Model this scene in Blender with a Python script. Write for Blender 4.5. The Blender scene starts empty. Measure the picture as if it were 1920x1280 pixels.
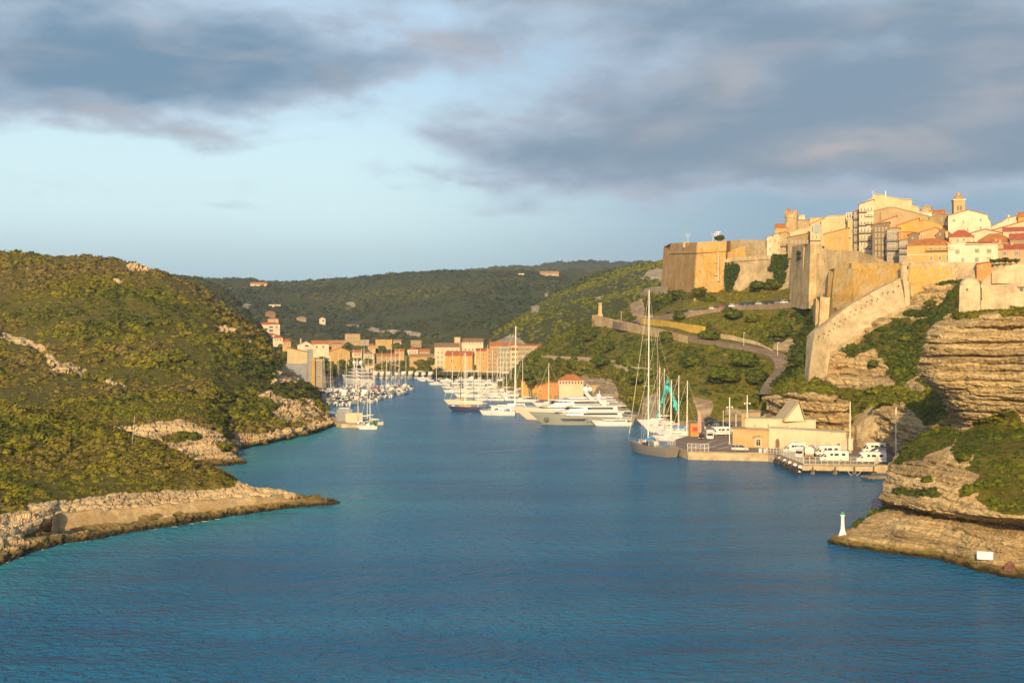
import bpy, math, random
import numpy as np
from mathutils import Vector, Matrix
from mathutils.bvhtree import BVHTree
R = math.radians
rnd = random.Random(7)
S = bpy.context.scene
COL = S.collection

# ------------------------------------------------------------------ camera, sky, sun, exposure
F = 2220.0            # focal length in photo pixels (1920 wide)
HZ = 620.0            # horizon row of the photo
CH = 36.0             # camera height above the water
cam = bpy.data.cameras.new('camera'); camo = bpy.data.objects.new('camera', cam); COL.objects.link(camo)
camo.location = (0, 0, CH); camo.rotation_euler = (R(90), 0, 0)
cam.sensor_width = 36; cam.lens = 36 * F / 1920; cam.shift_y = (HZ - 640) / 1920.0
cam.clip_start = 1; cam.clip_end = 20000
S.camera = camo
S.view_settings.view_transform = 'Standard'; S.view_settings.look = 'None'
EXPO = 0.55
S.view_settings.gamma = 1; S.view_settings.exposure = EXPO
S.render.resolution_x = 1024; S.render.resolution_y = 682
HAZE = 0.00011
S.cycles.volume_bounces = 0; S.cycles.max_bounces = 6; S.cycles.diffuse_bounces = 2; S.cycles.glossy_bounces = 3; S.cycles.transparent_max_bounces = 4

SUN_AZ, SUN_EL = -11.0, 20.0     # degrees to the right (minus: left) of straight behind the camera; elevation
sun = bpy.data.lights.new('sun', 'SUN'); suno = bpy.data.objects.new('sun', sun); COL.objects.link(suno)
sd = Vector((math.sin(R(SUN_AZ)) * math.cos(R(SUN_EL)), -math.cos(R(SUN_AZ)) * math.cos(R(SUN_EL)), math.sin(R(SUN_EL))))
suno.rotation_euler = sd.to_track_quat('Z', 'Y').to_euler(); suno.location = (0, -50, 400)
sun.energy = 4.7; sun.angle = R(0.5); sun.color = (1.0, 0.71, 0.35)

def az_el(px, py):
    d = Vector(((px - 960) / F, 1, (HZ - py) / F)).normalized()
    return math.atan2(d.x, d.y), d.z

class NT:
    """tiny helper to write shader maths"""
    def __init__(s, tree): s.t = tree; s.n = tree.nodes; s.l = tree.links
    def node(s, typ, **kw):
        n = s.n.new(typ)
        for k, v in kw.items(): setattr(n, k, v)
        return n
    def put(s, sock, v):
        if isinstance(v, bpy.types.NodeSocket): s.l.new(v, sock)
        elif v is not None: sock.default_value = v
    def m(s, op, a, b=None, c=None, clamp=False):
        n = s.node('ShaderNodeMath', operation=op); n.use_clamp = clamp
        s.put(n.inputs[0], a)
        if b is not None: s.put(n.inputs[1], b)
        if c is not None: s.put(n.inputs[2], c)
        return n.outputs[0]
    def mix(s, f, a, b, blend='MIX'):
        n = s.node('ShaderNodeMix', data_type='RGBA', blend_type=blend)
        s.put(n.inputs[0], f)
        s.put(n.inputs[6], a if not isinstance(a, tuple) else (*a[:3], 1)); s.put(n.inputs[7], b if not isinstance(b, tuple) else (*b[:3], 1))
        return n.outputs[2]
    def smooth(s, v, a, b, o0=0.0, o1=1.0):
        n = s.node('ShaderNodeMapRange', interpolation_type='SMOOTHSTEP')
        s.put(n.inputs[0], v); n.inputs[1].default_value = a; n.inputs[2].default_value = b
        n.inputs[3].default_value = o0; n.inputs[4].default_value = o1
        return n.outputs[0]
    def noise(s, vec, scale, detail=4, rough=0.5, dist=0.0, dim='3D'):
        n = s.node('ShaderNodeTexNoise', noise_dimensions=dim)
        if vec is not None: s.l.new(vec, n.inputs['Vector'])
        n.inputs['Scale'].default_value = scale; n.inputs['Detail'].default_value = detail
        n.inputs['Roughness'].default_value = rough; n.inputs['Distortion'].default_value = dist
        return n.outputs[0]
    def xyz(s, a, b, c=0.0):
        n = s.node('ShaderNodeCombineXYZ'); s.put(n.inputs[0], a); s.put(n.inputs[1], b); s.put(n.inputs[2], c); return n.outputs[0]
    def scale(s, vec, v):
        n = s.node('ShaderNodeVectorMath', operation='MULTIPLY'); s.l.new(vec, n.inputs[0]); n.inputs[1].default_value = v; return n.outputs[0]

W = bpy.data.worlds.new('World'); S.world = W; W.use_nodes = True
wt = NT(W.node_tree); W.node_tree.nodes.clear()
sky = wt.node('ShaderNodeTexSky', sky_type='NISHITA'); sky.sun_disc = False
sky.sun_elevation = R(SUN_EL); sky.sun_rotation = R(180 - SUN_AZ); sky.altitude = 30; sky.dust_density = 1.2; sky.ozone_density = 1.5
tc = wt.node('ShaderNodeTexCoord'); sp = wt.node('ShaderNodeSeparateXYZ'); wt.l.new(tc.outputs['Generated'], sp.inputs[0])
wx, wy, wz = sp.outputs
u = wt.m('ARCTAN2', wx, wy); e = wz
SKS = 0.12
def skc(r, g, b): # sRGB 0-255 -> radiance for the given background strength
    f = lambda c: ((c / 255 + 0.055) / 1.055) ** 2.4 / SKS / 2 ** EXPO * 1.22
    return (f(r), f(g), f(b))
# broad shape of the cloud deck: soft blobs at compass bearings and heights, broken up by noise
blobs = [  # px, py, half width px, half height px, amount
    (60, 30, 480, 95, 1.0), (320, 130, 330, 62, 0.95), (40, 150, 280, 55, 0.75), (120, 215, 160, 24, 0.42), (370, 250, 130, 24, 0.52), (500, 275, 90, 12, 0.30),
    (1300, 20, 420, 75, 0.75), (1700, 60, 460, 110, 1.0), (1500, 190, 420, 75, 0.9), (1240, 250, 330, 58, 0.95), (1640, 280, 420, 62, 1.0), (950, 290, 170, 34, 0.62),
    (1180, 330, 330, 30, 0.62), (790, 125, 150, 34, 0.5), (960, 75, 170, 24, 0.30), (1000, 5, 220, 20, 0.4), (1100, 180, 130, 40, .42), (1930, 200, 260, 100, 0.9), (440, 392, 100, 14, 0.35), (780, 330, 140, 12, 0.3),
    (1050, 385, 260, 14, 0.28), (560, 60, 160, 70, 0.45), (1900, 340, 250, 40, 0.5), (640, 150, 90, 30, 0.3)]
warp = wt.noise(wt.xyz(wt.m('MULTIPLY', u, 7.0), wt.m('MULTIPLY', e, 17.0), 3.1), 1.0, 5, 0.5)
warp2 = wt.noise(wt.xyz(wt.m('MULTIPLY', u, 7.0), wt.m('MULTIPLY', e, 17.0), 9.7), 1.0, 5, 0.55)
uw = wt.m('MULTIPLY_ADD', wt.m('SUBTRACT', warp, 0.5), 0.16, u)
ew = wt.m('MULTIPLY_ADD', wt.m('SUBTRACT', warp2, 0.5), 0.055, e)
dens = None
for (px, py, hw, hh, a) in blobs:
    a0, e0 = az_el(px, py)
    q = wt.m('ADD', wt.m('POWER', wt.m('ABSOLUTE', wt.m('DIVIDE', wt.m('SUBTRACT', uw, a0), hw / F)), 2.0),
             wt.m('POWER', wt.m('ABSOLUTE', wt.m('DIVIDE', wt.m('SUBTRACT', ew, e0), hh / F)), 2.0))
    g = wt.m('MULTIPLY', wt.m('EXPONENT', wt.m('MULTIPLY', q, -1.0)), a)
    dens = g if dens is None else wt.m('ADD', dens, g)
fine = wt.noise(wt.xyz(wt.m('MULTIPLY', u, 13.0), wt.m('MULTIPLY', e, 30.0), 1.7), 1.0, 6, 0.54, 0.15)
high = wt.smooth(wz, 0.27, 0.5)     # a broken deck carries on overhead and behind
broad = wt.noise(wt.xyz(wt.m('MULTIPLY', wx, 3.0), wt.m('MULTIPLY', wy, 3.0), wz), 1.0, 5, 0.5)
dens = wt.m('MULTIPLY_ADD', wt.m('MULTIPLY', high, broad), 0.5, dens)
dn = wt.m('MULTIPLY_ADD', wt.m('SUBTRACT', fine, 0.5), 1.5, dens)
cover = wt.smooth(dn, 0.14, 0.80)
thick = wt.smooth(dn, 0.45, 1.45)
streak = wt.noise(wt.xyz(wt.m('MULTIPLY', u, 9.0), wt.m('MULTIPLY', e, 38.0), 6.0), 1.0, 5, 0.5, 0.15)
clear = wt.mix(wt.smooth(wz, 0.03, 0.10), skc(164, 196, 208), skc(204, 232, 238))   # low haze to pale blue
clear = wt.mix(wt.smooth(wz, 0.12, 0.24), clear, skc(180, 212, 236))
clear = wt.mix(wt.smooth(u, -0.16, 0.28, 0, 0.95), clear, skc(128, 160, 184))           # greyer to the right
clear = wt.mix(0.05, clear, sky.outputs[0])
ccol = wt.mix(thick, skc(166, 184, 203), wt.mix(wt.smooth(u, -0.2, 0.1), skc(104, 137, 163), skc(120, 143, 164)))
ccol = wt.mix(wt.smooth(streak, 0.46, 0.74, 0, 0.55), ccol, skc(164, 166, 176))
lit = None   # a few low-sun flushes on the cloud flanks
for (px, py, hw, hh, a) in ((180, 215, 80, 22, .6), (380, 250, 100, 16, .7), (600, 140, 60, 26, .5), (1340, 140, 55, 40, .7), (1620, 275, 130, 34, 1.0), (1250, 235, 110, 26, .55), (1720, 240, 80, 22, .5), (1860, 140, 80, 40, .55), (1640, 20, 60, 30, .6), (840, 85, 70, 18, .5)):
    a0, e0 = az_el(px, py)
    q = wt.m('ADD', wt.m('POWER', wt.m('ABSOLUTE', wt.m('DIVIDE', wt.m('SUBTRACT', uw, a0), hw / F)), 2.0), wt.m('POWER', wt.m('ABSOLUTE', wt.m('DIVIDE', wt.m('SUBTRACT', ew, e0), hh / F)), 2.0))
    g = wt.m('MULTIPLY', wt.m('EXPONENT', wt.m('MULTIPLY', q, -1.0)), a); lit = g if lit is None else wt.m('ADD', lit, g)
ccol = wt.mix(wt.m('MULTIPLY', wt.m('MULTIPLY', lit, wt.smooth(fine, 0.3, 0.62)), 0.95, clamp=True), ccol, skc(172, 170, 173))
scene_sky = wt.mix(cover, clear, ccol)
front = wt.smooth(wy, -0.1, 0.35)
allsky = wt.mix(wt.m('MULTIPLY', front, wt.smooth(wz, 0.75, 0.35)), wt.mix(wt.m('MULTIPLY', cover, 0.6), sky.outputs[0], ccol), scene_sky)
bg = wt.node('ShaderNodeBackground'); wt.l.new(allsky, bg.inputs[0]); bg.inputs[1].default_value = SKS
wo = wt.node('ShaderNodeOutputWorld'); wt.l.new(bg.outputs[0], wo.inputs[0])

# ------------------------------------------------------------------ geometry helpers
def P(px, py, Y): return Vector(((px - 960) * Y / F, Y, CH - (py - HZ) * Y / F))
def G(px, Y, Z): return Vector(((px - 960) * Y / F, Y, Z))
def YW(py, z=0.0): return (CH - z) * F / (py - HZ)            # distance of a point at height z seen on row py
def pix(p):
    p = np.asarray(p); return 960 + p[..., 0] * F / p[..., 1], HZ + (CH - p[..., 2]) * F / p[..., 1]

def _h(i, j, k, s):
    n = (i.astype(np.int64) * 374761393 + j.astype(np.int64) * 668265263 + k.astype(np.int64) * 2147483647 + s * 1274126177) & 0x7fffffff
    n = ((n ^ (n >> 13)) * 1274126177) & 0x7fffffff
    return ((n ^ (n >> 16)) & 0xffff) / 65535.0
def vnoise(p, s=0):
    p = np.asarray(p, float); i = np.floor(p); f = p - i; f = f * f * (3 - 2 * f); i = i.astype(np.int64)
    r = 0
    for a in (0, 1):
        for b in (0, 1):
            for c in (0, 1):
                w = (f[..., 0] if a else 1 - f[..., 0]) * (f[..., 1] if b else 1 - f[..., 1]) * (f[..., 2] if c else 1 - f[..., 2])
                r = r + w * _h(i[..., 0] + a, i[..., 1] + b, i[..., 2] + c, s)
    return r
def fbm(p, scale, oct=4, s=0, gain=0.5):
    p = np.asarray(p, float) / scale; r = 0; a = 1; t = 0
    for o in range(oct):
        r = r + a * (vnoise(p + 17.3 * o, s + o) - 0.5) * 2; t += a; a *= gain; p = p * 2.03
    return r / t

def link(o, parent=None):
    COL.objects.link(o)
    if parent is not None: o.parent = parent
    return o
def tag(o, label=None, cat=None, group=None, kind=None):
    if label: o['label'] = label
    if cat: o['category'] = cat
    if group: o['group'] = group
    if kind: o['kind'] = kind
    return o
def thing(name, label, cat, loc=(0, 0, 0), rz=0.0, group=None):
    o = bpy.data.objects.new(name, None); o.location = loc; o.rotation_euler = (0, 0, rz); link(o)
    return tag(o, label, cat, group)
def children(o): return list(o.children)
def copy_tree(o, parent=None, mats=None):
    c = o.copy(); COL.objects.link(c)
    if parent is not None: c.parent = parent
    for ch in children(o): copy_tree(ch, c, mats)
    return c
def recolour(root, old, new):
    """give a copy another paint: the slot is set on the object, the mesh stays shared"""
    for o in [root] + list(root.children_recursive):
        if o.type == 'MESH':
            for sl in o.material_slots:
                if sl.material == old: sl.link = 'OBJECT'; sl.material = new

class MB:
    def __init__(s): s.v = []; s.f = []; s.mi = []; s.cur = 0
    def mat(s, i): s.cur = i; return s
    def add(s, vs, fs):
        b = len(s.v); s.v += [tuple(x) for x in vs]
        for f in fs: s.f.append([b + i for i in f]); s.mi.append(s.cur)
        return s
    def quad(s, a, b, c, d): return s.add([a, b, c, d], [(0, 1, 2, 3)])
    def box(s, c, d, rz=0.0, taper=1.0):
        x, y, z = d[0] / 2, d[1] / 2, d[2] / 2; co, si = math.cos(rz), math.sin(rz); vs = []
        for k, t in ((-1, 1.0), (1, taper)):
            for (i, j) in ((-1, -1), (1, -1), (1, 1), (-1, 1)):
                a, b = i * x * t, j * y * t; vs.append((c[0] + a * co - b * si, c[1] + a * si + b * co, c[2] + k * z))
        return s.add(vs, [(3, 2, 1, 0), (4, 5, 6, 7), (0, 1, 5, 4), (1, 2, 6, 5), (2, 3, 7, 6), (3, 0, 4, 7)])
    def tube(s, a, b, r0, r1=None, n=6):
        a, b = Vector(a), Vector(b); r1 = r0 if r1 is None else r1; d = (b - a).normalized()
        u = d.orthogonal().normalized(); w = d.cross(u); vs = []
        for (p, r) in ((a, r0), (b, r1)):
            for i in range(n):
                t = 2 * math.pi * i / n; vs.append(p + u * (r * math.cos(t)) + w * (r * math.sin(t)))
        fs = [(i, (i + 1) % n, n + (i + 1) % n, n + i) for i in range(n)] + [tuple(range(n - 1, -1, -1)), tuple(range(n, 2 * n))]
        return s.add(vs, fs)
    def path(s, pts, r, n=5):
        for a, b in zip(pts[:-1], pts[1:]): s.tube(a, b, r, r, n)
        return s
    def lathe(s, prof, c=(0, 0, 0), n=16):
        vs = []; fs = []
        for (r, z) in prof:
            for i in range(n):
                t = 2 * math.pi * i / n; vs.append((c[0] + r * math.cos(t), c[1] + r * math.sin(t), c[2] + z))
        for k in range(len(prof) - 1):
            for i in range(n): fs.append((k * n + i, k * n + (i + 1) % n, (k + 1) * n + (i + 1) % n, (k + 1) * n + i))
        fs.append(tuple(range(n - 1, -1, -1))); fs.append(tuple((len(prof) - 1) * n + i for i in range(n)))
        return s.add(vs, fs)
    def sphere(s, c, r, n=10, m=6, sq=(1, 1, 1)):
        vs = []; fs = []
        for k in range(m + 1):
            a = math.pi * k / m - math.pi / 2
            for i in range(n):
                t = 2 * math.pi * i / n; q = max(math.cos(a), 0.02)
                vs.append((c[0] + r * sq[0] * q * math.cos(t), c[1] + r * sq[1] * q * math.sin(t), c[2] + r * sq[2] * math.sin(a)))
        for k in range(m):
            for i in range(n): fs.append((k * n + i, k * n + (i + 1) % n, (k + 1) * n + (i + 1) % n, (k + 1) * n + i))
        return s.add(vs, fs)
    def prism(s, poly, ext):
        """polygon (list of 3-D points, in order) pushed along ext"""
        n = len(poly); e = Vector(ext); vs = [Vector(p) for p in poly] + [Vector(p) + e for p in poly]
        fs = [tuple(range(n - 1, -1, -1)), tuple(range(n, 2 * n))] + [(i, (i + 1) % n, n + (i + 1) % n, n + i) for i in range(n)]
        return s.add(vs, fs)
    def loftsec(s, secs, cap=True, closed=False):
        """sections of equal point count joined into a skin"""
        n = len(secs[0]); vs = [p for q in secs for p in q]; fs = []
        for k in range(len(secs) - 1):
            for i in range(n if closed else n - 1):
                j = (i + 1) % n; fs.append((k * n + i, k * n + j, (k + 1) * n + j, (k + 1) * n + i))
        if cap: fs.append(tuple(range(n - 1, -1, -1))); fs.append(tuple((len(secs) - 1) * n + i for i in range(n)))
        return s.add(vs, fs)
    def mesh(s, name, mats, smooth=False):
        me = bpy.data.meshes.new(name); me.from_pydata(s.v, [], s.f)
        for m in (mats if isinstance(mats, (list, tuple)) else [mats]): me.materials.append(m)
        me.polygons.foreach_set('material_index', s.mi)
        me.validate()
        import bmesh as bm_
        b = bm_.new(); b.from_mesh(me); bm_.ops.recalc_face_normals(b, faces=b.faces); b.to_mesh(me); b.free()
        if smooth: me.polygons.foreach_set('use_smooth', [True] * len(me.polygons))
        return me
    def build(s, name, mats, parent=None, smooth=False, loc=None, rz=0.0):
        o = bpy.data.objects.new(name, s.mesh(name, mats, smooth)); link(o, parent)
        if loc is not None: o.location = loc; o.rotation_euler = (0, 0, rz)
        return o

def catmull(A, n, axis):
    """subdivide control array A (R,C,3) n times per segment along an axis"""
    A = np.moveaxis(np.asarray(A, float), axis, 0); m = A.shape[0]; out = []
    for i in range(m - 1):
        p0 = A[max(i - 1, 0)]; p1 = A[i]; p2 = A[i + 1]; p3 = A[min(i + 2, m - 1)]
        k = n[i] if isinstance(n, (list, tuple)) else n
        for t in np.arange(k) / k:
            m1 = (p2 - p0) * 0.36; m2 = (p3 - p1) * 0.36
            out.append((2 * t**3 - 3 * t**2 + 1) * p1 + (t**3 - 2 * t**2 + t) * m1 + (-2 * t**3 + 3 * t**2) * p2 + (t**3 - t**2) * m2)
    out.append(A[-1]); return np.moveaxis(np.array(out), 0, axis)
def linsub(A, n, axis):
    A = np.moveaxis(np.asarray(A, float), axis, 0); out = []
    for i in range(A.shape[0] - 1):
        for t in np.arange(n) / n: out.append(A[i] * (1 - t) + A[i + 1] * t)
    out.append(A[-1]); return np.moveaxis(np.array(out), 0, axis)
def gnormals(Pg):
    du = np.gradient(Pg, axis=1); dv = np.gradient(Pg, axis=0); n = np.cross(du, dv)
    return n / (np.linalg.norm(n, axis=2, keepdims=True) + 1e-9)
def grid_mesh(name, Pg, mats, attrs=None, smooth=True, parent=None):
    r, c, _ = Pg.shape; me = bpy.data.meshes.new(name)
    idx = np.arange(r * c).reshape(r, c)
    q = np.stack([idx[:-1, :-1], idx[:-1, 1:], idx[1:, 1:], idx[1:, :-1]], -1).reshape(-1, 4)
    me.vertices.add(r * c); me.vertices.foreach_set('co', Pg.reshape(-1).astype(np.float32))
    me.loops.add(q.size); me.loops.foreach_set('vertex_index', q.reshape(-1).astype(np.int32))
    me.polygons.add(len(q)); me.polygons.foreach_set('loop_start', (np.arange(len(q)) * 4).astype(np.int32))
    me.polygons.foreach_set('use_smooth', np.full(len(q), smooth))
    for k, v in (attrs or {}).items():
        a = me.attributes.new(k, 'FLOAT', 'POINT'); a.data.foreach_set('value', np.asarray(v).reshape(-1).astype(np.float32))
    me.update(calc_edges=True); me.validate()
    for m in (mats if isinstance(mats, (list, tuple)) else [mats]): me.materials.append(m)
    return link(bpy.data.objects.new(name, me), parent)
def ctrl(rows): return np.array([[tuple(P(*p)) for p in r] for r in rows])
def inpoly(px, py, poly):
    x = np.asarray(px); y = np.asarray(py); c = np.zeros(x.shape, bool); n = len(poly)
    for i in range(n):
        x1, y1 = poly[i]; x2, y2 = poly[i - 1]
        if y1 == y2: continue
        c ^= ((y1 > y) != (y2 > y)) & (x < (x2 - x1) * (y - y1) / (y2 - y1) + x1)
    return c
# ------------------------------------------------------------------ materials
def mat(name):
    m = bpy.data.materials.new(name); m.use_nodes = True; n = NT(m.node_tree)
    return m, n, m.node_tree.nodes['Principled BSDF']
def plain(name, col, rough=0.7, metal=0.0, var=0.12, scale=1.5, bump=0.0, spec=0.3, coords='Object'):
    """one paint or cloth with a little blotchy wear"""
    m, n, b = mat(name); t = n.node('ShaderNodeTexCoord').outputs[coords]
    f = n.noise(t, scale, 5, 0.6)
    lo = tuple(c * (1 - var) for c in col); hi = tuple(min(c * (1 + var), 1) for c in col)
    n.put(b.inputs['Base Color'], n.mix(n.smooth(f, 0.3, 0.7), lo, hi))
    b.inputs['Roughness'].default_value = rough; b.inputs['Metallic'].default_value = metal; b.inputs['Specular IOR Level'].default_value = spec
    if bump:
        bp = n.node('ShaderNodeBump'); bp.inputs['Strength'].default_value = bump; bp.inputs['Distance'].default_value = 0.1
        n.put(bp.inputs['Height'], n.noise(t, scale * 4, 5, 0.6)); n.put(b.inputs['Normal'], bp.outputs[0])
    return m
def plaster(name, col, stain=0.25):
    """old lime render: blotches, rain streaks below the eaves, scuffed patches"""
    m, n, b = mat(name); t = n.node('ShaderNodeTexCoord').outputs['Object']; gp = n.node('ShaderNodeNewGeometry').outputs['Position']
    big = n.noise(gp, 0.22, 5, 0.6); st = n.noise(n.scale(gp, (1.1, 1.1, 0.12)), 1.0, 5, 0.65); fine = n.noise(gp, 2.5, 4, 0.6)
    c = n.mix(n.smooth(big, 0.35, 0.68), col, tuple(x * k for x, k in zip(col, (0.86, 0.83, 0.78))))
    c = n.mix(n.m('MULTIPLY', n.smooth(st, 0.50, 0.72), stain * 1.6), c, tuple(x * k for x, k in zip(col, (0.58, 0.52, 0.46))))
    c = n.mix(n.m('MULTIPLY', n.smooth(fine, 0.58, 0.7), 0.25), c, tuple(min(x * 1.12, 0.85) for x in col))
    n.put(b.inputs['Base Color'], c); b.inputs['Roughness'].default_value = 0.9; b.inputs['Specular IOR Level'].default_value = 0.15
    bp = n.node('ShaderNodeBump'); bp.inputs['Strength'].default_value = 0.35; bp.inputs['Distance'].default_value = 0.08
    n.put(bp.inputs['Height'], n.noise(gp, 1.6, 5, 0.6)); n.put(b.inputs['Normal'], bp.outputs[0])
    return m
def tiles(name, col):
    m, n, b = mat(name); gp = n.node('ShaderNodeNewGeometry').outputs['Position']
    f = n.noise(gp, 0.6, 5, 0.7); g = n.noise(n.scale(gp, (4.0, 1.0, 4.0)), 1.0, 3, 0.6)
    c = n.mix(n.smooth(f, 0.3, 0.7), tuple(x * 0.72 for x in col), tuple(min(1, x * 1.15) for x in col))
    c = n.mix(n.m('MULTIPLY', n.smooth(g, 0.5, 0.7), 0.45), c, (0.20, 0.13, 0.08))
    n.put(b.inputs['Base Color'], c); b.inputs['Roughness'].default_value = 0.9; b.inputs['Specular IOR Level'].default_value = 0.15
    wv = n.node('ShaderNodeTexWave'); wv.inputs['Scale'].default_value = 1.6; wv.inputs['Distortion'].default_value = 0.6; n.put(wv.inputs[0], gp)
    bp = n.node('ShaderNodeBump'); bp.inputs['Strength'].default_value = 0.6; bp.inputs['Distance'].default_value = 0.1
    n.put(bp.inputs['Height'], wv.outputs[1]); n.put(b.inputs['Normal'], bp.outputs[0])
    return m
def rockmat(name, base, dark, soil=(0.070, 0.062, 0.009), strata=0.9, wet=False, vegmix=True):
    """bedded limestone; where the 'veg' attribute says so, scrub-covered soil; black algae line at the sea"""
    m, n, b = mat(name); gp = n.node('ShaderNodeNewGeometry').outputs['Position']; sp = n.node('ShaderNodeSeparateXYZ'); n.l.new(gp, sp.inputs[0])
    wob = n.noise(gp, 0.06, 4, 0.55); wob2 = n.noise(gp, 0.4, 4, 0.6)
    zz = n.m('MULTIPLY_ADD', wob, 5.0, n.m('MULTIPLY_ADD', wob2, 0.9, sp.outputs[2]))
    bands = n.noise(n.xyz(n.m('MULTIPLY', sp.outputs[0], 0.02), n.m('MULTIPLY', sp.outputs[1], 0.02), n.m('MULTIPLY', zz, strata)), 1.0, 5, 0.65)
    big = n.noise(gp, 0.09, 5, 0.6); fine = n.noise(gp, 1.4, 6, 0.65)
    c = n.mix(n.smooth(bands, 0.38, 0.64), dark, base)
    c = n.mix(n.m('MULTIPLY', n.smooth(big, 0.45, 0.7), 0.55), c, tuple(x * k for x, k in zip(base, (0.74, 0.66, 0.55))))
    c = n.mix(n.m('MULTIPLY', n.smooth(fine, 0.52, 0.7), 0.5), c, tuple(min(x * 1.2, 0.8) for x in base))
    lines = n.noise(n.xyz(n.m('MULTIPLY', sp.outputs[0], 0.05), n.m('MULTIPLY', sp.outputs[1], 0.05), n.m('MULTIPLY', zz, strata * 2.6)), 1.0, 3, 0.6)
    c = n.mix(n.m('MULTIPLY', n.smooth(lines, 0.56, 0.64), 0.6), c, tuple(x * 0.42 for x in dark))
    if wet:
        edge = n.m('MULTIPLY_ADD', wob2, 1.4, n.m('MULTIPLY', wob, 0.8))
        d = n.m('SUBTRACT', sp.outputs[2], edge)
        c = n.mix(n.smooth(d, 0.7, -0.2), c, (0.16, 0.115, 0.035)); c = n.mix(n.smooth(d, -0.25, -0.75), c, (0.035, 0.028, 0.015))
    if vegmix:
        at = n.node('ShaderNodeAttribute', attribute_name='veg'); f = n.noise(gp, 0.35, 6, 0.65)
        soilc = n.mix(n.smooth(f, 0.35, 0.65), soil, tuple(x * 1.7 for x in soil))
        c = n.mix(n.smooth(n.m('MULTIPLY_ADD', n.m('SUBTRACT', f, 0.5), 0.9, at.outputs['Fac']), 0.38, 0.58), c, soilc)
    n.put(b.inputs['Base Color'], c); b.inputs['Roughness'].default_value = 0.92; b.inputs['Specular IOR Level'].default_value = 0.15
    bp = n.node('ShaderNodeBump'); bp.inputs['Strength'].default_value = 0.9; bp.inputs['Distance'].default_value = 0.5
    h = n.m('MULTIPLY_ADD', bands, 1.2, n.m('MULTIPLY', fine, 0.8)); n.put(bp.inputs['Height'], h); n.put(b.inputs['Normal'], bp.outputs[0])
    return m
def masonry(name, col, lichen=None, amount=0.5, grey=0.4, scale=0.16):
    """weathered rampart stone: courses, vertical weeping stains, optional ochre lichen"""
    m, n, b = mat(name); gp = n.node('ShaderNodeNewGeometry').outputs['Position']; sp = n.node('ShaderNodeSeparateXYZ'); n.l.new(gp, sp.inputs[0])
    st = n.noise(n.scale(gp, (0.75, 0.75, 0.07)), 1.0, 7, 0.72); big = n.noise(gp, scale, 7, 0.68); fine = n.noise(gp, 1.1, 6, 0.65)
    cr = n.noise(n.xyz(n.m('MULTIPLY', sp.outputs[0], 0.25), n.m('MULTIPLY', sp.outputs[1], 0.25), n.m('MULTIPLY', sp.outputs[2], 2.2)), 1.0, 3, 0.6)
    c = n.mix(n.smooth(big, 0.36, 0.66), col, tuple(x * k for x, k in zip(col, (0.66, 0.64, 0.62))))
    if lichen: c = n.mix(n.m('MULTIPLY', n.smooth(n.m('MULTIPLY_ADD', st, 0.5, n.m('MULTIPLY', big, 0.6)), 0.62 - 0.22 * amount, 0.70 - 0.12 * amount), min(1, amount * 1.15)), c, lichen)
    c = n.mix(n.m('MULTIPLY', n.smooth(st, 0.50, 0.74), grey), c, tuple(x * k for x, k in zip(col, (0.40, 0.36, 0.32))))
    mot = n.noise(n.scale(gp, (1.0, 1.0, 0.5)), 0.55, 7, 0.75)
    c = n.mix(n.m('MULTIPLY', n.smooth(mot, 0.52, 0.64), 0.5), c, tuple(x * k for x, k in zip(col, (0.50, 0.44, 0.38))))
    c = n.mix(n.m('MULTIPLY', n.smooth(mot, 0.46, 0.36), 0.45), c, tuple(min(x * 1.3, 0.8) for x in col))
    c = n.mix(n.m('MULTIPLY', n.smooth(fine, 0.54, 0.72), 0.4), c, tuple(min(x * 1.25, 0.8) for x in col))
    c = n.mix(n.m('MULTIPLY', n.smooth(cr, 0.55, 0.7), 0.3), c, tuple(x * 0.55 for x in col))
    n.put(b.inputs['Base Color'], c); b.inputs['Roughness'].default_value = 0.93; b.inputs['Specular IOR Level'].default_value = 0.12
    bp = n.node('ShaderNodeBump'); bp.inputs['Strength'].default_value = 0.7; bp.inputs['Distance'].default_value = 0.25
    n.put(bp.inputs['Height'], n.m('ADD', fine, n.m('MULTIPLY', cr, 0.7))); n.put(b.inputs['Normal'], bp.outputs[0])
    return m
def leafmat(name, cols, rough=0.8):
    """foliage: one hue per plant ('tint' attribute or object random) with leaf-scale flicker"""
    m, n, b = mat(name); at = n.node('ShaderNodeAttribute', attribute_name='tint'); gp = n.node('ShaderNodeNewGeometry').outputs['Position']
    rp = n.node('ShaderNodeValToRGB'); rp.color_ramp.interpolation = 'LINEAR'; el = rp.color_ramp.elements
    while len(el) < len(cols): el.new(0.5)
    for i, c in enumerate(cols): el[i].position = i / (len(cols) - 1); el[i].color = (*c, 1)
    f = n.noise(gp, 0.9, 4, 0.6)
    n.put(rp.inputs[0], at.outputs['Fac'])
    c = n.mix(n.smooth(f, 0.3, 0.7), rp.outputs[0], (1, 1, 1)); c = n.mix(n.smooth(f, 0.32, 0.68), tuple([0.7] * 3), (1.3, 1.25, 1.1))
    n.put(b.inputs['Base Color'], n.mix(1.0, rp.outputs[0], c, 'MULTIPLY')); b.inputs['Roughness'].default_value = rough; b.inputs['Specular IOR Level'].default_value = 0.2
    return m

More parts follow.
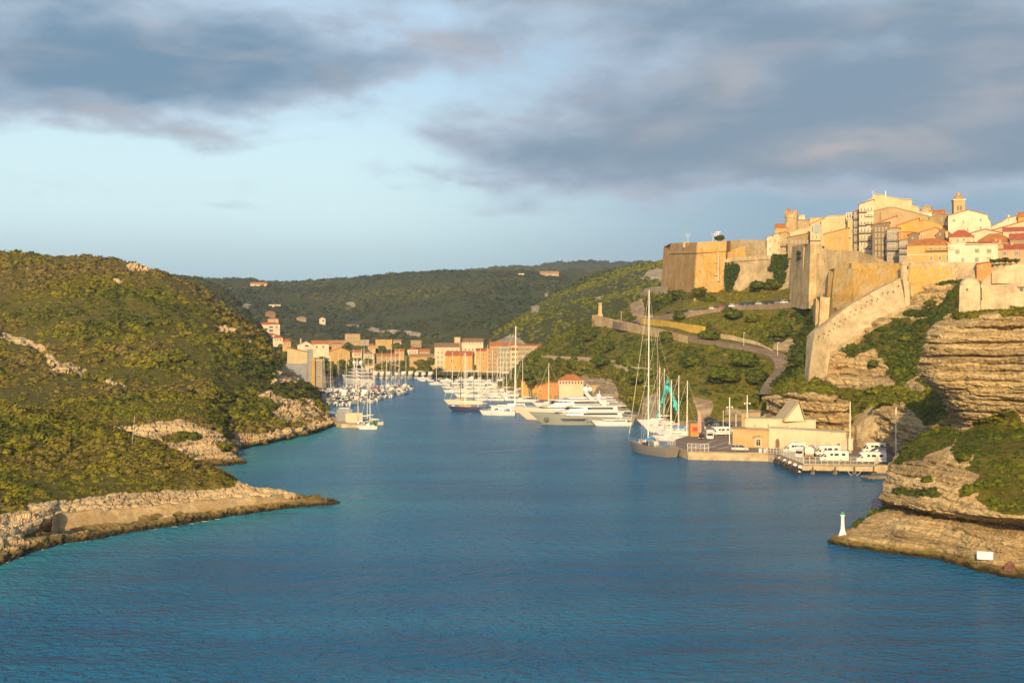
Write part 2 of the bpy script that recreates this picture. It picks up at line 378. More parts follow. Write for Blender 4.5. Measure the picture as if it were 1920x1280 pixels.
M = {}
M['limestone'] = rockmat('limestone', (0.58, 0.44, 0.245), (0.36, 0.26, 0.14), wet=True)
M['cliff'] = rockmat('cliff_limestone', (0.50, 0.375, 0.19), (0.25, 0.18, 0.09), wet=True, strata=1.1)
M['hillside'] = rockmat('hillside', (0.40, 0.32, 0.21), (0.24, 0.18, 0.11), soil=(0.085, 0.078, 0.010))
M['farhill'] = rockmat('far_hill', (0.38, 0.33, 0.24), (0.22, 0.18, 0.12), soil=(0.034, 0.040, 0.010), strata=0.4)
M['scrub'] = leafmat('scrub', [(0.055, 0.068, 0.006), (0.108, 0.114, 0.006), (0.155, 0.143, 0.009), (0.130, 0.106, 0.020), (0.145, 0.115, 0.040)])
M['bush'] = leafmat('bush', [(0.042, 0.062, 0.006), (0.084, 0.102, 0.006), (0.130, 0.132, 0.008), (0.16, 0.135, 0.015)])
M['forest'] = leafmat('forest', [(0.024, 0.038, 0.010), (0.048, 0.058, 0.012), (0.080, 0.084, 0.014)])  # cloud shade over the far hills is put into these darker greens
M['grass'] = leafmat('dry_grass', [(0.13, 0.115, 0.02), (0.19, 0.14, 0.03), (0.10, 0.10, 0.02)])
M['ivy'] = leafmat('ivy', [(0.030, 0.055, 0.008), (0.055, 0.085, 0.010)])
M['bark'] = plain('bark', (0.09, 0.065, 0.045), 0.95)
M['mason'] = masonry('rampart_stone', (0.50, 0.375, 0.20), (0.44, 0.27, 0.07), 0.3, 0.55)
M['mason_ochre'] = masonry('ochre_rampart', (0.46, 0.345, 0.17), (0.52, 0.29, 0.05), 0.75, 0.85)
M['mason_rust'] = masonry('rusty_rampart', (0.44, 0.31, 0.155), (0.42, 0.225, 0.05), 0.7, 0.8)
M['mason_grey'] = masonry('grey_rampart', (0.45, 0.355, 0.21), (0.40, 0.28, 0.10), 0.2, 0.6)
M['mason_pale'] = masonry('pale_rampart', (0.50, 0.395, 0.235), (0.5, 0.33, 0.12), 0.12, 0.25)
M['limewash'] = masonry('limewashed_stone', (0.52, 0.425, 0.275), None, 0, 0.3)
M['asphalt'] = plain('asphalt', (0.21, 0.155, 0.11), 0.9, var=0.2, scale=0.25, bump=0.2, coords='Object')
M['concrete'] = plain('concrete', (0.40, 0.31, 0.19), 0.9, var=0.25, scale=0.5, bump=0.3)
M['concrete_dark'] = plain('worn_concrete', (0.25, 0.185, 0.11), 0.9, var=0.3, scale=0.6, bump=0.3)
M['white'] = plain('white_gelcoat', (0.58, 0.57, 0.545), 0.35, var=0.04, spec=0.5)
M['cream'] = plain('cream_gelcoat', (0.54, 0.48, 0.38), 0.4, var=0.05, spec=0.5)
M['vanwhite'] = plain('white_coachwork', (0.66, 0.64, 0.60), 0.4, var=0.05, spec=0.5)
M['hullgrey'] = plain('grey_hull_paint', (0.235, 0.245, 0.215), 0.3, var=0.05, spec=0.5)
M['hulldark'] = plain('graphite_hull_paint', (0.20, 0.175, 0.15), 0.3, var=0.05, spec=0.5)
M['navy'] = plain('navy_paint', (0.03, 0.035, 0.085), 0.35, spec=0.5)
M['teak'] = plain('teak', (0.42, 0.27, 0.13), 0.7, var=0.2)
M['orangewood'] = plain('varnished_wood', (0.42, 0.20, 0.06), 0.4, var=0.2)
M['glass'] = plain('dark_glass', (0.025, 0.028, 0.034), 0.12, var=0.1, spec=0.7)
M['bluewin'] = plain('pale_glass', (0.16, 0.20, 0.22), 0.15, var=0.1, spec=0.7)
M['black'] = plain('black_rubber', (0.025, 0.025, 0.027), 0.7)
M['grey'] = plain('grey_paint', (0.30, 0.30, 0.30), 0.6)
M['darkgrey'] = plain('dark_grey_paint', (0.09, 0.09, 0.10), 0.5)
M['steel'] = plain('galvanised_steel', (0.55, 0.52, 0.47), 0.45, metal=0.2, var=0.1)
M['mast'] = plain('mast_alloy', (0.74, 0.69, 0.60), 0.4, var=0.05)
M['mastdark'] = plain('carbon_mast', (0.14, 0.09, 0.06), 0.4)
M['sail'] = plain('sailcloth', (0.72, 0.66, 0.55), 0.85, var=0.08)
M['teal'] = plain('teal_sailcloth', (0.03, 0.47, 0.45), 0.8, var=0.2, scale=0.6)
M['blue'] = plain('blue_canvas', (0.03, 0.17, 0.48), 0.8)
M['skyblue'] = plain('sky_blue_canvas', (0.05, 0.30, 0.50), 0.8)
M['red'] = plain('red_canvas', (0.55, 0.06, 0.04), 0.8)
M['orange'] = plain('orange_paint', (0.55, 0.22, 0.05), 0.7)
M['green'] = plain('green_paint', (0.02, 0.30, 0.20), 0.5)
M['skin'] = plain('skin', (0.45, 0.27, 0.18), 0.6)
M['dome'] = plain('white_radome', (0.80, 0.78, 0.76), 0.35)
M['board'] = plain('white_board', (0.80, 0.76, 0.70), 0.6, var=0.03)
M['ink'] = plain('faded_print', (0.45, 0.40, 0.36), 0.7)
M['net'] = plain('green_netting', (0.05, 0.17, 0.08), 0.9, var=0.3)
M['shutter'] = plain('grey_shutter', (0.20, 0.17, 0.13), 0.7, var=0.2)
M['shutterg'] = plain('green_grey_shutter', (0.17, 0.18, 0.14), 0.7, var=0.2)
M['trim'] = plain('stone_trim', (0.62, 0.54, 0.40), 0.85)
for k, c in dict(car_white=(0.75, 0.73, 0.70), car_grey=(0.22, 0.21, 0.21), car_black=(0.03, 0.03, 0.035), car_blue=(0.03, 0.06, 0.20), car_red=(0.35, 0.04, 0.03), car_silver=(0.46, 0.45, 0.43)).items():
    M[k] = plain(k.replace('car_', '') + '_car_paint', c, 0.3, var=0.04, spec=0.5)
for k, c in dict(w_cream=(0.68, 0.58, 0.38), w_pale=(0.72, 0.66, 0.50), w_white=(0.78, 0.72, 0.58), w_tan=(0.50, 0.39, 0.235), w_stone=(0.38, 0.30, 0.19), w_ochre=(0.58, 0.42, 0.18),
                 w_yellow=(0.64, 0.42, 0.11), w_pink=(0.62, 0.42, 0.28), w_peach=(0.64, 0.44, 0.24), w_orange=(0.60, 0.32, 0.12), w_grey=(0.44, 0.41, 0.36), w_blue=(0.36, 0.40, 0.46), w_brown=(0.27, 0.21, 0.14)).items():  # the blue also serves as painted shade on the apartment block
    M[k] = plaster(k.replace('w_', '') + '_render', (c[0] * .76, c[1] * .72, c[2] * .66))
M['tile'] = tiles('terracotta_tiles', (0.46, 0.17, 0.055)); M['tileold'] = tiles('weathered_tiles', (0.36, 0.21, 0.12)); M['tilered'] = tiles('red_tiles', (0.42, 0.11, 0.06)); M['tilebrown'] = tiles('brown_tiles', (0.27, 0.16, 0.09))

# the sea: deep blue, turquoise over the pale shallows by the shore
m, n, b = mat('sea_water'); gp = n.node('ShaderNodeNewGeometry').outputs['Position']
at = n.node('ShaderNodeAttribute', attribute_name='shallow')
patch = n.noise(n.scale(gp, (0.010, 0.032, 1)), 1.0, 5, 0.6)
w1 = n.noise(n.scale(gp, (0.58, 0.85, 1)), 1.0, 3, 0.55, 0.5); w2 = n.noise(n.scale(gp, (0.06, 0.12, 1)), 1.0, 3, 0.5); w3 = n.noise(n.scale(gp, (1.1, 1.7, 1)), 1.0, 3, 0.6)
c = n.mix(n.smooth(patch, 0.34, 0.66), (0.002, 0.086, 0.205), (0.009, 0.142, 0.29))
n.put(b.inputs['Base Color'], n.mix(n.m('MULTIPLY', at.outputs['Fac'], n.smooth(n.noise(gp, 0.05, 4), 0.25, 0.6, 0.5, 1.0)), c, (0.03, 0.26, 0.27)))
b.inputs['Roughness'].default_value = 0.24; b.inputs['IOR'].default_value = 1.33; b.inputs['Specular IOR Level'].default_value = 0.24
bp = n.node('ShaderNodeBump'); bp.inputs['Strength'].default_value = 1.0; bp.inputs['Distance'].default_value = 2.0
n.put(bp.inputs['Height'], n.m('MULTIPLY_ADD', w2, 1.6, n.m('MULTIPLY', n.m('MULTIPLY_ADD', w3, 0.25, w1), n.smooth(patch, 0.25, 0.75, 0.6, 1.25)))); n.put(b.inputs['Normal'], bp.outputs[0])
M['sea'] = m
# ------------------------------------------------------------------ terrain: lofted land masses
def carry_on(A, end, ks):
    """let the shore run on past the frame in the direction it was going"""
    a, b = (A[:, 0], A[:, 1]) if end < 0 else (A[:, -1], A[:, -2]); d = (a - b).mean(axis=0); d[2] = 0; out = [a + k * d * np.array([1, 1, 0]) for k in ks]
    return np.stack(out[::-1] + [A[:, i] for i in range(A.shape[1])], 1) if end < 0 else np.concatenate([A, np.stack(out, 1)], 1)
LAND = {}      # name -> (grid of points, veg grid)
def hash1(i, s=0):
    i = np.asarray(i, np.int64); z = np.zeros_like(i); return _h(i, z, z, s)
def strata(Pg, N, amp, h, seam=0.16, s=0, wob=3.0, mask=None, tilt=0.0, bedk=1.0, block=0.0):
    """hard and soft beds: hard ones stand out, soft seams are eaten back"""
    zz = (Pg[..., 2] + wob * fbm(Pg, 40, 3, s) + 0.35 * fbm(Pg, 6, 2, s + 5) + tilt * Pg[..., 0]) / h
    k = np.floor(zz); f = zz - k
    r0 = hash1(k, s); r1 = hash1(k + 1, s)
    bed = (r0 * (1 - f) ** 0.5 + r1 * 0) * 0.8 + r0 * 0.4
    sw = seam * (0.5 + 1.4 * hash1(k, s + 3))
    cut = np.exp(-((f - 0.06) / sw) ** 2) * (0.4 + 1.3 * hash1(k, s + 1) ** 2) * np.clip(0.55 + 1.1 * fbm(Pg, 14, 3, s + 9), 0, 1.4)
    d = amp * (bed * bedk - 1.25 * cut)
    if block:
        hs = Pg[..., 0] + 0.6 * Pg[..., 1] + 2.5 * fbm(Pg, 5, 2, s + 13); ln = 1.6 + 4.0 * hash1(k, s + 15)
        bi = np.floor(hs / ln + 7 * hash1(k, s + 16)).astype(np.int64); d = d + block * (hash1(bi * 57 + k.astype(np.int64) * 131, s + 17) - 0.5)
        fr = hs / ln + 7 * hash1(k, s + 16) - bi; d = d - block * 0.9 * np.exp(-((fr - .5) / .47) ** 2 * 0) * np.exp(-(np.minimum(fr, 1 - fr) / 0.07) ** 2)
    n2 = N.copy(); n2[..., 2] *= 0.15; n2 /= np.linalg.norm(n2, axis=2, keepdims=True) + 1e-9
    if mask is not None: d = d * mask
    return Pg + n2 * d[..., None]
def noise_disp(Pg, N, amp, scale, oct=4, s=0, mask=None):
    d = amp * fbm(Pg, scale, oct, s)
    if mask is not None: d = d * mask
    return Pg + N * d[..., None]
def cracks(Pg, N, amp, scale, s=0, mask=None, squash=2.4, w=0.07):
    """open joints along the level lines of a noise field, mostly lying with the beds"""
    q = Pg * np.array([1.0, 1.0, squash]); d = -amp * (np.exp(-(fbm(q, scale, 4, s) / w) ** 2) + 0.7 * np.exp(-(fbm(q, scale * 0.45, 3, s + 7) / w) ** 2))
    if mask is not None: d = d * mask
    return Pg + N * d[..., None]
def anyrock(px, py, polys):
    r = np.zeros(px.shape, bool)
    for q in polys: r |= inpoly(px, py, q)
    return r
def blur(a, n=1):
    for _ in range(n):
        b = a.copy(); b[1:] += a[:-1]; b[:-1] += a[1:]; b[:, 1:] += a[:, :-1]; b[:, :-1] += a[:, 1:]; a = b / 5.0
    return a
def wl(px, py): return (px, py, YW(py, 0.0))
def under(row, dz=3.0, dy=1.5):
    """the same contour below the water"""
    out = []
    for (px, py, Y) in row:
        Z = CH - (py - HZ) * Y / F; out.append((px, HZ + (CH - Z + dz) * F / Y, Y))
    return out

# ---- the three headlands of the left shore
rock_left = [[(0, 620), (45, 632), (82, 648), (102, 670), (165, 690), (160, 702), (95, 697), (84, 668), (50, 648), (0, 636)],
             [(195, 710), (240, 722), (236, 734), (200, 728)], [(236, 498), (296, 502), (302, 510), (240, 508)], [(398, 608), (442, 612), (442, 626), (408, 624)],
             [(455, 628), (472, 632), (470, 642), (458, 640)], [(210, 520), (232, 522), (228, 532), (212, 530)],
             [(505, 700), (528, 680), (560, 676), (582, 716), (508, 720)],
             [(480, 738), (520, 728), (575, 752), (640, 800), (600, 818), (520, 838), (430, 858), (425, 836), (470, 805), (520, 790), (505, 762)]]
L1 = [
 under([(-300, 1130, 156.7), (-120, 1085, 171.9), (0, 1058, 182.5), (100, 1022, 198.8), (200, 1008, 206), (300, 990, 216), (400, 973, 226.4), (500, 957, 237), (580, 950, 242.2), (637, 943, 247.4), (612, 935, 253), (520, 928, 259), (440, 920, 266), (330, 905, 280)]),
 [wl(-300, 1130), wl(-120, 1085), wl(0, 1058), wl(100, 1022), wl(200, 1008), wl(300, 990), wl(400, 973), wl(500, 957), wl(580, 950), wl(636, 943), wl(612, 935), wl(520, 928), wl(440, 920), wl(330, 905)],
 [(-300, 1112, 158), (-120, 1070, 174), (0, 1042, 185), (100, 1008, 201), (200, 992, 209), (300, 975, 219), (400, 961, 229), (500, 948, 239), (575, 943, 243.5), (622, 940, 247.2), (606, 935, 251), (520, 924, 257), (440, 912, 264), (330, 895, 278)],
 [(-300, 1100, 162), (-120, 1058, 178), (0, 1024, 190), (70, 1002, 205), (110, 993, 213), (200, 981, 220), (300, 966, 227), (400, 953, 234), (480, 945, 240), (540, 940, 245), (570, 936, 247), (520, 922, 254), (440, 908, 262), (330, 885, 277)],
 [(-300, 1020, 168), (-120, 1005, 184), (0, 990, 197), (68, 968, 208), (110, 962, 215), (200, 955, 222), (300, 945, 229), (400, 935, 236), (480, 929, 241), (528, 926, 246), (540, 925, 249), (510, 920, 254), (440, 905, 261), (330, 880, 276)],
 [(-300, 985, 178), (-120, 975, 194), (0, 968, 206), (70, 948, 215), (120, 940, 222), (200, 934, 228), (300, 924, 235), (380, 915, 241), (440, 908, 246), (490, 914, 249), (505, 916, 251), (480, 911, 255), (430, 898, 261), (330, 872, 276)],
 [(-300, 880, 215), (-120, 880, 226), (0, 885, 236), (90, 885, 243), (150, 885, 247), (220, 885, 249), (300, 890, 251), (360, 893, 253), (410, 896, 255), (440, 905, 255), (450, 906, 256), (440, 903, 258), (400, 888, 263), (330, 862, 276)],
 [(-300, 740, 280), (-120, 752, 282), (0, 768, 283), (90, 785, 282), (160, 803, 279), (220, 822, 275), (290, 845, 271), (345, 862, 268), (390, 878, 264), (425, 892, 261), (435, 898, 260), (420, 893, 262), (385, 878, 266), (320, 850, 278)],
 [(-300, 735, 320), (-120, 745, 320), (0, 760, 320), (90, 780, 318), (160, 800, 315), (220, 820, 311), (290, 845, 305), (345, 868, 297), (390, 888, 290), (420, 900, 280), (425, 902, 276), (415, 900, 274), (380, 885, 276), (310, 860, 290)],
]
L2 = [
 under([(120, 930, 262), (200, 920, 266), (300, 895, 290.6), (380, 876, 312.2), (420, 873, 315.9), (458, 868, 322.3), (445, 858, 336), (432, 850, 347), (400, 835, 371)]),
 [(120, 930, 257.8), wl(200, 920), wl(300, 895), wl(380, 876), wl(420, 873), wl(457, 868), wl(445, 858), wl(432, 850), wl(400, 835)],
 [(120, 900, 272), (200, 895, 278), (300, 875, 299), (378, 860, 318), (415, 860, 320), (448, 860, 325), (440, 852, 336), (430, 844, 347), (400, 828, 371)],
 [(120, 850, 290), (200, 845, 300), (290, 835, 316), (360, 830, 326), (400, 835, 328), (425, 846, 331), (432, 843, 338), (425, 836, 347), (400, 820, 371)],
 [(120, 805, 312), (200, 803, 322), (270, 797, 332), (330, 793, 338), (375, 798, 341), (405, 812, 342), (420, 825, 345), (418, 822, 350), (400, 812, 372)],
 [(120, 775, 340), (200, 775, 348), (270, 770, 356), (330, 770, 362), (375, 778, 364), (405, 792, 365), (418, 806, 366), (415, 806, 370), (400, 800, 380)],
 [(120, 740, 380), (200, 740, 385), (270, 735, 390), (330, 735, 395), (375, 745, 397), (405, 765, 398), (418, 785, 396), (415, 788, 398), (400, 790, 400)],
]
L3w = [wl(380, 880), wl(400, 865), wl(428, 845), wl(470, 838), wl(520, 828), wl(560, 818), wl(600, 808), wl(626, 798), wl(615, 785), wl(603, 765), wl(592, 748), wl(585, 735)]
L3b = [(-320, 800, 300), (0, 805, 312), (130, 803, 330), (240, 800, 345), (310, 800, 352), (370, 808, 356), (428, 838, 360), (470, 826, 370), (520, 812, 388), (560, 802, 407), (597, 796, 427), (621, 790, 450), (614, 780, 478), (602, 760, 535), (591, 744, 580), (584, 732, 640)]
L3m1 = [(-320, 700, 380), (0, 700, 390), (130, 705, 400), (240, 705, 410), (310, 712, 414), (390, 735, 414), (440, 770, 410), (480, 770, 418), (525, 768, 430), (560, 770, 442), (588, 775, 455), (607, 778, 468), (604, 772, 490), (596, 755, 540), (588, 742, 590), (580, 730, 645)]
L3m2 = [(-320, 590, 470), (0, 588, 478), (130, 588, 478), (240, 594, 480), (310, 605, 480), (380, 635, 478), (430, 670, 474), (475, 700, 472), (510, 722, 474), (540, 735, 480), (568, 748, 488), (586, 756, 498), (588, 755, 515), (585, 748, 550), (578, 738, 600), (570, 728, 650)]
L3c = [(-320, 480, 560), (0, 486, 560), (130, 487, 560), (240, 499, 555), (310, 518, 550), (370, 548, 545), (420, 584, 540), (470, 614, 540), (500, 645, 538), (528, 688, 532), (552, 712, 528), (566, 722, 530), (570, 726, 545), (570, 728, 570), (566, 726, 610), (560, 720, 660)]
L3k = [(-320, 490, 640), (0, 495, 640), (130, 496, 640), (240, 509, 632), (310, 529, 625), (370, 560, 615), (420, 598, 605), (470, 630, 600), (500, 660, 595), (522, 695, 585), (540, 712, 580), (552, 722, 578), (556, 724, 585), (556, 724, 600), (552, 722, 630), (546, 715, 670)]
L3k2 = [(-320, 560, 800), (0, 560, 800), (130, 565, 790), (240, 580, 780), (310, 600, 770), (370, 630, 750), (420, 655, 730), (470, 675, 715), (500, 690, 700), (515, 705, 690), (525, 715, 690), (532, 720, 690), (536, 722, 690), (538, 720, 690), (538, 716, 690), (536, 712, 690)]
L3wl = [(-320, 810, 296), (0, 815, 306), (130, 812, 324), (240, 815, 338), (310, 815, 344), (370, 830, 350)] + [wl(428, 845), wl(470, 838), wl(520, 828), wl(560, 818), wl(600, 808), wl(626, 798), wl(616, 786), wl(603, 765), wl(592, 748), wl(585, 735)]
L3 = [under(L3wl), L3wl, L3b, L3m1, L3m2, L3c, L3k, L3k2]

def make_left():
    for name, rows, nu, nv, polys, s in (('headland', L1, 40, 14, [], 1), ('headland', L2, 30, 16, [], 2), ('hillside', L3, 32, 38, rock_left, 3)):
        A = ctrl(rows); A = carry_on(A, -1, (1.0, 2.5)) if s != 2 else A
        Pg = catmull(catmull(A, nu, 1), nv, 0); px, py = pix(Pg); N = gnormals(Pg); z = Pg[..., 2]
        nz = 1.6 * fbm(Pg, 9, 4, s)
        if s == 1:
            top = np.interp(px, [-900, -300, 0, 60, 120, 200, 300, 400, 440, 460], [1000, 985, 962, 945, 936, 930, 921, 914, 912, 800])
            row = np.linspace(0, len(rows) - 1, Pg.shape[0])[:, None] + 0 * px
            veg = ((py < top + 3 * nz) & (row > 4.3)).astype(float)
            veg[(row > 6.9)] = 1
        elif s == 2:
            row = np.linspace(0, len(rows) - 1, Pg.shape[0])[:, None] + 0 * px
            veg = (row > 4.15 + 0.12 * nz).astype(float); veg[inpoly(px, py, [(300, 818), (350, 808), (365, 818), (330, 832), (305, 830)])] = 1
            veg[inpoly(px, py, [(402, 832), (420, 828), (436, 848), (415, 850)])] = 1
        else:
            veg = ((z > 3.2 + nz) & ~anyrock(px, py, polys)).astype(float)
            loose = inpoly(px, py, polys[-1]); veg[loose] = (fbm(Pg, 13, 4, 31)[loose] > 0.12)
            veg[z < 2.6] = 0
        veg = blur(veg, 2); rk = 1 - veg
        Pg = noise_disp(Pg, N, 1.4, 24, 4, s, np.clip((z - 1) / 6, 0, 1) * veg)
        deep = np.clip((z + 2.5) / 2, 0.15, 1)
        Pg = noise_disp(Pg, N, 1.0 if s != 3 else 2.6, 5.5, 5, s + 20, rk * deep); Pg = noise_disp(Pg, N, 0.45 if s != 3 else 0.9, 2.0, 4, s + 27, rk * deep, )
        Pg = strata(Pg, N, {1: 0.55, 2: 1.3, 3: 1.3}[s], {1: 0.8, 2: 1.15, 3: 1.8}[s], s=s, mask=rk * deep, block={1: 0.5, 2: 0.7, 3: 1.4}[s])
        Pg = cracks(Pg, N, {1: .45, 2: .7, 3: 1.3}[s], {1: 5.0, 2: 6.0, 3: 9.0}[s], s + 66, rk * deep, 2.0)
        o = grid_mesh(name, Pg, M['limestone'] if s != 3 else M['limestone'], {'veg': veg}, smooth=False)
        tag(o, kind='structure'); LAND['L%d' % s] = (Pg, veg)
make_left()

# ---- right shore: the slope under the citadel, with room for two roads
RS = [
 [(930, 790, 720), (1000, 770, 670), (1100, 790, 580), (1200, 830, 462), (1250, 840, 440), (1300, 845, 425), (1440, 845, 425), (1540, 840, 430)],
 [(930, 728, 725), (1000, 736, 680), (1100, 751, 590), (1200, 784, 468), (1250, 790, 452), (1300, 793, 442), (1440, 792, 445), (1540, 790, 450)],
 [(950, 708, 735), (1012, 692, 700), (1100, 702, 622), (1190, 735, 515), (1245, 740, 485), (1300, 740, 465), (1440, 745, 458), (1540, 750, 456)],
 [(960, 695, 745), (1018, 664, 716), (1085, 676, 645), (1190, 692, 552), (1245, 696, 520), (1300, 700, 492), (1430, 712, 466), (1540, 720, 460)],
 [(975, 680, 760), (1030, 645, 745), (1110, 618, 690), (1200, 628, 612), (1255, 645, 565), (1310, 660, 530), (1420, 680, 488), (1540, 690, 470)],
 [(985, 670, 780), (1040, 636, 770), (1110, 606, 708), (1200, 610, 632), (1260, 622, 582), (1320, 638, 548), (1425, 655, 508), (1540, 675, 484)],
 [(1000, 665, 810), (1060, 632, 800), (1130, 598, 720), (1205, 598, 642), (1265, 606, 594), (1330, 618, 562), (1430, 636, 525), (1540, 650, 492)],
 [(1020, 665, 840), (1090, 632, 820), (1160, 592, 730), (1215, 585, 655), (1275, 582, 602), (1340, 584, 580), (1440, 592, 548), (1550, 600, 505)],
 [(1040, 660, 870), (1110, 630, 840), (1180, 580, 740), (1235, 566, 665), (1290, 562, 604), (1350, 566, 590), (1445, 568, 560), (1550, 562, 525)],
 [(1060, 655, 900), (1130, 625, 860), (1195, 562, 755), (1250, 546, 672), (1301, 548, 602), (1358, 546, 604), (1450, 544, 580), (1560, 545, 545)],
 [(1080, 650, 960), (1150, 620, 920), (1215, 570, 830), (1266, 545, 740), (1310, 540, 690), (1366, 538, 680), (1464, 536, 640), (1575, 538, 600)],
]
# ---- cliffs and gully below the ramp wall
RC = [
 [(1420, 850, 395), (1470, 850, 378), (1515, 850, 366), (1560, 850, 360), (1600, 850, 354), (1650, 850, 340), (1695, 860, 322), (1745, 870, 306), (1810, 880, 290)],
 [(1428, 803, 398), (1470, 818, 376), (1512, 824, 365), (1560, 828, 358), (1600, 832, 352), (1650, 838, 338), (1692, 848, 320), (1742, 858, 304), (1805, 865, 288)],
 [(1434, 770, 400), (1472, 780, 374), (1514, 785, 362), (1560, 790, 356), (1603, 806, 353), (1650, 806, 341), (1692, 810, 322), (1742, 802, 308), (1805, 800, 295)],
 [(1440, 740, 404), (1478, 738, 378), (1520, 736, 364), (1562, 745, 360), (1604, 782, 360), (1650, 768, 346), (1700, 766, 330), (1750, 768, 318), (1810, 768, 308)],
 [(1450, 725, 430), (1490, 716, 405), (1520, 712, 396), (1560, 716, 390), (1600, 748, 378), (1650, 742, 364), (1702, 742, 350), (1752, 742, 338), (1812, 742, 328)],
 [(1478, 692, 448), (1508, 690, 420), (1535, 690, 404), (1566, 702, 396), (1605, 705, 388), (1652, 705, 380), (1704, 712, 366), (1754, 712, 354), (1814, 712, 344)],
 [(1484, 672, 460), (1514, 665, 428), (1540, 665, 408), (1570, 670, 400), (1608, 658, 398), (1652, 650, 392), (1704, 676, 378), (1756, 676, 366), (1816, 676, 356)],
 [(1490, 655, 475), (1522, 638, 432), (1548, 640, 413), (1576, 640, 410), (1612, 626, 408), (1658, 612, 402), (1706, 640, 390), (1758, 640, 376), (1818, 640, 366)],
 [(1500, 635, 490), (1530, 608, 438), (1556, 608, 424), (1590, 604, 422), (1630, 590, 420), (1672, 580, 418), (1712, 585, 408), (1762, 592, 396), (1822, 590, 385)],
 [(1510, 612, 505), (1540, 585, 460), (1570, 575, 444), (1610, 565, 438), (1650, 558, 434), (1684, 552, 430), (1718, 548, 420), (1768, 547, 410), (1830, 545, 400)],
 [(1520, 590, 520), (1550, 562, 490), (1590, 552, 470), (1630, 548, 455), (1660, 545, 445), (1690, 530, 438), (1722, 526, 428), (1772, 526, 420), (1834, 528, 412)],
 [(1530, 575, 560), (1560, 550, 540), (1600, 545, 520), (1640, 540, 500), (1670, 538, 490), (1700, 530, 480), (1740, 526, 470), (1790, 526, 460), (1850, 526, 450)],
]
rock_rs = [[(1020, 666), (1110, 672), (1180, 688), (1180, 692), (1110, 678), (1020, 672)], [(1080, 700), (1150, 712), (1170, 760), (1060, 770)], [(1172, 690), (1206, 692), (1200, 706), (1172, 702)],
           [(1440, 632), (1520, 640), (1490, 662), (1450, 655)], [(1295, 742), (1340, 752), (1330, 782), (1312, 784)], [(1180, 570), (1205, 560), (1215, 600), (1185, 596)],
           [(1206, 745), (1235, 735), (1240, 790), (1200, 795)], [(1360, 765), (1440, 770), (1440, 800), (1360, 800)]]
veg_rc = [[(1575, 655), (1612, 640), (1640, 618), (1690, 596), (1735, 602), (1770, 560), (1800, 520), (1840, 520), (1840, 640), (1760, 820), (1730, 700), (1716, 705), (1700, 722), (1672, 712), (1668, 690), (1640, 650), (1600, 668), (1585, 660)],
          [(1440, 716), (1540, 712), (1575, 726), (1610, 728), (1690, 722), (1720, 735), (1790, 740), (1740, 800), (1690, 748), (1640, 770), (1606, 795), (1596, 775), (1575, 742), (1530, 738), (1480, 736), (1440, 742)],
          [(1470, 650), (1520, 640), (1512, 700), (1505, 720), (1440, 720), (1460, 690)], [(1690, 520), (1840, 515), (1840, 532), (1700, 532)], [(1556, 545), (1605, 540), (1600, 552), (1560, 552)], [(1700, 578), (1760, 574), (1740, 590), (1700, 592)],
          [(1480, 600), (1540, 560), (1530, 610), (1500, 660), (1470, 660)]]
def make_right():
    Pg = catmull(catmull(ctrl(RS), 30, 1), 14, 0); px, py = pix(Pg); N = gnormals(Pg)
    veg = (~anyrock(px, py, rock_rs)).astype(float); veg[Pg[..., 2] < 2.5] = 0; veg = blur(veg, 1)
    Pg = noise_disp(Pg, N, 1.3, 18, 4, 41, np.clip((Pg[..., 2] - 1) / 4, 0, 1) * (0.35 + 0.65 * (veg < 0.5)))
    Pg = noise_disp(Pg, N, 1.6, 6, 4, 42, 1 - veg)
    tag(grid_mesh('citadel_slope', Pg, M['hillside'], {'veg': veg}, smooth=False), kind='structure'); LAND['RS'] = (Pg, veg)
    Pg = catmull(catmull(ctrl(RC), 24, 1), 18, 0); px, py = pix(Pg); N = gnormals(Pg)
    veg = blur(anyrock(px, py, veg_rc).astype(float), 2); veg = np.where(Pg[..., 2] < 3, 0, veg)
    zz = np.clip((Pg[..., 2] - 2) / 3, 0.2, 1)
    ramp = blur(inpoly(px, py, [(1500, 620), (1690, 515), (1702, 590), (1660, 592), (1610, 628), (1555, 655), (1548, 715), (1505, 712)]).astype(float), 2)
    Pg = noise_disp(Pg, N, 1.5, 16, 5, 44, zz * (1 - ramp)); Pg = strata(Pg, N, 2.2, 3.4, s=46, mask=(1 - veg) * zz * (1 - ramp), seam=0.14, bedk=.7, block=1.0)
    Pg = noise_disp(Pg, N, 0.5, 3, 3, 47, (1 - veg) * (1 - ramp))
    Pg = cracks(Pg, N, 1.0, 10.0, 60, (1 - veg) * zz * (1 - ramp), 2.0)
    tag(grid_mesh('gully_cliff', Pg, M['cliff'], {'veg': veg}, smooth=False), kind='structure'); LAND['RC'] = (Pg, veg)
make_right()

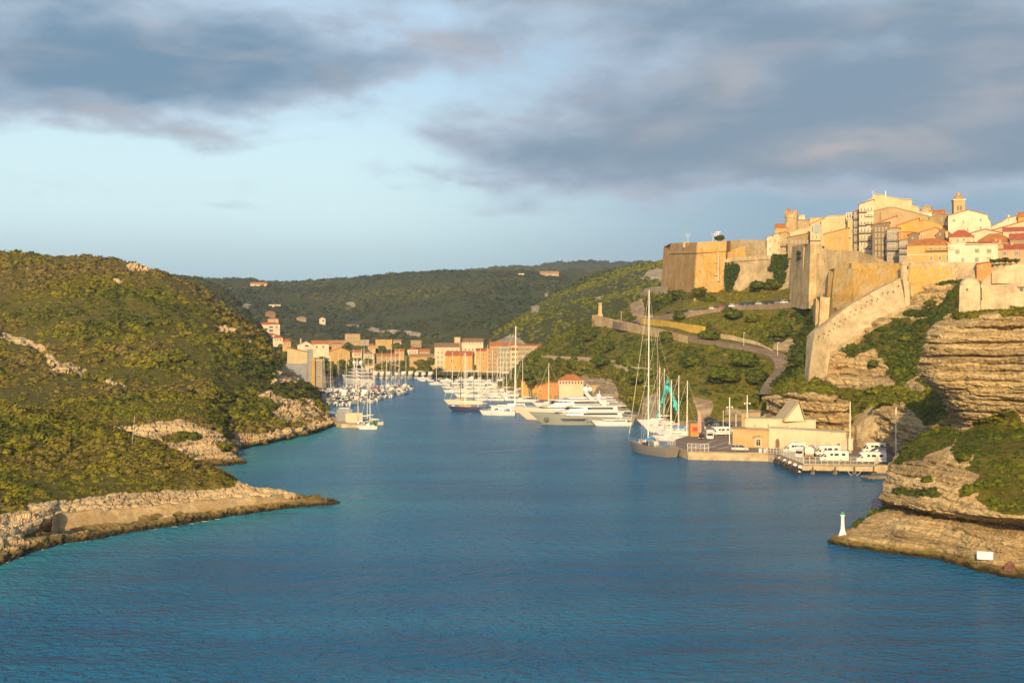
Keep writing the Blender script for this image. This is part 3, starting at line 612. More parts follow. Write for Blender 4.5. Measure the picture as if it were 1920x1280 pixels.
# ---- near promontory on the right: low shelf, undercut ledge, bedded upper cliff
PR = [
 under([(1668, 985, 222), (1612, 998, 212), (1556, 1017, 201.3), (1600, 1027, 196.4), (1700, 1044, 188.5), (1760, 1052, 185), (1820, 1070, 177.6), (1875, 1081, 173.4), (1935, 1087, 171.1), (2100, 1100, 166.5)], 3),
 [wl(1668, 984), wl(1612, 998), wl(1557, 1016), wl(1600, 1026), wl(1700, 1042), wl(1760, 1050), wl(1820, 1068), wl(1872, 1080), wl(1935, 1086), wl(2100, 1098)],
 [(1668, 972, 223.5), (1615, 988, 213.4), (1562, 1008, 202.4), (1602, 1015, 197.4), (1702, 1028, 190.2), (1762, 1036, 186.8), (1822, 1052, 179.4), (1874, 1064, 174.8), (1937, 1068, 172.9), (2100, 1080, 168.6)],
 [(1672, 962, 225), (1622, 980, 216), (1580, 998, 206), (1614, 998, 202), (1704, 1008, 192.2), (1764, 1014, 188.6), (1824, 1028, 181.4), (1876, 1040, 176.6), (1938, 1044, 174.6), (2100, 1056, 170)],
 [(1680, 952, 228), (1648, 958, 222), (1622, 972, 215), (1646, 960, 211), (1712, 974, 198), (1768, 984, 192.5), (1826, 993, 185.5), (1878, 1002, 180.5), (1940, 1006, 178), (2100, 1014, 173)],
 [(1700, 942, 233), (1672, 945, 227), (1655, 951, 221), (1684, 949, 217), (1726, 957, 207), (1776, 966, 202), (1832, 975, 195.5), (1882, 982, 190), (1942, 987, 187), (2100, 995, 181)],
 [(1700, 928, 231), (1668, 930, 224), (1653, 932, 215), (1672, 938, 207), (1722, 948, 197), (1772, 956, 191), (1832, 966, 184), (1882, 971, 179.5), (1942, 975, 177), (2100, 982, 172)],
 [(1702, 905, 232), (1672, 910, 225), (1657, 914, 217), (1682, 917, 209), (1732, 918, 199.5), (1782, 923, 193.5), (1840, 938, 186.5), (1890, 948, 182), (1944, 951, 179), (2100, 957, 174)],
 [(1712, 865, 236), (1684, 870, 229), (1668, 874, 222), (1690, 870, 215), (1742, 865, 206), (1790, 868, 200), (1845, 890, 193), (1895, 910, 188.5), (1948, 916, 185), (2100, 922, 179)],
 [(1725, 835, 242), (1704, 838, 236), (1700, 840, 230), (1724, 830, 226), (1770, 822, 219), (1812, 822, 213), (1860, 830, 206.5), (1905, 835, 202), (1955, 840, 198), (2100, 845, 191)],
 [(1775, 810, 252), (1752, 808, 246), (1745, 806, 242), (1768, 806, 240), (1800, 802, 236), (1836, 798, 231), (1878, 796, 223), (1920, 795, 218), (1965, 795, 213), (2100, 795, 204)],
 [(1800, 785, 256), (1778, 785, 250), (1776, 786, 246), (1790, 790, 242), (1806, 796, 235), (1842, 790, 230), (1884, 786, 225.5), (1926, 784, 221.5), (1970, 782, 217), (2100, 780, 207)],
 [(1800, 750, 256), (1768, 748, 250), (1766, 750, 243), (1780, 756, 236), (1806, 762, 231.5), (1844, 762, 227), (1886, 760, 223.5), (1928, 758, 220), (1972, 755, 216), (2100, 750, 206)],
 [(1790, 705, 255), (1732, 700, 247), (1719, 703, 239), (1742, 708, 232.5), (1784, 714, 229), (1834, 716, 225.5), (1880, 716, 222.5), (1926, 715, 219), (1970, 712, 215), (2100, 708, 205)],
 [(1792, 665, 256), (1736, 662, 248), (1725, 664, 240), (1748, 668, 234), (1788, 670, 230.5), (1836, 672, 227), (1882, 672, 224), (1928, 670, 221), (1972, 668, 217), (2100, 664, 207)],
 [(1806, 620, 257), (1748, 620, 250), (1737, 624, 243), (1760, 626, 236.5), (1796, 625, 233), (1842, 624, 229.5), (1886, 622, 226.5), (1930, 620, 223.5), (1974, 618, 219), (2100, 614, 209)],
 [(1830, 585, 262), (1782, 590, 256), (1768, 596, 250), (1790, 595, 243), (1820, 591, 238.5), (1852, 588, 235), (1892, 586, 232), (1934, 584, 229), (1978, 582, 224), (2100, 578, 214)],
 [(1850, 584, 270), (1810, 588, 266), (1800, 592, 262), (1812, 588, 256), (1834, 585, 252), (1862, 583, 248), (1900, 580, 245), (1940, 577, 242), (1984, 574, 238), (2100, 570, 228)],
 [(1870, 584, 310), (1840, 588, 308), (1835, 590, 305), (1842, 586, 302), (1860, 582, 300), (1880, 578, 298), (1915, 574, 296), (1955, 570, 294), (2000, 566, 290), (2100, 562, 285)],
]
veg_pr = [[(1672, 872), (1700, 838), (1740, 806), (1775, 800), (1800, 806), (1786, 835), (1745, 850), (1735, 862), (1700, 866)],
          [(1790, 830), (1806, 806), (1840, 788), (1900, 772), (1910, 782), (1925, 800), (3200, 790), (3200, 960), (1920, 962), (1876, 958), (1830, 935), (1838, 920), (1800, 936), (1800, 918), (1830, 905), (1838, 890), (1806, 880), (1822, 872), (1828, 852), (1812, 856), (1800, 872), (1790, 860)],
          [(1616, 962), (1632, 948), (1662, 952), (1664, 958), (1640, 962), (1622, 972), (1606, 990), (1600, 988)], [(1670, 916), (1740, 918), (1770, 926), (1760, 934), (1690, 926)], [(1728, 896), (1748, 894), (1750, 904), (1730, 906)],
          [(1782, 582), (1835, 582), (1835, 592), (1785, 596)], [(1870, 580), (1935, 560), (1990, 565), (1990, 588), (1880, 592)]]
def make_promontory():
    Pg = catmull(catmull(carry_on(ctrl(PR), 1, (1.2, 3.0, 5.5)), 36, 1), 30, 0); px, py = pix(Pg); N = gnormals(Pg); row = np.linspace(0, len(PR) - 1, Pg.shape[0])[:, None] + 0 * px
    veg = blur(anyrock(px, py, veg_pr).astype(float), 1); veg[row > 16.6] = 1
    deep = np.clip((Pg[..., 2] + 2.2) / 2, 0.1, 1)
    up = np.clip((row - 10.3) / 0.8, 0, 1) * np.clip((17 - row) / 0.6, 0, 1)
    Pg = noise_disp(Pg, N, 1.0, 18, 3, 51, deep * (0.75 + 0.25 * up)); Pg = noise_disp(Pg, N, 0.40, 1.9, 5, 52, (1 - veg) * deep); Pg = noise_disp(Pg, N, 0.24, 0.7, 3, 50, (1 - veg) * deep)
    n2 = N.copy(); n2[..., 2] *= 0.1; n2 /= np.linalg.norm(n2, axis=2, keepdims=True) + 1e-9
    zz = Pg[..., 2] + 0.9 * fbm(Pg, 26, 3, 70) + 0.35 * fbm(Pg, 7, 3, 71) - 0.025 * (Pg[..., 0] - 85); d = 0 * zz
    for i, (z0, k) in enumerate(((38.2, .4), (36.6, 1.2), (35.2, .2), (33.8, .55), (31.3, 1.5), (29.9, .25), (28.5, 1.1), (26.6, .25), (25.0, .6), (22.8, 1.4), (20.4, .6), (18.6, .8))):   # the long open bedding joints
        loc = np.clip(.65 + 2.0 * fbm(Pg * np.array([1, 1, .2]), 20, 3, 80 + i), 0.1, 1.3); t = z0 - zz
        d = d - k * loc * (1.8 * np.exp(-((t - .10) / .19) ** 2) + 0.5 * np.where(t > 0, np.exp(-t / 0.8), 0))
    Pg = Pg + n2 * (d * up * (1 - veg))[..., None]
    Pg = strata(Pg, N, 0.40, 1.15, s=57, mask=up * (1 - veg), seam=0.14, wob=2.4, bedk=0.8, tilt=0.05, block=0.16)
    Pg = strata(Pg, N, 0.20, 0.42, s=58, mask=(1 - veg) * deep, seam=0.22, wob=1.2, tilt=0.06)
    Pg = strata(Pg, N, 0.5, 0.9, s=54, mask=(1 - up) * (1 - veg) * deep, seam=0.14, wob=1.5, bedk=0.7, block=0.2)
    Pg = cracks(Pg, N, 0.45, 7.0, 59, (1 - veg) * deep * (0.45 + 0.55 * up), 3.2)
    cave = np.exp(-((px - 1768) / 22) ** 2 - ((py - 797) / 12) ** 2); Pg[..., 1] += 9 * cave; Pg[..., 0] += 3 * cave
    tag(grid_mesh('promontory_cliff', Pg, M['cliff'], {'veg': veg}, smooth=False), kind='structure'); LAND['PR'] = (Pg, veg)
make_promontory()

# ---- valley floor and the hills round the harbour head
VF = [[(-200, 760, 880), (400, 712, 880), (560, 705, 885), (700, 702.5, 885), (800, 703, 885), (900, 703, 885), (1000, 704, 885), (1100, 704, 885)],
      [(-200, 700, 890), (400, 704, 890), (560, 704, 893), (700, 702, 893), (800, 702, 893), (900, 702, 893), (1000, 703, 893), (1100, 703, 893)],
      [(-200, 690, 960), (400, 694, 960), (560, 694, 960), (700, 692, 980), (800, 692, 980), (900, 692, 980), (1000, 692, 980), (1100, 692, 980)],
      [(-200, 672, 1060), (400, 674, 1060), (560, 674, 1080), (700, 674, 1100), (800, 674, 1100), (900, 678, 1060), (1000, 680, 1040), (1100, 680, 1040)],
      [(-200, 650, 1200), (400, 655, 1200), (560, 655, 1220), (700, 655, 1240), (800, 656, 1220), (900, 658, 1160), (1000, 660, 1120), (1100, 660, 1120)],
      [(-200, 640, 1500), (400, 640, 1500), (560, 638, 1480), (700, 640, 1460), (800, 642, 1420), (900, 645, 1320), (1000, 650, 1250), (1100, 650, 1250)]]
FH = [[(-800, 650, 1400), (200, 645, 1400), (420, 650, 1350), (520, 645, 1380), (640, 645, 1420), (760, 648, 1400), (840, 650, 1350), (940, 655, 1250), (1060, 660, 1200), (1400, 660, 1200), (2400, 660, 1200)],
      [(-800, 610, 1500), (200, 610, 1500), (420, 615, 1450), (520, 618, 1500), (640, 618, 1550), (760, 622, 1480), (840, 628, 1420), (940, 632, 1330), (1060, 640, 1300), (1400, 640, 1300), (2400, 640, 1300)],
      [(-800, 560, 1750), (200, 565, 1750), (420, 560, 1700), (520, 570, 1750), (640, 572, 1800), (760, 575, 1680), (840, 580, 1600), (940, 580, 1550), (1060, 590, 1500), (1400, 590, 1500), (2400, 590, 1500)],
      [(-800, 525, 2050), (200, 530, 2050), (420, 529, 2000), (520, 540, 2050), (640, 535, 2100), (760, 530, 1950), (840, 525, 1900), (940, 525, 1900), (1060, 530, 1850), (1400, 540, 1800), (2400, 540, 1800)],
      [(-800, 515, 2250), (200, 521, 2250), (420, 528, 2300), (520, 531, 2350), (640, 524, 2400), (760, 514, 2250), (840, 509, 2200), (940, 508, 2250), (1060, 511, 2250), (1400, 515, 2200), (2400, 515, 2200)],
      [(-800, 525, 2600), (200, 530, 2600), (420, 535, 2600), (520, 538, 2650), (640, 532, 2700), (760, 524, 2600), (840, 518, 2550), (940, 514, 2600), (1060, 515, 2600), (1400, 520, 2600), (2400, 520, 2600)]]
FR = [[(700, 560, 2900), (900, 545, 2900), (1000, 540, 2900), (1100, 535, 2900), (1300, 535, 2900), (1700, 535, 2900), (2600, 535, 2900)],
      [(700, 530, 3150), (900, 515, 3150), (1000, 507, 3150), (1100, 500, 3150), (1300, 500, 3150), (1700, 500, 3150), (2600, 500, 3150)],
      [(700, 525, 3400), (900, 506, 3400), (1000, 500, 3400), (1070, 492, 3400), (1300, 495, 3400), (1700, 495, 3400), (2600, 495, 3400)],
      [(700, 535, 3900), (900, 520, 3900), (1000, 515, 3900), (1100, 510, 3900), (1300, 510, 3900), (1700, 510, 3900), (2600, 510, 3900)]]
MH = [[(910, 690, 960), (960, 672, 930), (1015, 672, 880), (1070, 672, 860), (1120, 665, 860), (1210, 660, 870), (1320, 655, 880), (1500, 650, 880), (2300, 650, 880)],
      [(912, 645, 1010), (958, 648, 975), (1012, 650, 950), (1062, 648, 935), (1120, 640, 930), (1210, 620, 935), (1320, 615, 940), (1500, 610, 940), (2300, 610, 940)],
      [(922, 628, 1060), (968, 612, 1050), (1020, 600, 1035), (1070, 590, 1020), (1130, 578, 1010), (1220, 565, 1000), (1330, 560, 1000), (1500, 560, 1000), (2300, 560, 1000)],
      [(930, 626, 1110), (985, 588, 1150), (1035, 562, 1180), (1080, 545, 1190), (1140, 528, 1180), (1225, 515, 1150), (1330, 510, 1150), (1500, 510, 1150), (2300, 510, 1150)],
      [(940, 628, 1180), (1000, 580, 1260), (1050, 547, 1330), (1095, 527, 1370), (1150, 507, 1370), (1240, 492, 1330), (1340, 486, 1300), (1500, 480, 1300), (2300, 480, 1300)],
      [(950, 640, 1300), (1015, 595, 1400), (1065, 560, 1500), (1110, 540, 1560), (1165, 520, 1560), (1260, 505, 1520), (1360, 500, 1500), (1500, 495, 1500), (2300, 495, 1500)]]
LH = [[(200, 690, 960), (330, 690, 960), (400, 688, 960), (460, 682, 960), (500, 675, 990), (522, 668, 1030), (540, 664, 1080)],
      [(200, 600, 1050), (330, 605, 1050), (400, 620, 1040), (455, 640, 1020), (490, 650, 1030), (512, 655, 1060), (530, 655, 1110)],
      [(200, 550, 1120), (330, 556, 1120), (390, 572, 1120), (440, 596, 1110), (475, 618, 1100), (500, 638, 1110), (520, 648, 1150)],
      [(200, 515, 1200), (335, 519, 1200), (385, 530, 1200), (430, 556, 1190), (465, 590, 1180), (492, 622, 1180), (512, 642, 1210)],
      [(200, 525, 1330), (335, 529, 1330), (385, 542, 1330), (430, 570, 1310), (465, 605, 1300), (492, 632, 1290), (512, 648, 1300)]]
rock_far = [[(1230, 505), (1256, 502), (1254, 526), (1200, 524), (1212, 514)], [(650, 570), (668, 568), (662, 580), (650, 580)], [(995, 575), (1012, 570), (1008, 585), (996, 586)], [(1116, 556), (1132, 556), (1130, 566), (1118, 564)],
            [(455, 568), (470, 572), (465, 582), (448, 578)], [(920, 640), (960, 624), (985, 640), (1010, 645), (1010, 660), (920, 660)], [(1018, 552), (1026, 550), (1024, 562)], [(650, 600), (700, 612), (790, 628), (790, 636), (720, 626), (650, 608)]]
CLS = [('valley_floor', VF, 14, 10, 'hillside', 0.8, 20, 61), ('dark_hill', FH, 26, 26, 'farhill', 12, 120, 62), ('far_ridge', FR, 24, 12, 'farhill', 10, 110, 63), ('harbour_hill', MH, 24, 24, 'farhill', 6, 70, 64), ('west_hill', LH, 18, 16, 'farhill', 4, 60, 65)]
for (nm, rows, nu, nv, mm, amp, sc, s) in CLS:
    Pg = catmull(catmull(ctrl(rows), nu, 1), nv, 0); px, py = pix(Pg); N = gnormals(Pg)
    veg = (~anyrock(px, py, rock_far)).astype(float)
    Pg = noise_disp(Pg, N, amp, sc, 4, s); Pg = noise_disp(Pg, N, 3.0, 12, 3, s + 4, 1 - veg)
    tag(grid_mesh(nm, Pg, M[mm], {'veg': veg}, smooth=False), kind='structure'); LAND[nm] = (Pg, veg)
# ---- plateau behind the ramparts, and land beyond the frame
pr_ = [(1270, 548, 735), (1312, 545, 690), (1370, 543, 672), (1466, 540, 636), (1530, 545, 560), (1600, 540, 520), (1700, 530, 480), (1800, 525, 460), (2000, 525, 450), (2600, 525, 440)]
pl = catmull(catmull(np.array([[tuple(G(a, y + dy, (CH - (b - HZ) * y / F) + dz)) for a, b, y in pr_] for dy, dz in ((0, -60), (0, -1), (40, 1), (150, 2), (420, -8), (600, -60))]), 6, 1), 5, 0)
tag(grid_mesh('citadel_plateau', pl, M['hillside'], {'veg': np.ones(pl.shape[:2])}), kind='structure')

def bvh_of(keys):
    vs = []; fs = []; b = 0
    for k in keys:
        Pg = LAND[k][0]; r, c, _ = Pg.shape; idx = np.arange(r * c).reshape(r, c) + b
        vs.append(Pg.reshape(-1, 3)); fs.append(np.stack([idx[:-1, :-1], idx[:-1, 1:], idx[1:, 1:], idx[1:, :-1]], -1).reshape(-1, 4)); b += r * c
    return BVHTree.FromPolygons(np.concatenate(vs).tolist(), np.concatenate(fs).tolist())
BV = bvh_of(list(LAND))
CAM = Vector((0, 0, CH))
def pick(px, py, bv=None):
    for dy in range(0, 40, 2):
        r = _pick(px, py + dy, bv)
        if r is not None: return r
def _pick(px, py, bv=None):
    """the ground point seen at a photo pixel"""
    d = (P(px, py, 100) - CAM).normalized(); h = (bv or BV).ray_cast(CAM, d, 6000)
    return h[0]
def ground(x, y, z0=300, bv=None):
    h = (bv or BV).ray_cast(Vector((x, y, z0)), Vector((0, 0, -1)), 1000)
    return h[0].z if h[0] is not None else 0.0

# ------------------------------------------------------------------ water
sx = np.concatenate([[-4100, -2500, -1200], np.linspace(-330, 330, 221), [1200, 2500, 4100]])
sy = np.concatenate([[-900, -400], np.linspace(60, 900, 281), [1500, 2500, 4000]])
XX, YY = np.meshgrid(sx, sy); sea = np.stack([XX, YY, 0 * XX], -1)
shore = []
for line in ([p for p in L1[1][:12]], [p for p in L2[1][2:]], [p for p in L3wl[6:]]):
    for a, b in zip(line[:-1], line[1:]):
        for t in np.linspace(0, 1, 8): q = P(*a) * (1 - t) + P(*b) * t; shore.append((q.x, q.y))
shore = np.array(shore); dmin = np.full(XX.shape, 1e9)
for (x, y) in shore: dmin = np.minimum(dmin, (XX - x) ** 2 + (YY - y) ** 2)
dmin = np.sqrt(dmin); sh = 0.6 * np.exp(-dmin / 7.0) + 0.30 * np.exp(-(dmin / 20.0) ** 2)
sh += 0.2 * np.exp(-(((XX - P(620, 845, YW(845)).x) / 40) ** 2 + ((YY - YW(845)) / 70) ** 2))
sh = np.clip(sh * (1 + 0.5 * fbm(sea, 18, 4, 77)), 0, 0.85)
tag(grid_mesh('sea', sea, M['sea'], {'shallow': sh}), kind='structure')

# ------------------------------------------------------------------ scrub
def bush_proto(seed, n=90, flat=0.8, leaf=0.26):
    r = np.random.default_rng(seed); vs = []; fs = []
    lob = r.normal(size=(5, 3)); lob[:, 2] = np.abs(lob[:, 2]); lob /= np.linalg.norm(lob, axis=1, keepdims=True)
    def rad(d): return 0.72 + 0.34 * np.max(np.clip(d @ lob.T, 0, 1) ** 4, axis=1)
    # core
    m, k = 8, 4; ring = []
    for j in range(k):
        a = -0.25 + (math.pi / 2 + 0.2) * j / (k - 1) * 0.97
        for i in range(m):
            t = 2 * math.pi * (i + 0.5 * (j % 2)) / m; d = np.array([[math.cos(a) * math.cos(t), math.cos(a) * math.sin(t), math.sin(a)]])
            ring.append((d * rad(d)[:, None] * 0.86 * r.uniform(0.9, 1.1))[0])
    vs += ring
    for j in range(k - 1):
        for i in range(m):
            a, b, c, d = j * m + i, j * m + (i + 1) % m, (j + 1) * m + (i + 1) % m, (j + 1) * m + i; fs += [(a, b, c), (a, c, d)]
    d = r.normal(size=(n, 3)); d[:, 2] = np.abs(d[:, 2]) * 1.1 - 0.15; d /= np.linalg.norm(d, axis=1, keepdims=True)
    c = d * (rad(d) * r.uniform(0.82, 1.08, n))[:, None]
    for i in range(n):
        nn = d[i] + r.normal(size=3) * 0.42; nn /= np.linalg.norm(nn); t = np.cross(nn, r.normal(size=3)); t /= np.linalg.norm(t); b = np.cross(nn, t); s = leaf * r.uniform(0.6, 1.25)
        q = len(vs); vs += [c[i] + t * s * 0.9, c[i] - t * s * 0.5 + b * s * 0.8, c[i] - t * s * 0.5 - b * s * 0.8]; fs.append((q, q + 1, q + 2))
    V = np.array(vs); V[:, 2] *= flat; return V, np.array(fs)
BUSH = [bush_proto(i, 84) for i in range(7)]
FAR = [bush_proto(40 + i, 22, 0.85, 0.42) for i in range(5)]
def instance_mesh(name, pts, sc, tint, protos, m, kind='stuff', hz=None, seed=0, parent=None):
    r = np.random.default_rng(seed); n = len(pts); pid = r.integers(0, len(protos), n); ang = r.uniform(0, 2 * math.pi, n); V = []; Fc = []; T = []; b = 0
    hz = r.uniform(0.7, 1.15, n) if hz is None else hz
    for k, (pv, pf) in enumerate(protos):
        s = np.where(pid == k)[0]
        if not len(s): continue
        c, sn = np.cos(ang[s])[:, None], np.sin(ang[s])[:, None]; sq = r.uniform(0.8, 1.25, len(s))[:, None]
        x = pv[None, :, 0] * c * sq - pv[None, :, 1] * sn; y = pv[None, :, 0] * sn * sq + pv[None, :, 1] * c; z = pv[None, :, 2] * hz[s][:, None] + 0 * x
        v = np.stack([x, y, z], -1) * sc[s][:, None, None] + pts[s][:, None, :]
        f = pf[None] + (np.arange(len(s)) * len(pv))[:, None, None] + b
        V.append(v.reshape(-1, 3)); Fc.append(f.reshape(-1, 3)); T.append(np.repeat(tint[s], len(pv))); b += len(s) * len(pv)
    V = np.concatenate(V); Fc = np.concatenate(Fc); T = np.concatenate(T)
    me = bpy.data.meshes.new(name); me.vertices.add(len(V)); me.vertices.foreach_set('co', V.reshape(-1).astype(np.float32))
    me.loops.add(Fc.size); me.loops.foreach_set('vertex_index', Fc.reshape(-1).astype(np.int32))
    me.polygons.add(len(Fc)); me.polygons.foreach_set('loop_start', (np.arange(len(Fc)) * 3).astype(np.int32))
    a = me.attributes.new('tint', 'FLOAT', 'POINT'); a.data.foreach_set('value', T.astype(np.float32)); me.update(calc_edges=True); me.materials.append(m)
    return tag(link(bpy.data.objects.new(name, me), parent), kind=kind)
def sample(key, n, dens, seed):
    Pg, veg = LAND[key]; r = np.random.default_rng(seed)
    a = np.linalg.norm(np.cross(Pg[1:, :-1] - Pg[:-1, :-1], Pg[:-1, 1:] - Pg[:-1, :-1]), axis=2) * np.clip(dens[:-1, :-1], 0, None)
    w = a.reshape(-1) / a.sum(); f = r.choice(len(w), n, p=w); i, j = np.divmod(f, Pg.shape[1] - 1); u_, v_ = r.uniform(size=(2, n))[..., None]
    p = Pg[i, j] * (1 - u_) * (1 - v_) + Pg[i, j + 1] * u_ * (1 - v_) + Pg[i + 1, j] * (1 - u_) * v_ + Pg[i + 1, j + 1] * u_ * v_
    return p, r
def scrub(name, key, n, smin, smax, m, protos=None, seed=0, dens=None, tb=0.0, ts=1.0, patch=45, sink=0.25, avoid=None, pw=1.6):
    Pg, veg = LAND[key]; d = np.clip(veg - 0.35, 0, 1) if dens is None else dens
    qx, _ = pix(Pg); d = d * np.where((qx > -330) & (qx < 2230), 1.0, 0.10)
    p, r = sample(key, n, d, seed)
    if avoid is not None: k = ~avoid(p); p = p[k]
    n = len(p); sc = smin + (smax - smin) * r.uniform(size=n) ** pw; p[:, 2] -= sink * sc
    t = np.clip(0.46 + 1.5 * fbm(p, patch * 1.7, 2, seed + 3) + 0.7 * fbm(p, patch * 0.3, 2, seed + 8) + r.normal(0, 0.12, n), 0, 1) * ts + tb; sc = sc * (0.85 + 0.7 * np.clip(fbm(p, patch * 0.8, 2, seed + 11), -.5, .6))
    return instance_mesh(name, p, sc, t, protos or BUSH, m, seed=seed)

# ------------------------------------------------------------------ air: the far hills pale with distance
hm = bpy.data.materials.new('haze'); hm.use_nodes = True; hn = NT(hm.node_tree); hm.node_tree.nodes.clear()
hv = hn.node('ShaderNodeVolumePrincipled'); hv.inputs['Color'].default_value = (0.80, 0.86, 0.92, 1); hv.inputs['Density'].default_value = HAZE; hv.inputs['Anisotropy'].default_value = 0.3
hn.l.new(hv.outputs[0], hn.node('ShaderNodeOutputMaterial').inputs['Volume'])
tag(MB().box((0, 1550, 130), (8400, 5100, 350)).build('haze', hm), kind='stuff')
# ------------------------------------------------------------------ ramparts
def rampart(name, label, cat, top, bot, thick, m, group=None, drop=6.0, batter=0.0, nv=10, step=1.2, rough=0.12, seed=0, parts=None):
    """a wall between its crest and its foot (both as photo pixel + distance), with a walkway thickness behind; buried drop metres"""
    if len(bot[0]) == 2:
        g = [pick(*p) for p in bot]; bot = [(p[0], p[1], q.y + 0.3) for p, q in zip(bot, g)]; top = [(p[0], p[1], q.y + 0.6) for p, q in zip(top, g)]
    T = [P(*p) for p in top]; B = [P(*p) for p in bot]; back = Vector((0, thick, 0))
    org = (B[0] + B[-1]) / 2
    cols = []
    for i in range(len(T) - 1):
        k = max(2, int((T[i + 1] - T[i]).length / step))
        for t in range(k): cols.append((T[i].lerp(T[i + 1], t / k), B[i].lerp(B[i + 1], t / k)))
    cols.append((T[-1], B[-1]))
    rows = []
    for j in range(nv + 1): rows.append([b.lerp(t, j / nv) for t, b in cols])
    Pg = np.array([[tuple(v) for v in r] for r in rows]); Nn = gnormals(Pg)
    Pg = Pg + Nn * (rough * fbm(Pg, 2.2, 4, seed) + rough * 1.6 * fbm(Pg, 9, 3, seed + 1))[..., None]
    Pg[-1, :, 2] += 0.25 * np.abs(fbm(Pg[-1], 1.6, 2, seed + 4)) - 0.1
    low = Pg[:1].copy(); low[..., 2] -= drop; bt = Pg[-1:] + np.array(back); bl = low + np.array(back)
    A = np.concatenate([low, Pg, bt, bl, low], 0) - np.array(org)
    r, c, _ = A.shape; mb = MB(); mb.add(A.reshape(-1, 3).tolist(), [(a * c + b, a * c + b + 1, (a + 1) * c + b + 1, (a + 1) * c + b) for a in range(r - 1) for b in range(c - 1)])
    for e in (0, c - 1): mb.add(A[:, e].tolist(), [tuple(range(r))])
    o = mb.build(name, m, None, False, org); tag(o, label, cat, group)
    return o, org
def child_tube(o, org, name, pts, r, m):
    mb = MB(); q = [P(*p) - org for p in pts]; mb.path(q, r, 6); return mb.build(name, m, o)

bas, g0 = rampart('bastion', 'tall corner bastion of rust and ochre stone with battered faces above the green slope', 'bastion',
    [(1282, 455, 720), (1257, 456, 672), (1307, 454, 606), (1362, 452, 612), (1378, 450, 668)], [(1282, 548, 720), (1250, 543, 668), (1301, 550, 598), (1357, 549, 605), (1375, 545, 662)], 30, M['mason_rust'], seed=1, rough=0.2)
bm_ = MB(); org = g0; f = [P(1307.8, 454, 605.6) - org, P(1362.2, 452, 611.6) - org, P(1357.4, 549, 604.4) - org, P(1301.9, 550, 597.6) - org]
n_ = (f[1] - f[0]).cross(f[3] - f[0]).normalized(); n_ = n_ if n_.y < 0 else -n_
bm_.prism([q + n_ * 0.12 for q in f], n_ * 0.12); bm_.build('sun_tinted_face', M['mason_ochre'], bas)  # sun on this face is put into a lighter ochre stone
child_tube(bas, g0, 'cordon', [(1255.5, 475, 670), (1306, 473.5, 603.0), (1361.2, 471, 609.6)], 0.35, M['mason_ochre'])
mb = MB()
for (px, py, Y) in ((1342, 492, 606), (1345, 480, 607.5), (1341, 515, 604)): mb.box(P(px, py, Y) - g0, (2.2, 1.0, 0.7))
mb.tube(P(1347, 478, 607.5) - g0, P(1347, 528, 604) - g0, 0.8, 0.8, 6); mb.build('downpipe_ledge', M['mason_grey'], bas)
mb = MB(); mb.box(P(1286, 459, 633) - g0, (3.4, 1.2, 3.0)); mb.build('stone_block', M['mason_pale'], bas)
def antenna(px, py0, py1, Y, label, r=0.12, arms=2, m='steel', group=None, base=True):
    b = P(px, py0, Y); h = (py0 - py1) * Y / F; o = thing('antenna', label, 'antenna', b, 0, group)
    MB().tube((0, 0, -1), (0, 0, h), r, r * 0.7).build('pole', M[m], o)
    if arms:
        mb = MB()
        for i in range(arms): z = h * (0.95 - 0.18 * i); mb.tube((-0.9, 0, z), (0.9, 0, z), r * 0.5); mb.box((0.9, 0, z), (0.12, 0.12, 0.9)); mb.box((-0.9, 0, z), (0.12, 0.12, 0.9))
        mb.build('aerial', M[m], o)
    return o
antenna(1343, 452, 435, 625, 'grey mast with panel aerials, tallest pair on the bastion roof', 0.25, 3)
antenna(1347.5, 452, 434, 630, 'white mast beside the grey panel mast on the bastion roof', 0.3, 1, 'mast')
antenna(1337, 452, 438, 628, 'thin dark mast just before the panel masts on the bastion', 0.12, 1)
antenna(1290, 456, 438, 620, 'lone thin whip aerial over the outer edge of the bastion', 0.09, 2)
antenna(1637, 368, 358, 512, 'forked television aerial on the big gabled house roof', 0.10, 2)
antenna(1660.5, 368, 358, 512, 'single white stub pole beside the peak of the big gable', 0.22, 0, 'mast')
rampart('rampart', 'cream upper wall between the bastion and the first town houses', 'wall', [(1362, 452, 640), (1388, 449, 630), (1438, 450, 612), (1446, 450, 612)], [(1362, 482, 640), (1388, 484, 630), (1438, 481, 612), (1446, 481, 612)], 6, M['mason_pale'], seed=2)
rampart('rampart', 'low ochre lean-to wall tucked against the bastion beneath the cream wall', 'wall', [(1362, 475, 622), (1378, 466, 618), (1397, 461, 614)], [(1362, 486, 622), (1378, 486, 618), (1397, 486, 614)], 5, M['mason_ochre'], seed=3)
cur, g1 = rampart('curtain_wall', 'long battered curtain wall between bastion and bulwark with ivy hanging on it', 'wall', [(1350, 490, 611), (1372, 482, 607), (1420, 479.5, 597), (1470, 477, 581), (1502, 475, 570)], [(1348, 548, 606), (1370, 548, 601), (1418, 544, 591), (1468, 542, 575), (1500, 548, 564)], 10, M['mason_grey'], seed=4, rough=0.18)
child_tube(cur, g1, 'cordon', [(1372, 490, 605.8), (1420, 487, 595.8), (1470, 484.5, 579.8), (1500, 483, 568.8)], 0.3, M['mason'])
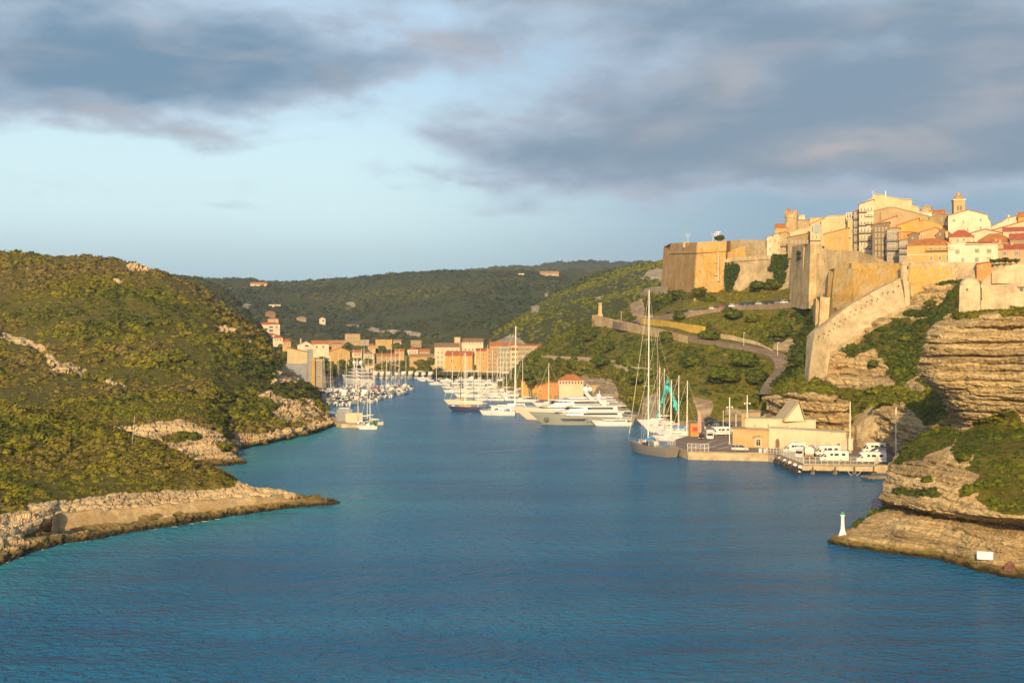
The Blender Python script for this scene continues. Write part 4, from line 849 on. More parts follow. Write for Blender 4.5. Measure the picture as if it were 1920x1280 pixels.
rampart('bulwark', 'pale projecting bulwark with one sunlit rounded edge standing before the town houses', 'wall',
    [(1500, 462, 590), (1497, 458, 540), (1519, 456, 512), (1531, 456, 510), (1545, 467, 506), (1575, 469, 496), (1610, 471, 486), (1640, 480, 474), (1663, 491, 466), (1668, 494, 480)],
    [(1496, 540, 585), (1490, 548, 534), (1517, 552, 506), (1530, 552, 505), (1545, 552, 500), (1575, 552, 490), (1610, 552, 480), (1640, 552, 470), (1663, 540, 463), (1668, 520, 478)], 12, M['mason'], seed=5, rough=0.2)
rampart('rampart', 'ochre orange lower rampart with dark rain streaks below the bulwark', 'wall', [(1558, 524, 480), (1564, 503, 466), (1600, 503, 452), (1650, 503, 440), (1692, 503, 430)], [(1555, 552, 478), (1560, 552, 460), (1600, 552, 446), (1650, 552, 434), (1692, 535, 426)], 8, M['mason_ochre'], seed=6)
rampart('parapet', 'yellow parapet strip along the head of the orange lower rampart', 'parapet', [(1597, 493, 458), (1640, 492, 450), (1690, 493, 440)], [(1597, 502, 458), (1640, 502, 450), (1690, 502, 440)], 4, M['mason_ochre'], seed=7)
rampart('rampart', 'grey town rampart with a yellow lower band under the white and orange houses', 'wall', [(1704, 491, 428), (1760, 490, 424), (1832, 492, 418), (1870, 494, 414), (1960, 492, 408)], [(1704, 530, 424), (1760, 530, 420), (1832, 532, 414), (1870, 532, 410), (1960, 530, 404)], 8, M['mason_grey'], seed=8)
rampart('lichen_band', 'yellow stained lower wall course running under the grey town rampart', 'wall', [(1704, 499, 424.5), (1740, 499, 421.5), (1783, 500, 418.5), (1785, 503, 418.5)], [(1704, 531, 421), (1740, 527, 418), (1783, 528, 415), (1785, 528, 415)], 3, M['mason_ochre'], seed=9)
# sentry turret
tb = P(1697, 527, 424); o = thing('sentry_turret', 'small round stone sentry turret with pointed cap on the wall corner', 'turret', tb)
hh = 40 * 424 / F
MB().lathe([(0.4, -2.5), (1.5, 0), (1.75, hh * .45), (1.75, hh * 0.78)], n=14).build('wall', M['mason_pale'], o, True)
MB().lathe([(2.0, hh * 0.78), (2.0, hh * 0.82), (1.3, hh * 0.93), (0.3, hh), (0.05, hh + .5)], n=14).build('cap', M['mason_pale'], o, True)
MB().box((0.35, -1.72, hh * 0.62), (0.5, 0.2, 1.2)).build('loophole', M['black'], o)
# ramp wall and towers
rw, g2 = rampart('ramp_wall', 'broad pale wall sweeping down the cliff from the turret to the road bend', 'wall',
    [(1520, 630, 404), (1527, 622, 400), (1545, 609, 405), (1560, 597, 409), (1580, 582, 412), (1600, 568, 414), (1640, 545, 417), (1688, 521, 420), (1692, 522, 424)],
    [(1513, 706, 398), (1516, 706, 393), (1549, 712, 397), (1557, 662, 401), (1580, 643, 404), (1610, 625, 406), (1655, 595, 410), (1698, 574, 413), (1702, 574, 418)], 5, M['mason_pale'], seed=10, rough=0.16, drop=8)
mb = MB()
for i in range(16):
    t = i / 15; a = Vector((1530 + 150 * t, 622 - 95 * t - 14 * math.sin(t * 3.1) * 0.6, 0))
    q = P(a.x + 5, a.y + 9 + 3 * (i % 3), 398.2 + 19 * t) - g2; mb.box(q, (0.22, 0.9, 0.5))
mb.build('loophole', M['darkgrey'], rw)
rampart('watch_tower', 'narrow square stone tower with a shaded flank beside the ramp wall', 'tower', [(1533, 561, 446), (1538, 556, 432), (1556, 558, 430), (1562, 560, 440)], [(1531, 612, 446), (1535, 618, 430), (1553, 616, 428), (1560, 600, 438)], 6, M['mason'], seed=11)
rampart('corner_pier', 'streaked stone pier closing the ramp wall beneath the sentry turret', 'tower', [(1688, 524, 421), (1693, 524, 418), (1705, 528, 418), (1708, 528, 424)], [(1696, 583, 420), (1700, 585, 414), (1706, 582, 414), (1709, 580, 420)], 5, M['mason_pale'], seed=12)
rampart('retaining_wall', 'pale pointed retaining wall at the outer end of the lower road', 'wall', [(1110, 590), (1118, 590), (1124, 592), (1160, 600), (1200, 609), (1240, 617), (1290, 630)], [(1112, 612), (1110, 612), (1122, 612), (1160, 618), (1200, 626), (1240, 634), (1290, 644)], 4, M['mason'], seed=13, drop=8)
rampart('hedge_wall', 'long mustard yellow wall climbing beside the lower road', 'wall', [(1194, 596), (1240, 600), (1290, 607), (1323, 612)], [(1194, 606), (1240, 612), (1290, 622), (1322, 628)], 2.5, plain('mustard_render', (0.46, 0.31, 0.045), 0.9, var=0.2, scale=0.4), seed=14)
rampart('terrace_wall', 'pale stone terrace wall crossing the lower green slope above the yachts', 'wall', [(1014, 667), (1060, 668), (1110, 670), (1153, 675), (1156, 676)], [(1014, 670), (1060, 672), (1110, 675), (1153, 682), (1156, 682)], 1.5, M['mason_pale'], seed=15, drop=4)
rampart('terrace_wall', 'shorter and lower stone terrace wall just behind the maxi yacht mast', 'wall', [(1152, 684), (1182, 689), (1184, 687), (1222, 690)], [(1152, 689), (1182, 695), (1184, 702), (1222, 702)], 1.5, M['mason_pale'], seed=16, drop=4)
rampart('road_wall', 'low pale kerb wall on the upper side of the road bend', 'wall', [(1322, 621), (1370, 628), (1420, 640), (1450, 655)], [(1322, 630), (1370, 637), (1420, 647), (1450, 660)], 1.2, M['mason_pale'], seed=17, drop=3)
rampart('road_wall', 'stone wall holding the parked cars road under the curtain wall', 'wall', [(1225, 596), (1290, 586), (1350, 578), (1400, 572), (1460, 569), (1530, 562)], [(1225, 600), (1290, 590), (1350, 582), (1400, 576), (1460, 573), (1530, 567)], 1.0, M['mason_pale'], seed=18, drop=4)
rampart('rampart', 'rounded pale wall end peeping out below the bastion foot', 'wall', [(1202, 551), (1210, 541), (1225, 537), (1252, 536)], [(1202, 556), (1210, 556), (1225, 556), (1252, 556)], 6, M['mason_pale'], seed=19)
rampart('quarry_face', 'smooth cut rock face with brown streaks behind the parked campers', 'rock face', [(1609, 800, 352), (1622, 786, 350), (1650, 770, 346), (1690, 764, 338), (1752, 764, 326), (1790, 780, 312)], [(1606, 845, 346), (1620, 848, 342), (1650, 850, 338), (1690, 852, 330), (1752, 860, 316), (1790, 868, 304)], 14, M['mason_ochre'] if False else masonry('cut_rock', (0.50, 0.385, 0.21), (0.5, 0.33, 0.1), 0.35, 0.5), seed=20, rough=0.5, drop=4)
# fort with the dome on the promontory
fo = P(1822, 588, 246); fort = thing('small_fort', 'pale limewashed fort with a small dome and curved rear wall on the near cliff', 'fort', fo, -math.atan2(fo.x, fo.y))
s_ = 246 / F
def fl(px, py, y=0.0): return ((px - 1822) * s_, y, (588 - py) * s_)
mb = MB(); a = [fl(1800, 594), fl(1838, 598), fl(1837, 535), (fl(1801, 536))]
mb.prism([fl(1799, 600), fl(1838, 602), fl(1836, 534), fl(1801, 535)], (0, 5.0, 0)); mb.build('guardhouse_wall', M['limewash'], fort)
mb = MB(); mb.lathe([(2.1, 0), (2.05, 0.5), (1.75, 1.1), (1.2, 1.65), (0.55, 1.98), (0.02, 2.1)], (fl(1818.5, 535)[0], 2.3, fl(0, 535.5)[2]), 20); mb.build('dome', M['limewash'], fort, True)
mb = MB(); mb.prism([fl(1838, 604, 1.2), fl(1965, 600, 1.2), fl(1965, 526, 1.2), fl(1920, 529, 1.2), fl(1880, 533, 1.2), fl(1838, 535, 1.2)], (0, 4, 0)); mb.build('front_wall', M['limewash'], fort)
mb = MB(); arc = [fl(1838, 540, 7), fl(1838, 532, 7), fl(1845, 521, 7), fl(1856, 511, 7), (fl(1870, 502, 7)), fl(1885, 496.5, 7), fl(1905, 493, 7), fl(1965, 489, 7), fl(1965, 540, 7)]
mb.prism(arc, (0, 9, 0)); mb.build('vaulted_hall', M['limewash'], fort)
mb = MB(); mb.prism([fl(1858, 530, 6.2), fl(1858, 508, 6.2), fl(1920, 500, 6.2), fl(1965, 497, 6.2), fl(1965, 530, 6.2)], (0, 1, 0)); mb.build('inner_wall', M['limewash'], fort)
for nm, px, py, w, h, y in (('window', 1814, 543, 3.4, 4, -0.05), ('window', 1908, 543, 6, 6.5, 1.15)):
    MB().box(fl(px, py, y), (w * s_, 0.12, h * s_)).build(nm, M['glass'], fort)
MB().box(fl(1908, 538.2, 1.0), (13 * s_, 0.5, 0.14)).build('lintel', M['mason_grey'], fort)
MB().prism([fl(1839.4, 560, -.06), fl(1841, 560, -.06), fl(1841, 538, -.06), fl(1839.4, 538, -.06)], (0, 1.5, 0)).build('doorway', M['mason_grey'], fort)
# monument column on the outer road end
o = thing('monument', 'slender square stone memorial pillar on the outer road end', 'monument', P(1125, 592, 728))
h = 23 * 728 / F
MB().box((0, 0, h / 2), (2.2, 2.2, h), 0, 0.82).build('shaft', M['mason_pale'], o); MB().box((0, 0, 0.3), (3.4, 3.4, 1.2)).build('plinth', M['mason'], o); MB().box((0, 0, h + 0.25), (2.5, 2.5, 0.5)).build('cap', M['mason_pale'], o)

# ------------------------------------------------------------------ houses
WINM = {}
def window_mesh(w, h, sh):
    k = (round(w, 1), round(h, 1), sh)
    if k not in WINM:
        w, h = k[0], k[1]; mb = MB(); mb.mat(0).box((0, -0.05, 0), (w * 1.16, 0.10, h * 1.1)); mb.mat(1).box((0, -0.09, 0), (w * 0.86, 0.10, h * 0.92))
        mb.mat(0).box((0, -0.12, 0), (0.07, 0.10, h * 0.92)); mb.box((0, -0.12, h * 0.18), (w * 0.86, 0.10, 0.06)); mb.box((0, -0.16, -h * 0.56), (w * 1.35, 0.3, 0.12))
        if sh:
            for s in (-1, 1): mb.mat(2).box((s * w * 0.80, -0.09, 0), (w * 0.46, 0.08, h))
        WINM[k] = mb.mesh('window', [M['trim'], M['glass'], M[sh or 'shutter']])
    return WINM[k]
def house(name, label, px0, px1, base, top, Y, dep=9.0, wall='w_cream', roof='flat', tile='tile', wins=(), rot=0.0, rise=2.2, shut=None, chim=(), ext=4.0, cat='house', group=None, balc=(), over=0.35, band=()):
    """top: row of the eaves, or a profile [(px,py)..] of a sloping or gabled head. roof: flat | tilt (tiles follow the profile) | hip | ridge.
    wins: (px, py, width, height) in photo pixels, or (px0, px1, py0, py1, columns, rows, w, h) for a regular facade"""
    pc = (px0 + px1) / 2
    if Y is None: Y = pick(pc, base).y - 2.0; ext = ext + 4
    o3 = P(pc, base, Y); root = thing(name, label, cat, o3, -math.atan2(o3.x, o3.y) + R(rot), group)
    s = Y / F / math.cos(math.atan2(o3.x, o3.y)) / math.cos(R(rot)); sv = Y / F
    lx = lambda p: (p - pc) * s
    lz = lambda q: (base - q) * sv
    prof = [(px0, top), (px1, top)] if not isinstance(top, (list, tuple)) else list(top)
    pr = [(lx(a), lz(b)) for a, b in prof]; mb = MB()
    pts = [(pr[0][0], 0, -ext)] + [(a, 0, z) for a, z in pr] + [(pr[-1][0], 0, -ext)]
    mb.prism(pts, (0, dep, 0)); w = mb.build('wall', M[wall], root)
    mb = MB(); xl, xr, zl = pr[0][0], pr[-1][0], pr[0][1]
    if roof in ('flat', 'tilt'):
        t = 0.32 if roof == 'tilt' else 0.28; ov = over
        q = list(pr); q[0] = (q[0][0] - ov, q[0][1] - ov * ((q[1][1] - q[0][1]) / max(q[1][0] - q[0][0], .01))); q[-1] = (q[-1][0] + ov, q[-1][1] + ov * ((pr[-1][1] - pr[-2][1]) / max(pr[-1][0] - pr[-2][0], .01)))
        for (a, za), (b, zb) in zip(q[:-1], q[1:]):
            if abs(b - a) < 0.25: continue
            mb.prism([(a, -ov, za + 0.02), (b, -ov, zb + 0.02), (b, -ov, zb + t), (a, -ov, za + t)], (0, dep + 2 * ov, 0))
        mb.build('roof', M[tile] if roof == 'tilt' else M[wall], root)
    elif roof == 'hip':
        z = zl; i = min(dep * 0.5, (xr - xl) * 0.35); ov = over
        v = [(xl - ov, -ov, z), (xr + ov, -ov, z), (xr + ov, dep + ov, z), (xl - ov, dep + ov, z), (xl + i, dep / 2, z + rise), (xr - i, dep / 2, z + rise)]
        v += [(a, b, c - 0.25) for a, b, c in v[:4]]
        mb.add(v, [(0, 1, 5, 4), (1, 2, 5), (2, 3, 4, 5), (3, 0, 4), (6, 7, 1, 0), (7, 8, 2, 1), (8, 9, 3, 2), (9, 6, 0, 3), (9, 8, 7, 6)]); mb.build('roof', M[tile], root)
    elif roof == 'ridge':
        z = zl; ov = over
        mb.prism([(xl - ov, -ov, z - 0.1), (xl - ov, dep / 2, z + rise), (xl - ov, dep + ov, z - 0.1), (xl - ov, dep + ov, z - 0.35), (xl - ov, dep / 2, z + rise - .4), (xl - ov, -ov, z - 0.35)], (xr - xl + 2 * ov, 0, 0)); mb.build('roof', M[tile], root)
        g = MB(); g.prism([(xl + .01, 0.01, z - 0.3), (xl + .01, dep / 2, z + rise - .45), (xl + .01, dep - .01, z - 0.3)], (xr - xl - .02, 0, 0)); g.build('gable', M[wall], root)
    k = 0
    for wn in wins:
        if len(wn) == 4: lst = [wn]
        else:
            a, b, c, d, nc, nr, ww, wh = wn; lst = [(a + (b - a) * (i + .5) / nc, c + (d - c) * (j + .5) / nr, ww, wh) for i in range(nc) for j in range(nr)]
        for (wx_, wy_, ww, wh) in lst:
            wo_ = bpy.data.objects.new('window', window_mesh(ww * s, wh * sv, shut)); link(wo_, root); wo_.location = (lx(wx_), 0, lz(wy_)); k += 1
    for (a, b, h) in chim:
        mb = MB(); x = lx(a); mb.box((x, dep * 0.45, lz(b) - 0.6), (0.75, 0.6, h + 1.2)); mb.box((x, dep * .45, lz(b) + h / 2 + .05), (0.95, 0.8, 0.18)); mb.build('chimney', M[wall], root)
    for (a, b, c, m_) in balc:
        mb = MB(); w_ = (b - a) * s; x = lx((a + b) / 2); z = lz(c); mb.box((x, -0.6, z), (w_, 1.2, 0.16)); mb.box((x, -1.17, z + 0.95), (w_, 0.06, 0.08))
        nb = max(3, int(w_ / 0.45))
        for i in range(nb + 1): mb.box((x - w_ / 2 + w_ * i / nb, -1.17, z + 0.5), (0.05, 0.05, 0.9))
        for s_1 in (-1, 1): mb.box((x + s_1 * w_ / 2, -0.6, z + .95), (0.06, 1.2, 0.08))
        mb.build('balcony', M[m_], root)
    for (a, b, c) in band:
        MB().box((lx((a + b) / 2), -0.06, lz(c)), ((b - a) * s, 0.16, 0.22)).build('string_course', M['trim'], root)
    return root

TG = 'houses of the upper town'
H = lambda *a, **k: house('town_house', *a, group=TG, **k)
H('narrow pale grey house, first of the town beside the cream wall', 1438, 1450, 478, [(1438, 444), (1450, 441)], 600, 8, 'w_pale', 'tilt', 'tileold', [(1444, 452, 2.4, 7), (1444, 467, 2.4, 7)])
H('little house with an orange tiled roof beside the ruined tower', 1454, 1476, 440, 426, 605, 9, 'w_ochre', 'ridge', 'tile', [(1462, 431, 2, 3.5)], rise=2.2)
tw = P(1484, 436, 606); o = thing('ruined_tower', 'round crumbling stone tower with broken battlements above the first houses', 'tower', tw)
h = 34 * 606 / F; mb = MB(); mb.lathe([(3.35, -5), (3.3, 0), (3.1, h * .75), (3.3, h * .8), (3.3, h)], n=18); mb.build('wall', M['mason'], o, False)
for i in range(9):
    t = 2 * math.pi * i / 9; MB().box((2.9 * math.cos(t), 2.9 * math.sin(t), h + 0.4 + 0.3 * (i % 3)), (0.9, 0.9, 1.0 + 0.5 * (i % 3)), t).build('battlement', M['mason'], o)
MB().lathe([(1.4, h), (1.3, h + 1.6), (0.2, h + 3.0)], (-1.6, -1, 0), 10).build('tile_cap', M['tile'], o)
H('tan house with a flat parapet just behind the ruined tower', 1497, 1520, 432, [(1497, 412), (1519, 414)], 615, 9, 'w_tan', 'tilt', 'tileold', [(1509, 421, 4, 3.5)])
H('pale upper storey set back above the tan parapet house', 1498, 1509, 415, 404, 622, 6, 'w_pale', 'flat')
H('narrow cream house front with one white bay above the curtain wall', 1450, 1463, 478, [(1450, 440), (1463, 437)], 597, 8, 'w_cream', 'tilt', 'tilebrown', [(1454, 450, 2.4, 5), (1460, 455, 3, 6), (1460, 468, 3, 6)])
H('narrow stone house with dark shutters next to the cream bay house', 1463, 1479, 478, [(1463, 438), (1471, 435), (1479, 438)], 595, 8, 'w_tan', 'tilt', 'tilebrown', [(1467, 449, 2.5, 5), (1474, 452, 2.5, 5), (1470, 466, 2.5, 6)], balc=[(1464, 1478, 462, 'darkgrey')])
H('long low house with a sloping brown eave and two rows of windows', 1478, 1520, 478, [(1478, 445), (1519, 437)], 578, 9, 'w_stone', 'tilt', 'tilebrown', [(1482, 1517, 447, 459, 5, 1, 2.6, 5), (1482, 1498, 461, 475, 3, 1, 2.6, 6)])
H('blank cream wall house sloping upward behind the long low house', 1478, 1520, 444, [(1478, 437.5), (1519, 423.5)], 598, 9, 'w_cream', 'flat', 'tile')
H('flat topped cream house peeping over the orange lean-to roof', 1519, 1543, 425, 409, 575, 8, 'w_cream', 'flat', 'tile')
H('cream house with an orange lean-to roof and one large pale window', 1520, 1543, 470, [(1520, 420), (1541, 411), (1543, 410)], 560, 9, 'w_cream', 'tilt', 'tile', [(1524, 429, 3, 14), (1541, 424, 3.6, 3.4), (1541, 429, 3.6, 3.4), (1541, 434, 3.6, 3.4), (1524, 444, 2.5, 7), (1531, 444, 2.5, 7), (1537, 459, 3, 5)], balc=[(1520, 1538, 451, 'w_pale')])
H('large flat cream house with scattered small windows beside the white loggia', 1542, 1602, 480, [(1542, 414), (1553, 405.5), (1587, 404), (1602, 409)], 555, 11, 'w_cream', 'flat', 'tile', [(1573.5, 416, 2.4, 4), (1585, 416, 2.4, 4), (1594, 418, 3, 5), (1594, 433, 3, 5), (1594, 446, 4, 4), (1559.5, 431, 3, 4)])
H('yellow house with a rising roof line and three dark windows above the bulwark', 1547, 1592, 474, [(1547, 438.5), (1590, 428)], 535, 9, 'w_ochre', 'tilt', 'tile', [(1568, 442, 3, 5), (1577, 442, 3, 5), (1577, 454, 3, 5), (1549, 460, 1.8, 3)])
H('plain cream side house standing between the yellow house and the balcony tower', 1590, 1604, 476, [(1590, 412), (1604, 410)], 545, 8, 'w_cream', 'flat', 'tile', [(1594, 446, 4, 4)])
lg = P(1594, 410, 548); o = thing('loggia', 'white rooftop loggia of three small arches', 'loggia', lg, -math.atan2(lg.x, lg.y)); s_ = 548 / F
MB().box((0, 1.5, 10.6 * s_), (14 * s_, 3.2, 0.4)).build('roof', M['w_white'], o)
for i in range(4): MB().box((-6.4 * s_ + i * 4.2 * s_, 0, 5 * s_), (0.45, 0.45, 10.5 * s_)).build('pillar', M['w_white'], o)
MB().box((0, 1.5, 0.1), (14 * s_, 3, 0.5)).build('parapet', M['w_white'], o)
H('tall narrow tenement covered in iron balconies left of the big gable', 1601, 1613, 478, [(1601, 397), (1613, 393)], 540, 9, 'w_grey', 'tilt', 'tile', [(1602, 1612, 398, 470, 2, 6, 2.4, 6)], balc=[(1601, 1612, 412, 'darkgrey'), (1601, 1612, 426, 'darkgrey'), (1601, 1612, 440, 'darkgrey'), (1601, 1612, 454, 'darkgrey')])
H('tallest tenement with stacked balconies below the big gable eave', 1612, 1637, 482, [(1612, 383), (1637, 375)], 530, 9, 'w_pale', 'tilt', 'tilebrown', [(1613, 1636, 386, 476, 4, 7, 2.4, 6.5)], balc=[(1612, 1625, 398, 'darkgrey'), (1612, 1625, 423, 'darkgrey'), (1623, 1637, 405, 'white'), (1623, 1637, 421, 'darkgrey'), (1612, 1637, 437, 'darkgrey'), (1612, 1637, 452, 'darkgrey'), (1620, 1637, 466, 'darkgrey')])
H('huge cream gable house, highest of the whole upper town', 1622, 1719, 420, [(1622, 380), (1639, 370), (1639.5, 364), (1660, 365), (1661, 368), (1692, 375), (1706, 376), (1707, 388), (1718, 389), (1719, 400)], 548, 14, 'w_cream', 'flat', 'tile', [(1650, 367, 4, 2)], chim=[(1694, 374, 1.2), (1700, 374, 1.2), (1705, 375, 1.2), (1682, 371, 0.8)])
H('broad brown stone house with a shallow gable under the huge cream gable', 1626, 1738, 432, [(1626, 398), (1668, 388.5), (1678, 389), (1736, 407)], 530, 10, 'w_tan', 'flat', 'tileold', [(1682, 386.5, 2, 2)])
H('pale pink cottage with a narrow red sloping roof in front of brown stone', 1636, 1679, 440, [(1636, 424), (1649, 417), (1679, 406)], 512, 8, 'w_pink', 'tilt', 'tilered', [(1668, 416, 2.4, 3), (1674, 414, 2.4, 3)])
H('tall weathered brown tenement with barred windows and no balconies', 1637, 1667, 486, [(1637, 421), (1649, 419), (1667, 417)], 500, 9, 'w_brown', 'flat', 'tileold', [(1640, 1664, 424, 482, 4, 5, 2.2, 6)])
H('grey shaded tenement with two blue iron balconies', 1664, 1686, 489, [(1664, 431), (1671, 428), (1686, 428)], 488, 9, 'w_grey', 'tilt', 'tilebrown', [(1666, 1685, 432, 484, 4, 4, 2.4, 7)], balc=[(1662, 1684, 452, 'navy'), (1662, 1684, 470, 'darkgrey')], shut='shutterg')
H('yellow house with a stepped red roof line above the grey tenement', 1683, 1722, 456, [(1683, 423), (1695, 419), (1703, 416), (1721, 410)], 500, 9, 'w_yellow', 'tilt', 'tile', [(1691, 425, 1.6, 3), (1715, 424, 2.4, 6)])
H('small orange walled house below the stepped yellow house', 1686, 1708, 462, 435, 484, 7, 'w_orange', 'flat', 'tile', [(1692, 444, 1.6, 12)])
H('ochre house with rounded gable and several chimneys beside the stepped yellow house', 1719, 1765, 452, [(1719, 416), (1731, 412), (1752, 416), (1765, 423)], 505, 10, 'w_ochre', 'flat', 'tile', [], chim=[(1730, 411, 1.2), (1739, 412, 1.0), (1752, 416, 0.8)])
H('slim grey house with drying balconies behind the sentry turret', 1687, 1705, 488, [(1687, 451), (1704, 448)], 470, 8, 'w_grey', 'tilt', 'tilebrown', [(1688, 1704, 452, 484, 3, 3, 2.3, 6)], balc=[(1686, 1703, 465, 'darkgrey'), (1686, 1703, 476, 'darkgrey')])
H('small rough stone house squeezed left of the orange hipped roof', 1704, 1722, 466, [(1704, 440), (1713, 436), (1722, 438)], 468, 7, 'w_brown', 'flat', 'tileold', [(1711, 446, 2, 3)])
H('peach cottage with a lean-to orange roof above the hipped house', 1722, 1758, 462, [(1722, 437), (1752, 427.5), (1758, 430)], 478, 8, 'w_peach', 'tilt', 'tile', [(1729, 442, 3, 6), (1732, 442, 2, 6)])
H('two storey tan house with a bright orange hipped roof and balcony doors', 1705, 1784, 492, 458, 438, 11, 'w_ochre', 'hip', 'tile', [(1746, 466, 4.5, 6.5), (1760, 466, 4.5, 6.5), (1772, 466, 4.5, 6.5), (1746, 484, 4.2, 9), (1760, 484, 4.2, 9), (1773, 484, 4.2, 9), (1780.5, 484, 3.4, 9), (1709, 485, 2, 9)], rise=2.6, balc=[(1737, 1783, 470, 'w_ochre')], chim=[(1731, 449, 1.2), (1778, 453, 1.3)], band=[(1706, 1783, 477)])
H('cream house with a red hipped roof behind the white house', 1782, 1822, 462, 443, 452, 9, 'w_cream', 'hip', 'tilered', [(1796.5, 450, 3.4, 6), (1806.5, 449, 3.4, 6)], rise=2.8, chim=[(1778, 435, 1.0), (1794, 434, 1.0)])
H('dark stone house with tiled roof beside the red hipped roof', 1756, 1784, 460, [(1756, 440), (1768, 428), (1784, 441)], 460, 8, 'w_brown', 'tilt', 'tile', [(1763, 439, 2, 4)])
H('large white house with a low brown roof and tall windows on the rampart', 1783, 1865, 493, [(1783, 456), (1811, 455), (1812, 458), (1865, 459)], 432, 11, 'w_white', 'flat', 'tile', [(1799, 471, 3.2, 7.5), (1831, 470, 3.2, 7.5), (1850.5, 471, 3.2, 7.5), (1807.5, 487, 2, 8), (1830.5, 487, 3, 8), (1850, 485, 3, 3.4)], chim=[(1822, 451, 1.4), (1830, 452, 1.4)], shut='shutterg', band=[(1784, 1864, 481)])
rr = [x for x in bpy.data.objects if x.get('label', '').startswith('large white house')][0]
mb = MB(); z = (493 - 458.6) * 432 / F; q = 432 / F / math.cos(math.atan2(rr.location.x, rr.location.y)); mb.add([((1811 - 1824) * q, -0.4, z), ((1866 - 1824) * q, -0.4, z), ((1863 - 1824) * q, 5, z + 1.4), ((1814 - 1824) * q, 5, z + 1.4), ((1811 - 1824) * q, 10.6, z), ((1866 - 1824) * q, 10.6, z)], [(0, 1, 2, 3), (3, 2, 5, 4), (0, 3, 4), (1, 5, 2), (0, 4, 5, 1)]); mb.build('tiled_roof', M['tilered'], rr)
ch = H('white church gable with five small windows below the bell tower', 1783, 1854, 446, [(1783, 403.5), (1816, 394), (1847, 404), (1848, 410), (1852, 415), (1854, 432)], 500, 14, 'w_white', 'tilt', 'tileold', [(1792.5, 412, 5, 3.6), (1808, 415, 2.6, 5), (1836, 412.5, 3, 5), (1815, 430, 3, 6), (1836, 428, 3.4, 6)], rot=4)
bt = P(1797, 402, 522); o = thing('bell_tower', 'square church bell tower with twin arched openings and a small domed lantern', 'bell tower', bt, -math.atan2(bt.x, bt.y) + R(10)); s_ = 522 / F
MB().box((0, 0, 8 * s_), (20 * s_, 20 * s_, 36 * s_)).build('wall', M['w_peach'], o); MB().box((0, 0, 26.4 * s_), (23 * s_, 23 * s_, 0.5)).build('cornice', M['trim'], o)
MB().lathe([(9.5 * s_, 27 * s_), (9.3 * s_, 30 * s_), (7.5 * s_, 33 * s_), (4 * s_, 35 * s_)], n=16).build('dome', M['w_orange'], o, True)
MB().lathe([(3.6 * s_, 34.5 * s_), (3.2 * s_, 38 * s_), (1.6 * s_, 40.5 * s_), (0.2 * s_, 42.5 * s_)], n=10).build('lantern', M['w_peach'], o, True)
for s1 in (-1, 1):
    MB().box((s1 * 2.6 * s_, -10.1 * s_, 11 * s_), (2.8 * s_, 0.2, 8 * s_)).build('bell_opening', M['darkgrey'], o)
H('terraced peach house with an orange roof left of the bell tower', 1744, 1769, 412, [(1744, 399), (1769, 398)], 535, 9, 'w_peach', 'ridge', 'tile', [(1753, 403, 1.6, 3), (1757, 403, 1.6, 3), (1761, 403, 1.6, 3)], rise=1.8)
H('small tan rooftop block with aerial stubs at the skyline', 1729, 1745, 410, [(1729, 391), (1735, 387), (1745, 389)], 540, 7, 'w_tan', 'flat', 'tile', [(1737, 394, 1.6, 3)], chim=[(1738, 386, 1.4), (1741, 387, 1.2)])
H('low white terrace house between the brown gable and the peach house', 1722, 1746, 416, 399, 530, 7, 'w_white', 'flat', 'tile')
H('dark tan stone house below the peach terraced house', 1744, 1779, 428, [(1744, 408), (1760, 401), (1779, 404)], 515, 8, 'w_stone', 'flat', 'tileold', [(1765, 412, 1.6, 6), (1772, 420, 2.6, 5)], chim=[(1774, 398, 1.6)])
H('long pale house under a low sweeping roof in front of the church gable', 1816, 1876, 452, [(1816, 439), (1847, 430), (1874, 438)], 474, 9, 'w_pale', 'tilt', 'tilered', [])
H('stone house with a broad orange hipped roof behind the white house', 1836, 1894, 462, 452, 462, 12, 'w_stone', 'hip', 'tile', [], rise=3.4, chim=[(1853, 450, 1.2), (1880, 448, 1.2)])
H('stepped white wall house climbing to the skyline past the church', 1854, 1935, 440, [(1854, 429), (1882, 415), (1889, 409), (1903, 406), (1935, 402)], 510, 10, 'w_white', 'tilt', 'tileold', [(1892, 412, 2, 3)], chim=[(1892, 405, 1.6), (1906, 404, 1.4)])
H('cream house with a slanted red roof edge beneath the stepped white wall', 1866, 1940, 448, [(1866, 431), (1914, 416.5), (1940, 412)], 498, 9, 'w_cream', 'tilt', 'tilered', [(1908, 424, 2, 3)])
H('yellow topped house at the outer end of the skyline', 1912, 1945, 425, 405, 505, 8, 'w_yellow', 'ridge', 'tile', [(1922, 410, 2, 3)])
H('cream house with red roof and white shuttered windows, half out of frame', 1886, 1945, 452, 432, 478, 9, 'w_cream', 'ridge', 'tilered', [(1898, 437, 3, 4.5), (1907, 437, 3, 5), (1918, 437, 3, 4.5)], rise=1.8)
H('rough stone house with a red roof above the pink house', 1898, 1950, 470, 447, 456, 9, 'w_stone', 'ridge', 'tilered', [], rise=2.4, chim=[(1905, 440, 1.5)])
H('slim pink house front joining the white house', 1864, 1880, 492, [(1864, 455), (1880, 457)], 431, 9, 'w_pink', 'flat', 'tilered', [(1869.5, 486, 3, 5)], chim=[(1868, 451, 1.4), (1875, 452, 1.4)])
H('salmon pink house with two large grey shuttered windows', 1878, 1950, 492, 465.5, 428, 10, 'w_pink', 'ridge', 'tilered', [(1889, 474, 4, 9), (1908.5, 474, 4, 9), (1928, 474, 4, 9), (1909, 486, 3, 5)], rise=1.9, shut='shutterg', chim=[(1886, 458, 1.4), (1900, 457, 1.2)])
hu = house('brick_hut', 'small brick hut with a sloping red roof on the town rampart', 1833, 1857, 510, [(1833, 495), (1857, 491)], 412, 4, 'w_orange', 'tilt', 'tilered', [(1840, 500, 3, 5)], cat='hut')
